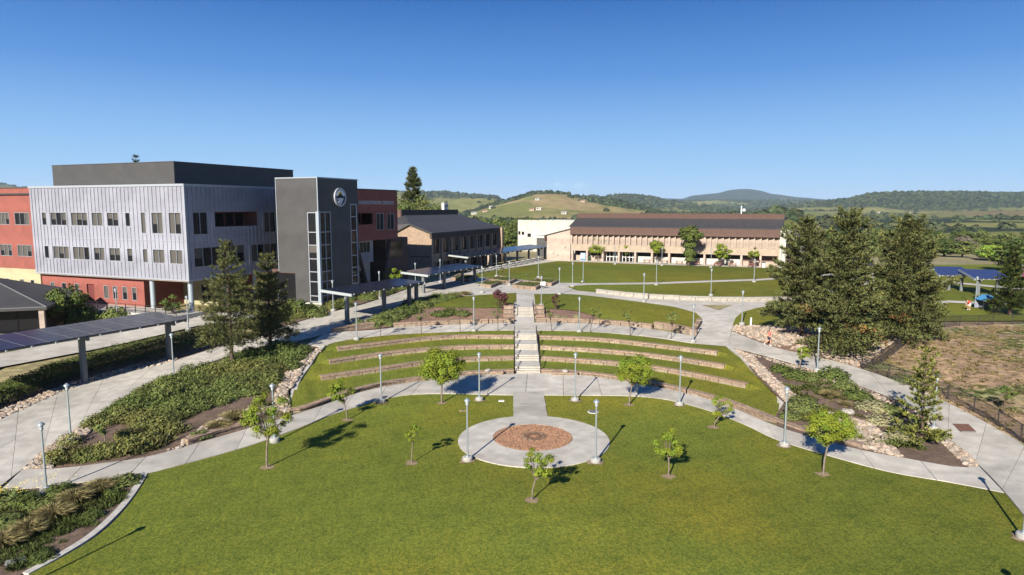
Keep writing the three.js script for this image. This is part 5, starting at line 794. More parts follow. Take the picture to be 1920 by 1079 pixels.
person('person in a pale pink top standing beside the far right conifer', 64.97, -90.09, -20 * DEG, { head: [0, 1.58, .02], neck: [0, 1.43, 0], chest: [0, 1.25, 0], hip: [0, .92, 0], el: [[-.27, 1.05, .02], [.27, 1.05, .02]], ha: [[-.27, .84, .12], [.27, .84, .12]], kn: [[-.1, .5, .03], [.1, .5, .03]], an: [[-.11, .08, 0], [.11, .08, 0]], toe: [[-.12, .04, .15], [.12, .04, .15]] }, M(.7, .42, .35, {}), mt.black, hairBrown);
boxThing('camp_tent', 'small blue and grey shade tent on the far right lawn', 'tent', [64.9, -91.22], [['canopy', new GB().hexa([[-1.1, 1.3, .9], [1.1, 1.3, .9], [1.1, 1.3, -.9], [-1.1, 1.3, -.9]], [[-.5, 2, .4], [.5, 2, .4], [.5, 2, -.4], [-.5, 2, -.4]]).geo(), M(.05, .2, .4, {})], ['side_cloth', boxGeo(-1.08, 1.08, .1, 1.3, -.9, -.86), M(.2, .21, .26, {})], ['side_cloth', boxGeo(1.04, 1.08, .1, 1.3, -.86, .9), M(.2, .21, .26, {})], ['pole', limb([[-1.05, 0, .85], [-1.05, 1.3, .85]], [.03, .03]), mt.steelDk]]);

// ---------------------------------------------------------------- plants
class Leaves {
  constructor() { this.p = []; this.c = []; this.n = []; }
  leaf(x, y, z, s, dir, col, w = .55) {               // a folded leaf or spray: two triangles, facing roughly dir
    const d = new THREE.Vector3(dir[0] + gauss() * .6, dir[1] + gauss() * .6, dir[2] + gauss() * .6).normalize(), t = new THREE.Vector3(gauss(), gauss(), gauss()).cross(d).normalize().multiplyScalar(s), b = new THREE.Vector3().crossVectors(d, t).multiplyScalar(w);
    const P = [[-1, 0], [0, -1], [1, 0], [0, 1]].map(([i, j]) => [x + t.x * i * .5 + b.x * j * .5, y + t.y * i * .5 + b.y * j * .5, z + t.z * i * .5 + b.z * j * .5]);
    P[3][0] += d.x * s * .12; P[3][1] += d.y * s * .12; P[3][2] += d.z * s * .12;
    for (const i of [0, 1, 2, 0, 2, 3]) { this.p.push(...P[i]); this.c.push(...col); this.n.push(d.x, d.y, d.z); }
  }
  spike(x, y, z, dx, dy, dz, w, col) {                 // a needle spray or blade: one thin triangle
    const a = new THREE.Vector3(dx, dy, dz), s = new THREE.Vector3(gauss(), gauss(), gauss()).cross(a).normalize().multiplyScalar(w / 2), n = new THREE.Vector3().crossVectors(a, s).normalize(); if (n.y < 0) n.negate();
    this.p.push(x - s.x, y - s.y, z - s.z, x + s.x, y + s.y, z + s.z, x + dx, y + dy, z + dz); for (let i = 0; i < 3; i++) { this.c.push(...col); this.n.push(n.x, n.y, n.z); }
  }
  geo() { const g = new THREE.BufferGeometry(); g.setAttribute('position', new THREE.Float32BufferAttribute(this.p, 3)); g.setAttribute('color', new THREE.Float32BufferAttribute(this.c, 3)); g.setAttribute('normal', new THREE.Float32BufferAttribute(this.n, 3)); g.setAttribute('uv', new THREE.Float32BufferAttribute(new Float32Array(this.p.length / 3 * 2), 2)); return g; }
}
const tone = (v = .25, hue = .12) => { const k = 1 + rr(-v, v), h = rr(-hue, hue); return [k * (1 + h), k, k * (1 - h * .5)]; };
// a broadleaf tree: trunk, forking limbs, clumps of leaves carried at the limb ends
function leafTree(name, label, group, x, z, cb, ct, hw, ox, o = {}) {
  const { y0 = ground(x, z) + .02, clumps = 22, per = 90, leaf = .16, mat = mt.leaf, tmat = mt.trunkPale, tr = .05, spread = .3, hollow = .35, lean = 0, cat = 'tree', shapeFn, ring = 0 } = o;
  const g = thing(name, label, cat, group, x, y0, z), L = new Leaves(), limbs = [], cy = (cb + ct) / 2, ry = (ct - cb) / 2;
  const fork = Math.max(.4, cb + ry * .15), top = [ox * .7 + lean, fork, rr(-.1, .1)];
  mesh('trunk', limb([[0, -.3, 0], [ox * .15, fork * .45, .02], top], [tr * 1.25, tr, tr * .8], 8), tmat, g);
  const cs = [];
  for (let i = 0; i < clumps; i++) {
    let a, b, c, n = 0; do { a = rr(-1, 1); b = rr(-1, 1); c = rr(-1, 1); n++; } while (n < 40 && (a * a + b * b + c * c > 1 || (a * a + b * b + c * c < hollow && rnd() < .75) || (shapeFn && !shapeFn(a, b, c))));
    cs.push([ox + a * hw * (1 - spread * .5), cy + b * ry * (1 - spread * .5), c * hw * (1 - spread * .5)]);
  }
  cs.forEach((c, i) => {
    const m = [lerp(top[0], c[0], .5), lerp(top[1], c[1], .42), lerp(top[2], c[2], .5)], s = [lerp(0, top[0], .8), lerp(top[1] * .8, top[1], rnd()), 0];
    limbs.push(limb([s, m, c], [tr * .45, tr * .28, tr * .1], 4));
    const base = tone(.22, .14), r = hw * spread * rr(.7, 1.25), rv = Math.min(r * .75, ry * .6);
    for (let k = 0; k < per; k++) { const px = gauss() * .55, py = gauss() * .55, pz = gauss() * .55, t = tone(.16, .05); L.leaf(c[0] + px * r, c[1] + py * rv, c[2] + pz * r, leaf * rr(.7, 1.3), [px + (c[0] - ox) / hw * .6, py + .5, pz + c[2] / hw * .6], base.map((v, q) => v * t[q])); }
  });
  mesh('branches', merge(limbs), tmat, g); mesh('crown', L.geo(), mat, g); if (ring) mesh('bare_soil', soilRing(ring), mt.soil, g);
  return g;
}
// a pine: whorled boughs with tufts of needles along them
function pine(name, label, group, x, z, cb, ct, hw, o = {}) {
  const { y0 = ground(x, z) + .02, whorls = 16, arms = 6, tuft = .3, needles = 12, mat = mt.needle, tmat = mt.trunkPine, tr = .16, dens = 1, profile = t => Math.sin(Math.PI * Math.min(1, .25 + t * .8)) * (1 - t * .55), dead = .02, up = .25, droop = .1, wide = .022 } = o;
  const g = thing(name, label, 'pine tree', group, x, y0, z), L = new Leaves(), limbs = [];
  mesh('trunk', limb([[0, -.3, 0], [.05, ct * .35, .04], [-.04, ct * .7, 0], [0, ct * .98, 0]], [tr * 1.2, tr * .85, tr * .45, tr * .1], 9), tmat, g);
  const put = (px, py, pz, d, c) => { for (let k = 0; k < needles; k++) { const l = tuft * rr(.7, 1.15), v = new THREE.Vector3(d[0] + gauss() * .75, d[1] + gauss() * .65 + .25, d[2] + gauss() * .75).normalize().multiplyScalar(l), t = rr(.75, 1.25); L.spike(px, py, pz, v.x, v.y, v.z, wide * rr(1, 1.8), [c[0] * t, c[1] * t, c[2] * t]); } };
  for (let w = 0; w < whorls; w++) {
    const t = (w + rr(.1, .9)) / whorls, y = lerp(cb, ct * .985, t), R = hw * profile(t), n = Math.max(3, Math.round(arms * (1 - t * .35))), ph = rr(0, 6.28);
    for (let i = 0; i < n; i++) {
      const a = ph + i / n * 6.283 + rr(-.35, .35), r = R * rr(.62, 1.08), rise = r * lerp(-droop, up + .5, t) + rr(-.1, .15) * r, ca = Math.cos(a), sa = Math.sin(a);
      const at = f => [ca * r * f + Math.sin(f * 5 + w) * .05 * r, y + rise * f * f + r * .06 * Math.sin(f * 3), sa * r * f];
      limbs.push(limb([at(0), at(.5), at(1)], [tr * .3 * (1 - t * .6), tr * .18 * (1 - t * .5), tr * .05], 4));
      const m = Math.max(4, Math.round(r * 7 * dens)), isDead = rnd() < dead;
      for (let k = 0; k < m; k++) {
        const f = Math.pow(rr(.06, 1), .7), p = at(f), sd = rr(-1, 1) * r * .3 * (1.1 - f * .6), q = [p[0] - sa * sd, p[1] + rr(-.06, .16) * r * .7, p[2] + ca * sd];
        const base = isDead && rnd() < .6 ? [1.9, .95, .9] : tone(.28, .12);
        put(q[0], q[1], q[2], [ca * .7 - sa * sd * .8, .35, sa * .7 + ca * sd * .8], base);
      }
    }
  }
  for (let k = 0; k < 8; k++) put(rr(-.05, .05), ct * rr(.93, 1), rr(-.05, .05), [0, 1, 0], tone(.2));
  mesh('boughs', merge(limbs), tmat, g); mesh('crown', L.geo(), mat, g);
  return g;
}
function blobGeo(n, rx, ry, rz, s, { flat = .1, vary = .3, hue = .12 } = {}) { const L = new Leaves(); for (let i = 0; i < n; i++) { let a, b, c; do { a = rr(-1, 1); b = rr(flat, 1); c = rr(-1, 1); } while (a * a + b * b + c * c > 1 || (a * a + b * b + c * c < .45 && rnd() < .8)); const bump = 1 + .18 * Math.sin(a * 7 + b * 5) * Math.cos(c * 6); L.leaf(a * rx * bump, b * ry * bump, c * rz * bump, s * rr(.6, 1.3), [a, b + .4, c], tone(vary, hue)); } return L.geo(); }
function tuftGeo(n, r, h, w) { const L = new Leaves(); for (let i = 0; i < n; i++) { const a = rr(0, 6.283), l = rr(.25, 1), q = tone(.25, .08), x = Math.cos(a) * r * .25 * rnd(), z = Math.sin(a) * r * .25 * rnd(), mx = x + Math.cos(a) * r * l * .45, mz = z + Math.sin(a) * r * l * .45, my = h * rr(.6, .9) * (1.15 - l * .4); L.spike(x, 0, z, mx - x, my, mz - z, w * 1.6, q); L.spike(mx - (mx - x) * .2, my * .8, mz - (mz - z) * .2, Math.cos(a) * r * l * .6, h * rr(-.05, .2), Math.sin(a) * r * l * .6, w, q); } return L.geo(); }

// young trees of the lower lawn and terraces
const yg = 'young trees on the lawns';
leafTree('young_tree', 'sparse yellow green young tree on the left lawn edge', yg, -15.2, -40.18, 1.92, 4.85, 1.72, 0.23, { ring: .4, clumps: 34, per: 153, leaf: 0.114, spread: .26, tr: .06 });
leafTree('young_tree', 'young tree on the left lawn casting a broad shadow on the grass', yg, -12.42, -49.3, 1.32, 3.33, 1.18, -0.31, { ring: .4, clumps: 20, per: 127, leaf: 0.114 });
leafTree('young_tree', 'fullest round young tree on the lawn left of the plaza stem', yg, -5.76, -53.71, 1.61, 4.8, 2.1, 0.06, { ring: .4, clumps: 52, per: 323, leaf: 0.129, spread: .3, tr: .07, hollow: .2 });
leafTree('young_tree', 'smallest thin young tree on the lawn left of the round plaza', yg, -6.33, -40.87, 1.43, 2.53, 0.63, 0.18, { ring: .4, clumps: 15, per: 110, leaf: 0.099, tr: .035 });
leafTree('young_tree', 'young tree nearest the viewer, in front of the round plaza', yg, 1.07, -35.3, 1.22, 3.27, 1.04, 0.35, { ring: .4, clumps: 28, per: 120, leaf: 0.099, tr: .045, spread: .24 });
leafTree('young_tree', 'young tree alone on the open lawn right of the round plaza', yg, 9.38, -38.72, 1.13, 2.97, 1, -0.07, { ring: .4, clumps: 20, per: 127, leaf: 0.106, tr: .05 });
leafTree('young_tree', 'second round young tree, on the lawn right of the plaza stem', yg, 9.47, -53.03, 1.62, 4.2, 1.82, 0.36, { ring: .4, clumps: 40, per: 272, leaf: 0.122, spread: .3, tr: .065, hollow: .25 });
leafTree('young_tree', 'thin young tree on the path edge right of the second lamp', yg, 14.65, -47.46, 0.8, 2.47, 0.89, 0.56, { ring: .4, clumps: 17, per: 100, leaf: 0.106, tr: .045 });
leafTree('young_tree', 'wide young tree at the right end of the lower lawn', yg, 18.71, -38.96, 1.93, 4.03, 1.61, 0.27, { ring: .4, clumps: 42, per: 221, leaf: 0.114, tr: .06, spread: .28 });
leafTree('young_tree', 'little round headed tree with pale trunk in the right bed', yg, 25.83, -59.39, 1.22, 2.44, 0.77, 0.24, { ring: .4, clumps: 14, per: 153, leaf: 0.114, tr: .06, mat: mt.leaf, hollow: .1 });
const ug = 'small trees along the upper walkway', od = { clumps: 10, per: 38, leaf: .15, tr: .035, mat: mt.leafOlive, tmat: mt.trunk };
leafTree('small_tree', 'leftmost small olive tree along the upper walkway', ug, -14.48, -73.26, 1.31, 2.98, 0.82, -0.07, od); leafTree('small_tree', 'second small olive tree from the left along the upper walkway', ug, -10.27, -75.26, 1.59, 3.05, 0.87, -0.05, od); leafTree('small_tree', 'third small olive tree from the left along the upper walkway', ug, -5.95, -76.36, 1.78, 3.39, 0.73, -0.1, od); leafTree('small_tree', 'small olive tree just left of the stairs on the upper walkway', ug, -1.6, -76.67, 1.43, 3.54, 0.8, -0.12, od);
leafTree('small_tree', 'small olive tree just right of the stairs on the upper walkway', ug, 4.58, -76.59, 1.43, 3.17, 0.58, -0.26, od); leafTree('small_tree', 'small olive tree beside the lamp right of the stairs', ug, 8.97, -76.06, 1.4, 3.31, 0.91, 0.39, od); leafTree('small_tree', 'small bronze olive tree in the middle of the right upper walkway', ug, 13.17, -73.87, 1.44, 3.54, 0.71, -0.23, od); leafTree('small_tree', 'rightmost small olive tree along the upper walkway', ug, 17.16, -71.64, 1.49, 3.17, 0.89, 0.19, { ...od, clumps: 13 });
leafTree('plum_tree', 'larger dark red leaved tree left of the upper stairs', null, -1.45, -86.62, 0.14, 3.14, 1.38, 0.14, { clumps: 22, per: 60, leaf: .2, mat: mt.leafPlum, tmat: mt.trunk, hollow: .1 });
leafTree('plum_tree', 'smaller dark red leaved tree right of the upper stairs', null, 5.68, -87.25, 0.42, 2.11, 0.73, 0.13, { clumps: 12, per: 45, leaf: .18, mat: mt.leafPlum, tmat: mt.trunk, hollow: .1 });
const pt = [['bare thin tree in the nearest square planter', 2.89, -113.42, 1.09, 2.45, 0.63, -0.19], ['leafy thin tree in the right rear planter', 5.39, -116.9, 1.26, 2.75, 0.56, -0.1], ['dark thin tree in the planter left of the path', -4.59, -115.43, 1.11, 2.95, 0.46, 0.01], ['thin tree in the middle rear planter', -1.63, -120.27, 1.25, 2.69, 0.43, -0.14]];
for (const [l, ...t] of pt) leafTree('planter_tree', l, 'thin trees in the planters', ...t, { clumps: 7, per: 26, leaf: .17, mat: mt.leafOlive, tmat: mt.trunk, tr: .04 });
planterTops.forEach((p, i) => { const L = new Leaves(); for (let k = 0; k < 2600; k++) { const a = rr(-1, 1), c = rr(-1, 1), u = a * p[3] * .95, v = c * p[4] * .95; L.leaf(u, rr(0, .22) * (1 - .5 * Math.max(Math.abs(a), Math.abs(c)) ** 4), v, .15, [0, 1, 0], tone(.25)); } const m = mesh('planter_ground_cover', L.geo(), mt.leafDk, scene); m.position.set(p[0], p[1], p[2]); m.rotation.y = p[5]; tag(m, ['clipped ground cover in the nearest square planter', 'clipped ground cover in the right rear planter', 'clipped ground cover in the planter left of the path', 'clipped ground cover in the middle rear planter', 'clipped ground cover in the leftmost planter'][i], 'ground cover', 'ground cover in the square planters'); });
const cg = 'small trees along the classroom front', co = { clumps: 28, per: 60, leaf: .32, tr: .1, tmat: mt.trunk, spread: .28 };
leafTree('street_tree', 'leftmost small tree at the classroom front', cg, 20.58, -161.29, 1.6, 5.81, 2.49, -0.12, co); leafTree('street_tree', 'second small tree at the classroom front, by the glass doors', cg, 27.17, -159.47, 1.83, 5.62, 2.08, -0.26, co); leafTree('street_tree', 'third small tree at the classroom front, left of the ivy tree', cg, 32.96, -153.64, 2.2, 5.6, 2.13, 0.01, co); leafTree('street_tree', 'small tree at the classroom front right of the ivy tree', cg, 44.78, -145.49, 1.68, 5.13, 2.13, 0.51, co); leafTree('street_tree', 'rightmost small tree at the classroom front', cg, 51.3, -143.68, 1.49, 4.45, 1.31, 0.27, { ...co, clumps: 14 });
{ const t = leafTree('ivy_tree', 'tall dark green ivy covered tree before the classroom building', null, 38.55, -146.84, 5.18, 8.88, 2.84, 0.19, { clumps: 40, per: 110, leaf: .42, mat: mt.leafDk, tmat: mt.trunk, tr: .3, hollow: .1 }); const l = new Leaves(); for (let k = 0; k < 3000; k++) { const a = rr(0, 6.28), y = rr(1.2, 5.2), r = (.75 + .7 * Math.sin(y * 1.7) ** 2) * Math.sqrt(rnd()); l.leaf(Math.cos(a) * r + .2, y, Math.sin(a) * r, .4, [Math.cos(a), .3, Math.sin(a)], tone(.25)); } mesh('ivy', l.geo(), mt.leafDk, t); }
leafTree('shade_tree', 'dark green broad tree beside the red ground floor at left', null, -53.6, -79.6, 0.45, 5.65, 2.76, 0.34, { clumps: 46, per: 130, leaf: .3, mat: mt.leafDk, tmat: mt.trunk, tr: .15, hollow: .15, y0: 1.6 });
leafTree('courtyard_tree', 'small green tree at the portico columns', null, -41.79, -82.2, 0.8, 3.19, 1.48, -0.05, { clumps: 20, per: 60, leaf: .22, mat: mt.leafDk, tmat: mt.trunk, tr: .08 });
leafTree('courtyard_tree', 'bright green tree under the red wing by the third canopy', null, -18.64, -106.39, 1.45, 3.83, 1.65, -0.16, { clumps: 20, per: 60, leaf: .25, mat: mt.leaf, tmat: mt.trunk, tr: .08 });
leafTree('field_tree', 'small dull green tree standing in the dry field', null, 37.13, -49.54, 1.08, 2.23, 0.72, 0.26, { clumps: 10, per: 60, leaf: .16, mat: mt.leafDk, tmat: mt.trunk, tr: .07 });
leafTree('bed_sapling', 'small bright sapling in the upper part of the left shrub bed', null, -27.34, -51.11, 0.51, 2.21, 1.04, 0.21, { clumps: 14, per: 70, leaf: .15, mat: mt.leafOlive, tr: .04 });
leafTree('bed_sapling', 'small pale stemmed sapling near the tip of the left shrub bed', null, -26.67, -42.71, 0.98, 2.16, 0.75, -0.04, { clumps: 12, per: 70, leaf: .15, mat: mt.leafOlive, tr: .04 });

// pines
const prf = t => Math.pow(Math.sin(Math.PI * clamp(.2 + t * .8)), .8) * (1 - t * .25);
{ const a = [-26.2, -61.78, 1.78, 11.81, 2.56, -0.4]; pine('pine_tree', 'nearer of the two open pines before the silver building', 'two pines before the silver building', a[0], a[1], a[2] + .2, a[3], a[4] * 1.42, { whorls: 20, arms: 7, tuft: .34, needles: 16, tr: .17, dens: 2, profile: t => (.35 + .65 * Math.sin(Math.PI * clamp(.3 + t * .62))) * (1 - t * .72), up: .15 });
  const b = [-24.55, -67.3, 0.99, 9.77, 2.55, -0.01]; pine('pine_tree', 'farther and darker of the two pines before the silver building', 'two pines before the silver building', b[0], b[1], b[2] + .1, b[3], b[4] * 1.32, { whorls: 19, arms: 8, tuft: .34, needles: 16, tr: .16, dens: 2, profile: t => (.4 + .6 * Math.sin(Math.PI * clamp(.3 + t * .62))) * (1 - t * .7), up: .15 }); }
const bigP = { whorls: 22, arms: 9, tuft: .4, needles: 15, tr: .26, dens: 2.2, wide: .034, up: .25 };
{ const a = [31.63, -72.66, 1.18, 13.06, 3.46, -0.37]; pine('pine_tree', 'left of the three big dense pines, with visible trunk', 'big dense pines at right', a[0], a[1], a[2], a[3], a[4] * 1.12, { ...bigP, profile: t => Math.pow(Math.sin(Math.PI * clamp(.25 + t * .7)), .6) * (1 - t * .42) * (1 + .22 * Math.sin(t * 19)) });
  const b = [32.71, -65.46, 0.7, 14.06, 3.64, -0.33]; pine('pine_tree', 'tallest middle one of the three big dense pines, browning in places', 'big dense pines at right', b[0], b[1], b[2], b[3], b[4] * 1.12, { ...bigP, whorls: 26, dead: .012, profile: t => (.55 + .5 * Math.sin(Math.PI * clamp(.25 + t * .6))) * (1 - t * .62) * (1 + .2 * Math.sin(t * 23 + 1)) });
  const c = [41.97, -71.32, 0.29, 12.73, 4.48, -0.17]; pine('pine_tree', 'right and widest of the three big dense pines', 'big dense pines at right', c[0], c[1], c[2] + .2, c[3], c[4] * 1.1, { ...bigP, whorls: 25, dead: .012, profile: t => (.6 + .45 * Math.sin(Math.PI * clamp(.25 + t * .6))) * (1 - t * .6) * (1 + .2 * Math.sin(t * 17 + 2)) });
  const d = [27.34, -43.57, 1.33, 6.58, 1.73, -0.82]; pine('young_pine', 'young yellow green pine in the right bed', null, d[0], d[1], .3, d[3], d[4] * 1.15, { whorls: 12, arms: 5, tuft: .25, needles: 24, tr: .07, dens: 2.2, wide: .024, mat: mt.needleYoung, profile: t => (1 - t * .82), up: .5, droop: 0, dead: 0 });
  const e = [65.07, -87.16, 0.85, 9.06, 2.87, -0.4]; pine('conifer', 'dark conifer on the far right lawn', null, e[0], e[1], e[2], e[3], e[4], { whorls: 20, arms: 8, tuft: .42, needles: 12, tr: .2, dens: 1.5, wide: .04, mat: mt.leafDk, profile: t => 1 - t * .9, dead: 0 }); }

// hedge below the nearest canopy, shrubs, grasses
{
  const pl = rounded([[-39.79, -43.36], [-39.87, -51.03], [-39.35, -58.41], [-37, -63.03], [-33.82, -66.72], [-32.05, -69.77], [-30.43, -72.84]]), back = rounded([[-43.19, -47.24], [-42.92, -55.09], [-42.15, -62.73], [-40, -68.31], [-36.68, -72.56], [-34.45, -75.17], [-32.88, -77.36]]), A = resample(pl, 60), Bk = resample(back, 60), L = new Leaves();
  for (let k = 0; k < 42000; k++) { const t = rnd() * 59.9, i = Math.floor(t), f = t - i, e = Math.pow(rnd(), .8), x = lerp(lerp(A[i][0], A[i + 1][0], f), lerp(Bk[i][0], Bk[i + 1][0], f), e), z = lerp(lerp(A[i][1], A[i + 1][1], f), lerp(Bk[i][1], Bk[i + 1][1], f), e); const top = (1.15 + .5 * (fbm(x * .9, z * .9, 3) - .4)) * Math.min(1, .55 + e * 2.5) * Math.min(1, (1 - e) * 5 + .3), y = top * Math.pow(rnd(), .45); L.leaf(x, ground(x, z) + y, z, rr(.09, .2), [.2 - e * .3, .8, .5 - e], tone(.3, .16)); }
  const h = mesh('hedge', L.geo(), mt.leafDk, scene); tag(h, 'long dark green hedge below the nearest solar canopy', 'hedge');
}
const shrubs = { green: blobGeo(900, 1, 1, 1, .2), olive: blobGeo(900, 1, 1, 1, .2), straw: tuftGeo(1500, 1, 1, .016) };
const shrubKinds = { green: ['shrub', mt.leafDk, shrubs.green, 'shrub'], olive: ['shrub', mt.leafOlive, shrubs.olive, 'shrub'], straw: ['ornamental_grass', mt.strawGrass, shrubs.straw, 'grass clump'], pale: ['pale_shrub', M(.27, .25, .13, { vertexColors: true, roughness: .9, side: THREE.DoubleSide }), shrubs.olive, 'shrub'] };
function shrub(kind, label, group, x, z, w, h) { const [n, m, g, c] = shrubKinds[kind], s = mesh(n, g, m, scene); s.position.set(x, ground(x, z) + .02, z); s.scale.set(w / 2, h, w / 2 * rr(.85, 1.15)); s.rotation.y = rr(0, 6.28); tag(s, label, c, group); return s; }
for (const [k, l, x, z, w, h] of [
  ['green', 'green shrub at the upper end of the right bed', 24.32, -59.57, 2, .7], ['green', 'green shrub below the little round headed tree', 24.99, -57.94, 2.4, .8], ['olive', 'olive shrub left of the lamp in the right bed', 26.1, -57.37, 1.9, .7], ['green', 'tall green shrub right of the lamp in the right bed', 28.09, -57.64, 2.8, 1.1], ['olive', 'olive shrub behind the straw grass in the right bed', 27.95, -55.16, 2.2, .8], ['green', 'green shrub in the middle of the right bed', 27.81, -52.83, 2.2, .75], ['olive', 'brownish shrub beside the lamp at the mow strip end', 22.25, -50.08, 2.6, .9], ['olive', 'low olive shrub at the corner of the mow strip', 20.6, -48.31, 1.7, .6],
  ['straw', 'straw coloured grass clump in the middle of the right bed', 25.53, -52.75, 1.9, .8], ['straw', 'smaller straw grass clump by the rocks in the right bed', 25.75, -50.65, 1.3, .6], ['pale', 'pale spreading shrub above the rock patch of the right bed', 27.83, -50.44, 2.8, .6], ['pale', 'pale shrub left of the young pine', 26.88, -47.4, 2.4, .6], ['pale', 'pale shrub at the foot of the young pine', 26.56, -44.78, 2.3, .5], ['olive', 'dark shrub behind the young pine', 28.86, -49.78, 2, .7], ['olive', 'shrub beside the young pine lamp', 29.54, -45.03, 1.4, .5],
  ['green', 'big green shrub at the tower foot', -27.26, -84.34, 5.2, 1.9], ['green', 'green shrub left of the tower foot, behind the pines', -28.79, -81.74, 4.2, 1.7], ['olive', 'olive shrub right of the tower foot', -24.46, -83.07, 3, 1.0], ['olive', 'shrub under the left post of the tower canopy', -22.77, -89.04, 2.6, .9], ['olive', 'shrub beyond the walkway below the red wing lamp', -20.8, -96.57, 3.4, 1.1], ['green', 'green shrub below the red wing', -19.38, -102.14, 3.2, 1.2], ['olive', 'shrub at the walkway edge near the third canopy', -17.84, -107.69, 2.8, .9],
  ['olive', 'olive shrub at the bend of the upper walkway bed', -15.98, -80.43, 3.2, 1.0], ['olive', 'olive shrub in the bed below the tower canopy', -14.46, -82.83, 3.2, 1.0], ['green', 'green shrub in the bed right of the tower canopy posts', -13.18, -85.86, 3.2, 1.0], ['olive', 'broad shrub where the upper left lawn begins', -12.12, -89.24, 3.2, .9], ['green', 'light shrub in the left mulch bed', -9.03, -84.19, 2.6, .7], ['green', 'second light shrub in the left mulch bed', -7.95, -84.96, 2.6, .8], ['olive', 'shrub behind the third olive tree', -6.21, -84.37, 2.4, .7], ['straw', 'straw grass at the top edge of the upper left lawn', -8.44, -97.96, 3, .8], ['straw', 'straw grass beside the upper left lawn edge', -7.03, -100.14, 2.6, .7], ['olive', 'shrub at the head of the upper left lawn', -10.26, -95.99, 2.8, .7],
  ['pale', 'first pale tuft in the right mulch bed from the stairs', 4.64, -82.82, .9, .35], ['pale', 'second pale tuft in the right mulch bed from the stairs', 5.67, -83.41, .9, .35], ['pale', 'third pale tuft in the right mulch bed from the stairs', 6.57, -82.95, .9, .35], ['pale', 'fourth pale tuft in the right mulch bed from the stairs', 8.16, -83.54, 1, .4],
  ['straw', 'straw grass clump nearest the kerb end in the foreground bed', -23.39, -36.59, 2, .8], ['straw', 'large straw grass clump in the middle of the foreground bed', -23.77, -35.02, 2.2, .9], ['straw', 'straw grass clump left of the large one in the foreground bed', -23.66, -33.14, 2.1, .9], ['straw', 'straw grass clump at the lower left of the foreground bed', -23.77, -31.43, 2.1, .9], ['straw', 'straw grass clump at the left edge of the foreground bed', -24.02, -30.12, 2, .9],
  ['olive', 'yellow flowering shrub at the left edge of the foreground bed', -27.55, -35.03, 2.3, .7], ['green', 'dark shrub left of the foreground lamp', -26.39, -35.03, 2, .6], ['green', 'dark shrub right of the foreground lamp', -25.35, -36.17, 1.9, .6], ['olive', 'olive shrub between grasses of the foreground bed', -25.07, -34.38, 1.8, .5], ['olive', 'brown green shrub at the kerb end of the foreground bed', -22.58, -37.6, 1.9, .5], ['green', 'small green shrub below the large straw grass', -21.79, -33.31, 1.2, .35], ['green', 'dark shrub at the lower kerb of the foreground bed', -22.28, -36.03, 1.1, .35], ['green', 'low green plants by the utility box', -21.57, -29.13, 1.4, .3], ['olive', 'grey green shrub above the utility box', -25.71, -32.56, 2, .5],
  ['straw', 'dry grass above the short left seat wall', -20.84, -46.41, 2.4, .7], ['olive', 'olive shrub above the short left seat wall', -21.42, -44.77, 1.6, .5], ['straw', 'dry grass behind the sparse left tree', -20.41, -48.13, 2.6, .8], ['green', 'shrub behind the raised walk railing of the silver building', -52.12, -81.32, 4, 2.2], ['olive', 'shrub in front of the pale retaining wall at left', -48.94, -82.03, 3.6, 1.7],
]) shrub(k, l, null, x, z, w, h);
// yellow flower heads over the flowering shrub edge
{ const L = new Leaves(); for (const [x, z, r, n] of [[...[-27.9, -35.49], 1.1, 120], [...[-26.63, -37.08], 1, 60], [...[-27.26, -36.03], .9, 40]]) for (let i = 0; i < n; i++) { const px = x + gauss() * r, pz = z + gauss() * r * .6; L.leaf(px, ground(px, pz) + rr(.4, .85), pz, .07, [0, 1, .3], tone(.15)); } tag(mesh('yellow_flowers', L.geo(), M(.7, .55, .03, { vertexColors: true, side: THREE.DoubleSide }), scene), 'yellow flower heads scattered over the foreground bed', 'flowers', null, 'stuff'); }

// spreading ground cover of the left bed
function scatter(name, label, cat, geo, mat, poly, n, place) {
  const xs = poly.map(p => p[0]), zs = poly.map(p => p[1]), im = new THREE.InstancedMesh(geo, mat, n), d = new THREE.Object3D(), col = new THREE.Color(); let k = 0, tries = 0;
  while (k < n && tries++ < n * 60) { const x = rr(Math.min(...xs), Math.max(...xs)), z = rr(Math.min(...zs), Math.max(...zs)); if (!inside(poly, x, z)) continue; if (place(d, x, z, col) === false) continue; d.updateMatrix(); im.setMatrixAt(k, d.matrix); im.setColorAt(k, col); k++; }
  im.count = k; im.name = numbered(name); im.castShadow = im.receiveShadow = true; scene.add(im); return tag(im, label, cat, null, 'stuff');
}
const coverGeo = blobGeo(460, 1, 1, 1, .17, { flat: .05 }), sprayGeo = (() => { const L = new Leaves(); for (let i = 0; i < 240; i++) { const a = rr(0, 6.28), r = Math.sqrt(rnd()), l = rr(.25, .5); L.spike(Math.cos(a) * r * .7, rr(.1, .6) * (1.1 - r), Math.sin(a) * r * .7, Math.cos(a) * l * r + gauss() * .2, rr(.15, .5), Math.sin(a) * l * r + gauss() * .2, .07, tone(.3, .14)); } return L.geo(); })();
const bedL = [[-28.7, -40.61], [-29.99, -45.29], [-30.43, -50.19], [-30.33, -56.73], [-28.9, -61.68], [-26.32, -66.25], [-23.36, -68.3], [-20.67, -66.67], [-20.2, -60.22], [-19.56, -53.53], [-20.34, -51.05], [-22.51, -48.46], [-23.6, -44.53], [-23.52, -42.49], [-25.65, -41.09]];
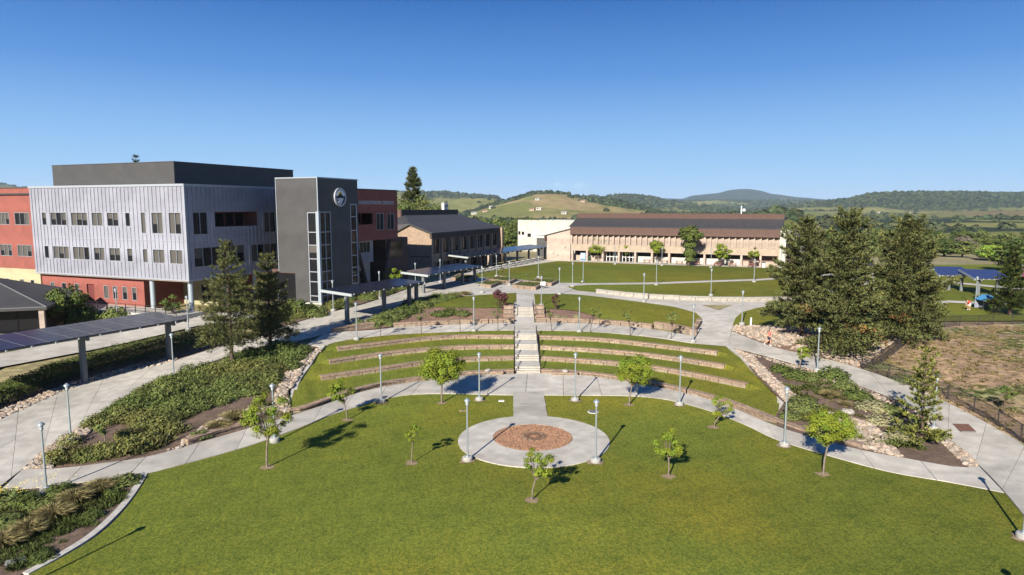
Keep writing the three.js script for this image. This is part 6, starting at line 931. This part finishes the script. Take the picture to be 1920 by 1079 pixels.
const coverPlace = (s0, s1) => (d, x, z, c) => { const n = fbm(x * .35, z * .35, 3); if (n < .41) return false; const s = rr(s0, s1); d.position.set(x, ground(x, z), z); d.rotation.set(0, rr(0, 6.28), 0); d.scale.set(s * rr(.8, 1.2), s * rr(.55, 1.05) * (.6 + n), s); const v = rr(.75, 1.25), y = smooth(.4, .7, fbm(x * .2 + 7, z * .2, 3)); c.setRGB(v * lerp(.88, 1.12, y), v * .95, v * lerp(.9, 1, y)); };
scatter('ground_cover', 'spreading juniper like ground cover filling the left bed', 'ground cover', coverGeo, mt.leafOlive, bedL, 900, coverPlace(.5, .95));
scatter('ground_cover', 'feathery green sprays over the left bed ground cover', 'ground cover', sprayGeo, mt.needle, bedL, 800, coverPlace(.5, 1));
scatter('low_plants', 'low mixed plants in the foreground bed', 'ground cover', sprayGeo, mt.leafOlive, [[-24.51, -28.69], [-30.12, -35.7], [-27.05, -36.38], [-24.93, -37.3], [-22.49, -38.43], [-21.5, -35.35], [-21.07, -32.95], [-21.21, -31.04], [-21.69, -29.13], [-22, -28.22]], 300, coverPlace(.2, .5));
scatter('weeds', 'green weed tufts in the dry field', 'weeds', sprayGeo, mt.leafOlive, [...[[35.01, -60.15], [35.68, -54.98], [35.85, -49.45], [35.2, -45.3]], ...[[63.82, -77.98], [51.73, -76.77], [44.19, -71.4]]], 260, (d, x, z, c) => { if (fbm(x * .12 + 9, z * .12, 4) < .5) return false; const s = rr(.25, .5); d.position.set(x, ground(x, z) + .02, z); d.rotation.set(0, rr(0, 6), 0); d.scale.set(s, s * .35, s); c.setRGB(1, 1, 1); });
scatter('bed_plants', 'scattered low plants in the right bed', 'ground cover', sprayGeo, mt.leafOlive, [[23.59, -60.85], [26.82, -57.12], [28.79, -52.09], [29.92, -48.28], [27.79, -42.35], [24, -43.06], [21.38, -46.78], [21.63, -51.15]], 120, coverPlace(.25, .6));
scatter('bed_plants', 'low plants along the tower side bed', 'ground cover', coverGeo, mt.leafOlive, [[-29.04, -75.39], [-26.61, -79.08], [-23.34, -87.42], [-20.84, -93.55], [-17.19, -109.03], [-20.24, -115.64], [-22.59, -105.03], [-25.7, -89.33], [-29.44, -83.62]], 110, coverPlace(.5, 1));
scatter('bed_plants', 'low plants along the slope below the tower canopy', 'ground cover', coverGeo, mt.leafOlive, [[-19.94, -75.3], [-17.02, -81.73], [-14.39, -91.97], [-11.33, -100.06], [-7.81, -97.88], [-11.26, -88.09], [-12.83, -84.37], [-14.11, -79.31], [-15.97, -77.5]], 110, coverPlace(.4, .8));

// cobbles and boulders
const rockGeos = [0, 1].map(() => { const g = new THREE.IcosahedronGeometry(1, 1), p = g.attributes.position; for (let i = 0; i < p.count; i++) { const v = new THREE.Vector3().fromBufferAttribute(p, i), k = 1 + .35 * (hash(Math.round(v.x * 50), Math.round(v.y * 50 + v.z * 90)) - .5); p.setXYZ(i, v.x * k, v.y * k * .7, v.z * k); } g.computeVertexNormals(); return g; });
const rockPlace = (s0, s1) => (d, x, z, c) => { const s = rr(s0, s1) * rr(.6, 1); d.position.set(x, ground(x, z) + .06 + s * .2, z); d.rotation.set(rr(-.4, .4), rr(0, 6.28), rr(-.4, .4)); d.scale.set(s * rr(.8, 1.3), s, s * rr(.8, 1.2)); const v = rr(.55, 1.3), w = rr(.9, 1.1); c.setRGB(v * w, v, v / w); };
const cob = (label, poly, n, s0 = .1, s1 = .22) => scatter('cobbles', label, 'cobbles', rockGeos[Math.floor(rnd() * 2)], mt.rock, poly, n, rockPlace(s0, s1));
cob('cobbles along the walkway edge of the left shrub bed', [[-29.83, -39.54], [-30.55, -42.82], [-30.75, -47.31], [-30.94, -50], [-30.16, -49.23], [-29.66, -46.26], [-28.85, -41.09], [-28.07, -39.67]], 620);
cob('cobbles between the hedge and the wide left walkway', [[-38.29, -45.94], [-38.02, -48.57], [-37.74, -55.94], [-35.66, -60.71], [-32.8, -64.64], [-33.45, -65.97], [-36.59, -62.31], [-38.84, -57.63], [-39.39, -50.4], [-39.51, -47.46]], 900);
cob('cobble swale between the left shrub bed and the mow strip', [[-21.15, -66.67], [-19.35, -67.5], [-19.21, -64.01], [-19.38, -61.51], [-18.87, -57.1], [-18.83, -55], [-16.95, -50.14], [-18.11, -50.57], [-19.36, -53.57], [-20.68, -60.18]], 800);
cob('cobbles above the short left seat wall', [[-22.93, -42.37], [-22, -42.96], [-22.25, -44.14], [-21.77, -47.22], [-20.08, -50.37], [-18.3, -51.13], [-18.53, -50.01], [-20.41, -48.13], [-21.39, -46.79], [-22.08, -44.68], [-21.8, -42.89]], 420);
cob('cobble strip along the right mow strip', [[22.49, -66.99], [23.43, -64.61], [23.04, -59.37], [22.95, -54.41], [22.82, -51.03], [21.7, -49.34], [21.55, -51.16], [21.83, -53.56], [22.09, -58.88]], 900);
cob('cobble patch in the lower part of the right bed', [[23.25, -49.24], [24.62, -48.73], [25.98, -46.81], [25.32, -43.54], [24.9, -41.55], [24.1, -41.96], [23.02, -42.89], [23.07, -45.54]], 900);
cob('cobbles along the outer edge of the right bed tip', [[30.97, -48.37], [30.07, -45.26], [28.97, -40.32], [28.1, -39.96], [28.45, -41.5], [29.59, -45.71], [30.41, -48.11]], 520);
cob('cobbles on the slope above the right walkway', [[25.84, -77.49], [30.39, -77.36], [33.02, -76.22], [31.32, -70.86], [28.69, -68.58], [27.21, -68.04], [24.88, -75.08]], 1100, .1, .24);
cob('cobbles by the fence corner below the pines', [[31.24, -64.59], [38.4, -70.22], [42.74, -72.87], [37.06, -66.68], [32.69, -61.69]], 420);
cob('cobbles edging the walkway in front of the pines', [[28.17, -67.29], [30.01, -69.09], [32.33, -66.9], [33.19, -63.08], [32.39, -61.49], [30.73, -64.16]], 300, .08, .2);
cob('cobbles along the upper edge of the right bed', [[23.24, -65.56], [26.19, -61.45], [27.58, -58.9], [29.83, -54.71], [31.13, -49.7], [30.48, -49.09], [29, -53.72], [26.84, -57.68], [25.59, -60.46]], 380, .07, .16);
for (const [l, x, z, s] of [['pale boulder at the rim of the right cobble patch', 25.11, -49.1, .42], ['boulder on the left bench block by the stairs', -2.27, -62.32, .28], ['boulder on the right bench block by the stairs', 5.02, -62.11, .28], ['pale boulder by the foreground lamp foot', -26.18, -35.89, .4]]) { const b = mesh('boulder', rockGeos[0], mt.pale, scene); b.position.set(x, s < .3 ? .62 : ground(x, z) + .3 * s, z); b.scale.set(s * 1.3, s, s); b.rotation.y = x; tag(b, l, 'boulder'); }

// dry grass standing in the field, turf blades on the near lawn
const dryTuft = tuftGeo(26, 1, 1, .06);
scatter('dry_grass', 'dry golden grass standing over the field beyond the fence', 'dry grass', dryTuft, mt.strawGrass, [...[[32.36, -60.67], [33.3, -57.09], [34.38, -52.89], [34.62, -47.67], [34.09, -43.8], [33.78, -39.86]], [60, -55], ...[[67.45, -80.9], [53.03, -78.73], [46.09, -75.06], [37.28, -66.11]]], 3400, (d, x, z, c) => { const s = rr(.18, .42); d.position.set(x, ground(x, z) + .04, z); d.rotation.set(rr(-.2, .2), rr(0, 6), rr(-.2, .2)); d.scale.set(s * 1.2, s * rr(.3, .7), s * 1.2); const v = rr(.7, 1.25), g = smooth(.5, .66, fbm(x * .12 + 9, z * .12, 4) + .28 * (fbm(x * .6, z * .6, 3) - .5)); c.setRGB(v * lerp(1, .5, g), v * lerp(.95, .8, g), v * lerp(.9, .6, g)); });

// ---------------------------------------------------------------- hills and valley beyond the campus
const RIDGES = [
  { k: 'brown', D: 1600, f: 780, b: 400, pts: [[-0.0944, -14.0], [-0.0629, 3.5], [-0.0353, 17.2], [-0.0118, 27.2], [0.0039, 33.4], [0.0196, 42.1], [0.0337, 47.1], [0.0509, 48.3], [0.0799, 46.5], [0.0979, 39.6], [0.1136, 35.3], [0.1537, 28.5], [0.1884, 16.0], [0.22, 3.5], [0.2516, -9.0]] },
  { k: 'meadow', D: 2000, f: 480, b: 300, pts: [[-0.2042, 5.1], [-0.1256, 16.0], [-0.098, 30.0], [-0.0729, 40.1], [-0.047, 40.9], [-0.0251, 39.3], [-0.0133, 22.2], [0.0039, -2.7]] },
  { k: 'wood', D: 2800, f: 650, b: 500, pts: [[-0.9857, 94.3], [-0.5951, 72.6], [-0.3602, 72.6], [-0.2818, 76.9], [-0.2035, 80.2], [-0.1566, 74.8], [-0.1253, 74.8], [-0.0963, 72.6], [-0.0768, 67.2], [-0.047, 60.6], [-0.0251, 56.3], [-0.0118, 37.8], [0.0157, 11.6]] },
  { k: 'blue', D: 4000, f: 700, b: 700, pts: [[-1.0625, 171.1], [-0.8284, 158.8], [-0.7505, 149.5], [-0.7197, 129.4], [-0.7041, 123.2], [-0.6731, 112.4], [-0.5168, 96.9], [-0.282, 84.4], [-0.0471, 3.5]] },
  { k: 'oak', D: 3000, f: 900, b: 500, pts: [[0.0628, 23.0], [0.0956, 65.0], [0.1293, 62.7], [0.1661, 67.3], [0.1927, 62.7], [0.2108, 53.4], [0.2298, 39.4], [0.2668, 25.3], [0.3141, 6.6], [0.3694, -16.8]] },
  { k: 'blue', D: 7000, f: 900, b: 800, pts: [[-0.9866, 157.5], [-0.4386, 146.6], [-0.2035, 184.6], [-0.1409, 157.5], [-0.0862, 103.2], [-0.0314, 75.9], [0.0314, 75.9], [0.094, 114.0], [0.2273, 103.2], [0.25, 97.7], [0.2663, 133.1], [0.3007, 154.8], [0.3224, 190.1], [0.3365, 198.2], [0.349, 198.2], [0.3639, 181.9], [0.3837, 146.6], [0.4255, 111.3], [0.4664, 89.6], [0.5333, 59.6], [0.9726, 59.6]] },
  { k: 'wood', D: 4200, f: 800, b: 700, pts: [[0.1726, 29.1], [0.2298, 48.7], [0.2619, 52.0], [0.3026, 55.2], [0.3842, 53.6], [0.4705, 52.0], [0.5333, 42.2], [0.5808, 16.0]] },
  { k: 'mesa', D: 2700, f: 900, b: 600, pts: [[0.3769, 7.6], [0.4237, 22.3], [0.4549, 31.8], [0.4822, 40.2], [0.4993, 45.4], [0.5109, 55.9], [0.5225, 62.2], [0.5364, 67.4], [0.5795, 69.5], [0.6578, 69.5], [0.7519, 65.3], [0.8928, 66.4], [1.1284, 53.8]] },
  { k: 'green', D: 520, f: 150, b: 120, pts: [[0.3304, 6.3], [0.3616, 9.5], [0.385, 11.3], [0.4047, 10.5], [0.4248, 6.3], [0.4567, 2.2]] },
  { k: 'field', D: 1500, f: 500, b: 300, pts: [[0.5032, -5.1], [0.5816, -1.6], [0.6442, 5.5], [0.6834, 6.6], [0.7383, 7.8], [0.8168, 9.0], [1.0526, 6.6]] },
];
function ridgeH(r, tx) { const p = r.pts; if (tx <= p[0][0]) return p[0][1] - (p[0][0] - tx) * r.D * .25; if (tx >= p[p.length - 1][0]) return p[p.length - 1][1] - (tx - p[p.length - 1][0]) * r.D * .25; let i = 1; while (p[i][0] < tx) i++; const t = (tx - p[i - 1][0]) / (p[i][0] - p[i - 1][0]), s = t * t * (3 - 2 * t); return lerp(p[i - 1][1], p[i][1], lerp(t, s, .5)); }
function hillAt(x, D) {
  const tx = x / D; let h = -1.2 + 1.2 * fbm(x * .004, D * .004, 3), kind = 'valley';
  for (const r of RIDGES) {
    const w = D < r.D ? smooth(r.D - r.f, r.D, D) : 1 - smooth(r.D, r.D + r.b, D); if (w <= 0) continue;
    const c = ridgeH(r, tx); if (c < -1) continue; const far = r.D / 900, v = -1.2 + (c + 1.2) * (r.k === 'mesa' ? Math.pow(w, .8) : w) + (w < .97 ? (fbm(x * .012 / far, D * .012 / far, 4) - .5) * 14 * w * (1 - w) * far * 2 : 0); if (v > h) { h = v; kind = r.k; }
  }
  return [h, kind];
}
const C_WOOD = [.034, .048, .028], C_GRASS = [.19, .2, .062], C_TAN = [.36, .27, .135], C_DRYG = [.26, .24, .085];
const mix3 = (a, b, t) => [lerp(a[0], b[0], t), lerp(a[1], b[1], t), lerp(a[2], b[2], t)];
function woodMask(x, D, kind) {
  const s = kind === 'blue' ? .0014 : .0042, n = fbm(x * s + 11, D * s * 1.3, 5);
  if (kind === 'blue') return smooth(.2, .3, n); if (kind === 'wood') return smooth(.36, .46, n); if (kind === 'mesa') return smooth(.3, .42, n + (hillAt(x, D)[0] > 14 ? .12 : -.14)); if (kind === 'oak') return smooth(.46, .56, n); if (kind === 'meadow') return smooth(.56, .62, n); if (kind === 'brown') return smooth(.57, .63, n + (x / D < .03 ? .1 : -.03)); if (kind === 'valley') return D > 420 ? smooth(.54, .6, n) : 0; return smooth(.66, .7, n);
}
{
  const nx = 520, Ds = []; for (let i = 0; i <= 150; i++) Ds.push(255 * Math.pow(9500 / 255, i / 150));
  const pos = [], uv = [], col = [], idx = [];
  Ds.forEach((D, j) => { for (let i = 0; i <= nx; i++) {
    const tx = lerp(-1.05, 1.05, i / nx), x = tx * D, [h, k] = hillAt(x, D); pos.push(x, j ? h : -4, -D); uv.push(x, D);
    const n = fbm(x * .01, D * .02, 4), m = fbm(x * .05 + 5, D * .05, 3), strat = fbm(h * .5 + x * .004, x * .003, 3); let c = mix3(C_GRASS, C_DRYG, smooth(.4, .65, n));
    if (k === 'brown') c = mix3(c, C_TAN, smooth(.42, .64, n * .4 + strat * .5 + (tx > .03 ? .1 : -.08)));
    if (k === 'field') c = mix3(C_GRASS, [.2, .16, .08], smooth(.4, .65, fbm(x * .003, D * .008, 4)));
    c = mix3(c, C_WOOD, woodMask(x, D, k)); const v = .75 + .5 * m; col.push(c[0] * v, c[1] * v, c[2] * v);
    if (i && j) { const o = j * (nx + 1) + i; idx.push(o - nx - 2, o - nx - 1, o - 1, o - nx - 1, o, o - 1); }
  } });
  const g = new THREE.BufferGeometry(); g.setAttribute('position', new THREE.Float32BufferAttribute(pos, 3)); g.setAttribute('uv', new THREE.Float32BufferAttribute(uv, 2)); g.setAttribute('color', new THREE.Float32BufferAttribute(col, 3)); g.setIndex(idx); g.computeVertexNormals();
  struct('hills', g, M(1, 1, 1, { tex: gSpeck, tile: 30, vertexColors: true, roughness: 1, specularIntensity: .1 }));
}
// woodland on the hills and in the valley, too far to tell one tree from the next
{
  const blob = (() => { const L = new Leaves(); for (let i = 0; i < 90; i++) { let a, b, c; do { a = rr(-1, 1); b = rr(-.6, 1); c = rr(-1, 1); } while (a * a + b * b + c * c > 1 || a * a + b * b + c * c < .3); L.leaf(a, b * .8 + .5, c, .75, [a, b + .3, c], tone(.25, .1), .8); } return L.geo(); })();
  const n = 19000, im = new THREE.InstancedMesh(blob, M(.045, .06, .032, { vertexColors: true, roughness: .9, specularIntensity: .2, side: THREE.DoubleSide }), n), d = new THREE.Object3D(), c = new THREE.Color(); let k = 0, t = 0;
  while (k < n && t++ < 400000) {
    const D = 430 * Math.pow(4300 / 430, Math.pow(rnd(), .75)), tx = rr(-.95, .95), x = tx * D; const [h, kind] = hillAt(x, D);
    if (kind === 'field' || (tx > .42 && D < 1780 && rnd() < .96)) continue; if (rnd() > woodMask(x, D, kind) * 1.0 + .005) continue;
    const s = rr(3, 6) * (D > 2200 ? 1.5 : 1); d.position.set(x, h - s * .2, -D); d.rotation.set(0, rr(0, 6.28), 0); d.scale.set(s * rr(.85, 1.25), s * rr(.75, 1.15), s); d.updateMatrix(); im.setMatrixAt(k, d.matrix); const v = rr(.7, 1.3); c.setRGB(v * rr(.9, 1.15), v, v * .95); im.setColorAt(k, c); k++;
  }
  im.count = k; im.name = 'woodland'; im.castShadow = im.receiveShadow = true; scene.add(im); tag(im, 'oak woodland scattered over the far hills and valley', 'woodland', null, 'stuff');
}
// farm houses on the hillsides
const hwall = [M(.4, .38, .34, {}), M(.36, .28, .2, {}), M(.42, .39, .35, {})], hroof = [M(.22, .12, .08, {}), M(.24, .23, .22, {}), M(.34, .32, .3, {})];
function house(label, tx, D, w, i) {
  const x = tx * D, y = hillAt(x, D)[0], H = thing('farm_house', label, 'house', 'small houses on the far slopes', x, y, -D, (i * 1.3) % 1.2 - .6), l = w * .85, dd = w * .5, e = 2.6;
  mesh('wall', boxGeo(-l / 2, l / 2, -2, e, -dd / 2, dd / 2), hwall[i % 3], H);
  mesh('roof', new GB().hexa([[-l / 2 - .4, e + .01, dd / 2 + .5], [l / 2 + .4, e + .01, dd / 2 + .5], [l / 2 + .4, e + .01, -dd / 2 - .5], [-l / 2 - .4, e + .01, -dd / 2 - .5]], [[-l / 2 - .4, e + 1.5, .1], [l / 2 + .4, e + 1.5, .1], [l / 2 + .4, e + 1.5, -.1], [-l / 2 - .4, e + 1.5, -.1]]).geo(), hroof[(i * 2 + 1) % 3], H);
  mesh('window', boxGeo(-l * .3, -l * .1, 1, 2.4, dd / 2 + .01, dd / 2 + .08), mt.pane, H); mesh('door', boxGeo(l * .1, l * .2, 0, 2.2, dd / 2 + .01, dd / 2 + .08), mt.brown, H);
}
[['white house on the upper slope of the brown hill', .038, 1240, 10], ['tan house on the lower green slope of the brown hill', .03, 1060, 9], ['second tan house beside the first on the green slope', .04, 1064, 10], ['orange roofed house at the foot of the brown hill', .077, 990, 9], ['small white house above the classroom roof end', .104, 1250, 9], ['white house among trees left of the brown hill', -.03, 1300, 11], ['white house at the valley edge above the library roof', -.056, 1150, 10], ['second white house at the valley edge above the library roof', -.04, 1160, 9], ['white house at the foot of the mesa behind the tallest pine', .543, 1750, 14], ['white house at the mesa foot right of the tallest pine', .584, 1700, 13], ['long pale house at the mesa foot farther right', .637, 1800, 18], ['pale house farthest right at the mesa foot', .66, 1820, 14]].forEach(([l, tx, D, w], i) => house(l, tx, D, w, i));

// ---------------------------------------------------------------- tree belts beyond the lawns
const beltG = 'trees of the belt beyond the lawns', protoT = [];
function beltTree(i, label, px, D, top, w, group = beltG) {
  const x = px * D, gy = Math.max(-1.4, ground(x, -D)) - .2, H = top - gy;
  if (!protoT[i]) { const t = leafTree(['oak_tree', 'willow_tree', 'bare_tree', 'lime_tree'][i], label, group, 0, 0, 1.2, 10, 4, 0, { y0: 0, clumps: 64, per: 46, leaf: .62, spread: .34, tr: .28, tmat: mt.trunk, mat: [mt.leafDk, mt.leafOlive, M(.13, .11, .075, { vertexColors: true, side: THREE.DoubleSide }), M(.2, .3, .03, { vertexColors: true, side: THREE.DoubleSide })][i], hollow: .25 }); t.userData.base = t.name; protoT[i] = t; }
  const t = copyOf(protoT[i], label, x, gy, -D, rr(0, 6.28), 1, group); t.scale.set(w / 8, H / 10, w / 8); return t;
}
const kinds = ['dark green oak', 'olive green tree', 'grey half bare tree'];
for (let r = 0; r < 3; r++) for (let i = 0; i < 17; i++) { const D = [212, 250, 300][r] + rr(-8, 14), tx = lerp(.42, 1.0, (i + rr(0, .8)) / 17), k = [0, 1, 0, 0, 1, 2, 0][Math.floor(rnd() * 7)]; beltTree(k, `${kinds[k]}, ${ORD[i]} from left in the ${['front', 'middle', 'rear'][r]} row, right tree belt`, tx, D, [3.6, 5.2, 5.8][r] + rr(-1.4, 1.8) , rr(8, 13)); }
for (let r = 0; r < 2; r++) for (let i = 0; i < 12; i++) { const D = [240, 310][r] + rr(-10, 20), tx = lerp(-.1, .1, (i + rnd()) / 12), k = rnd() < .6 ? 0 : 1; beltTree(k, `${kinds[k]}, ${ORD[i]} from left in the ${['nearer', 'farther'][r]} wood row behind the library`, tx, D, [8.6, 11][r] + rr(-1.5, 1.5) - Math.max(0, tx) * 20, rr(8, 12), 'trees of the wood behind the library'); }
for (let i = 0; i < 8; i++) { const D = 330 + rr(-20, 30), tx = lerp(.08, .42, (i + rnd()) / 8); beltTree(0, `${ORD[i]} dark green oak from the left in the distance behind the classroom building`, tx, D, 9 + rr(-1, 1), rr(8, 12), 'trees behind the classroom building'); }
beltTree(3, 'single bright lime green tree before the right tree belt', .71, 196, 5.6, 7.5, null);
beltTree(2, 'grey half bare tree at the right end of the classroom roof', .438, 186, 12.8, 9.5, null);
beltTree(2, 'lower grey tree beside the classroom end wing', .425, 178, 9.5, 7, null);
beltTree(0, 'tall dark oak at the right edge of the picture', .745, 150, 8.6, 10, null);
beltTree(0, 'dark oak behind the far conifer at the right edge', .77, 165, 9.6, 11, null);
// trees rising behind the buildings
{
  const up = (px, top, D) => 0;
  pine('cedar_tree', 'tall pointed conifer rising behind the library roof', null, ...[[-28.31, 16.46, -195]].flatMap(p => [p[0], p[2]]), 6, 25.2, 6, { y0: 2, whorls: 24, arms: 8, tuft: .8, needles: 12, tr: .35, dens: 1.3, wide: .09, mat: mt.leafOlive, profile: t => 1 - t * .88, up: .1, dead: 0 });
  for (const [l, px, D, top, hw, m] of [['big round oak below the tall conifer behind the library', -.146, 176, 20.6, 7, mt.leafOlive], ['round tree behind the red wing roof', -.215, 175, 21, 4.2, mt.leafOlive], ['small yellowish tree between red wing and tall conifer', -.178, 185, 19.6, 3.2, mt.leafOlive], ['low broad tree behind the library ridge right of the conifer', -.112, 190, 17.6, 5, mt.leafDk], ['dark tree just left of the tall conifer behind the library', -.163, 182, 18.6, 4, mt.leafDk]]) leafTree('backdrop_tree', l, null, px * D, -D, 6, top - 2, hw, 0, { y0: 2, clumps: 46, per: 60, leaf: .5, mat: m, tmat: mt.trunk, tr: .3 });
  for (const [l, px, py, D, top] of [['conifer top peeking over the penthouse roof', 265, 380, 150, 27.3], ['small conifer top behind the tower roof', 633, 380, 170, 22.7], ['tiny conifer top behind the penthouse right end', 487, 380, 170, 25]]) { const tx = (px - 960) / 1265; pine('backdrop_conifer', l, null, tx * D, -D, 12, top - 2, 2.6, { y0: 2, whorls: 14, arms: 6, tuft: .6, needles: 8, tr: .25, dens: .8, wide: .06, mat: mt.leafDk, profile: t => 1 - t * .85, dead: 0 }); }
}
renderer.render(scene, camera);
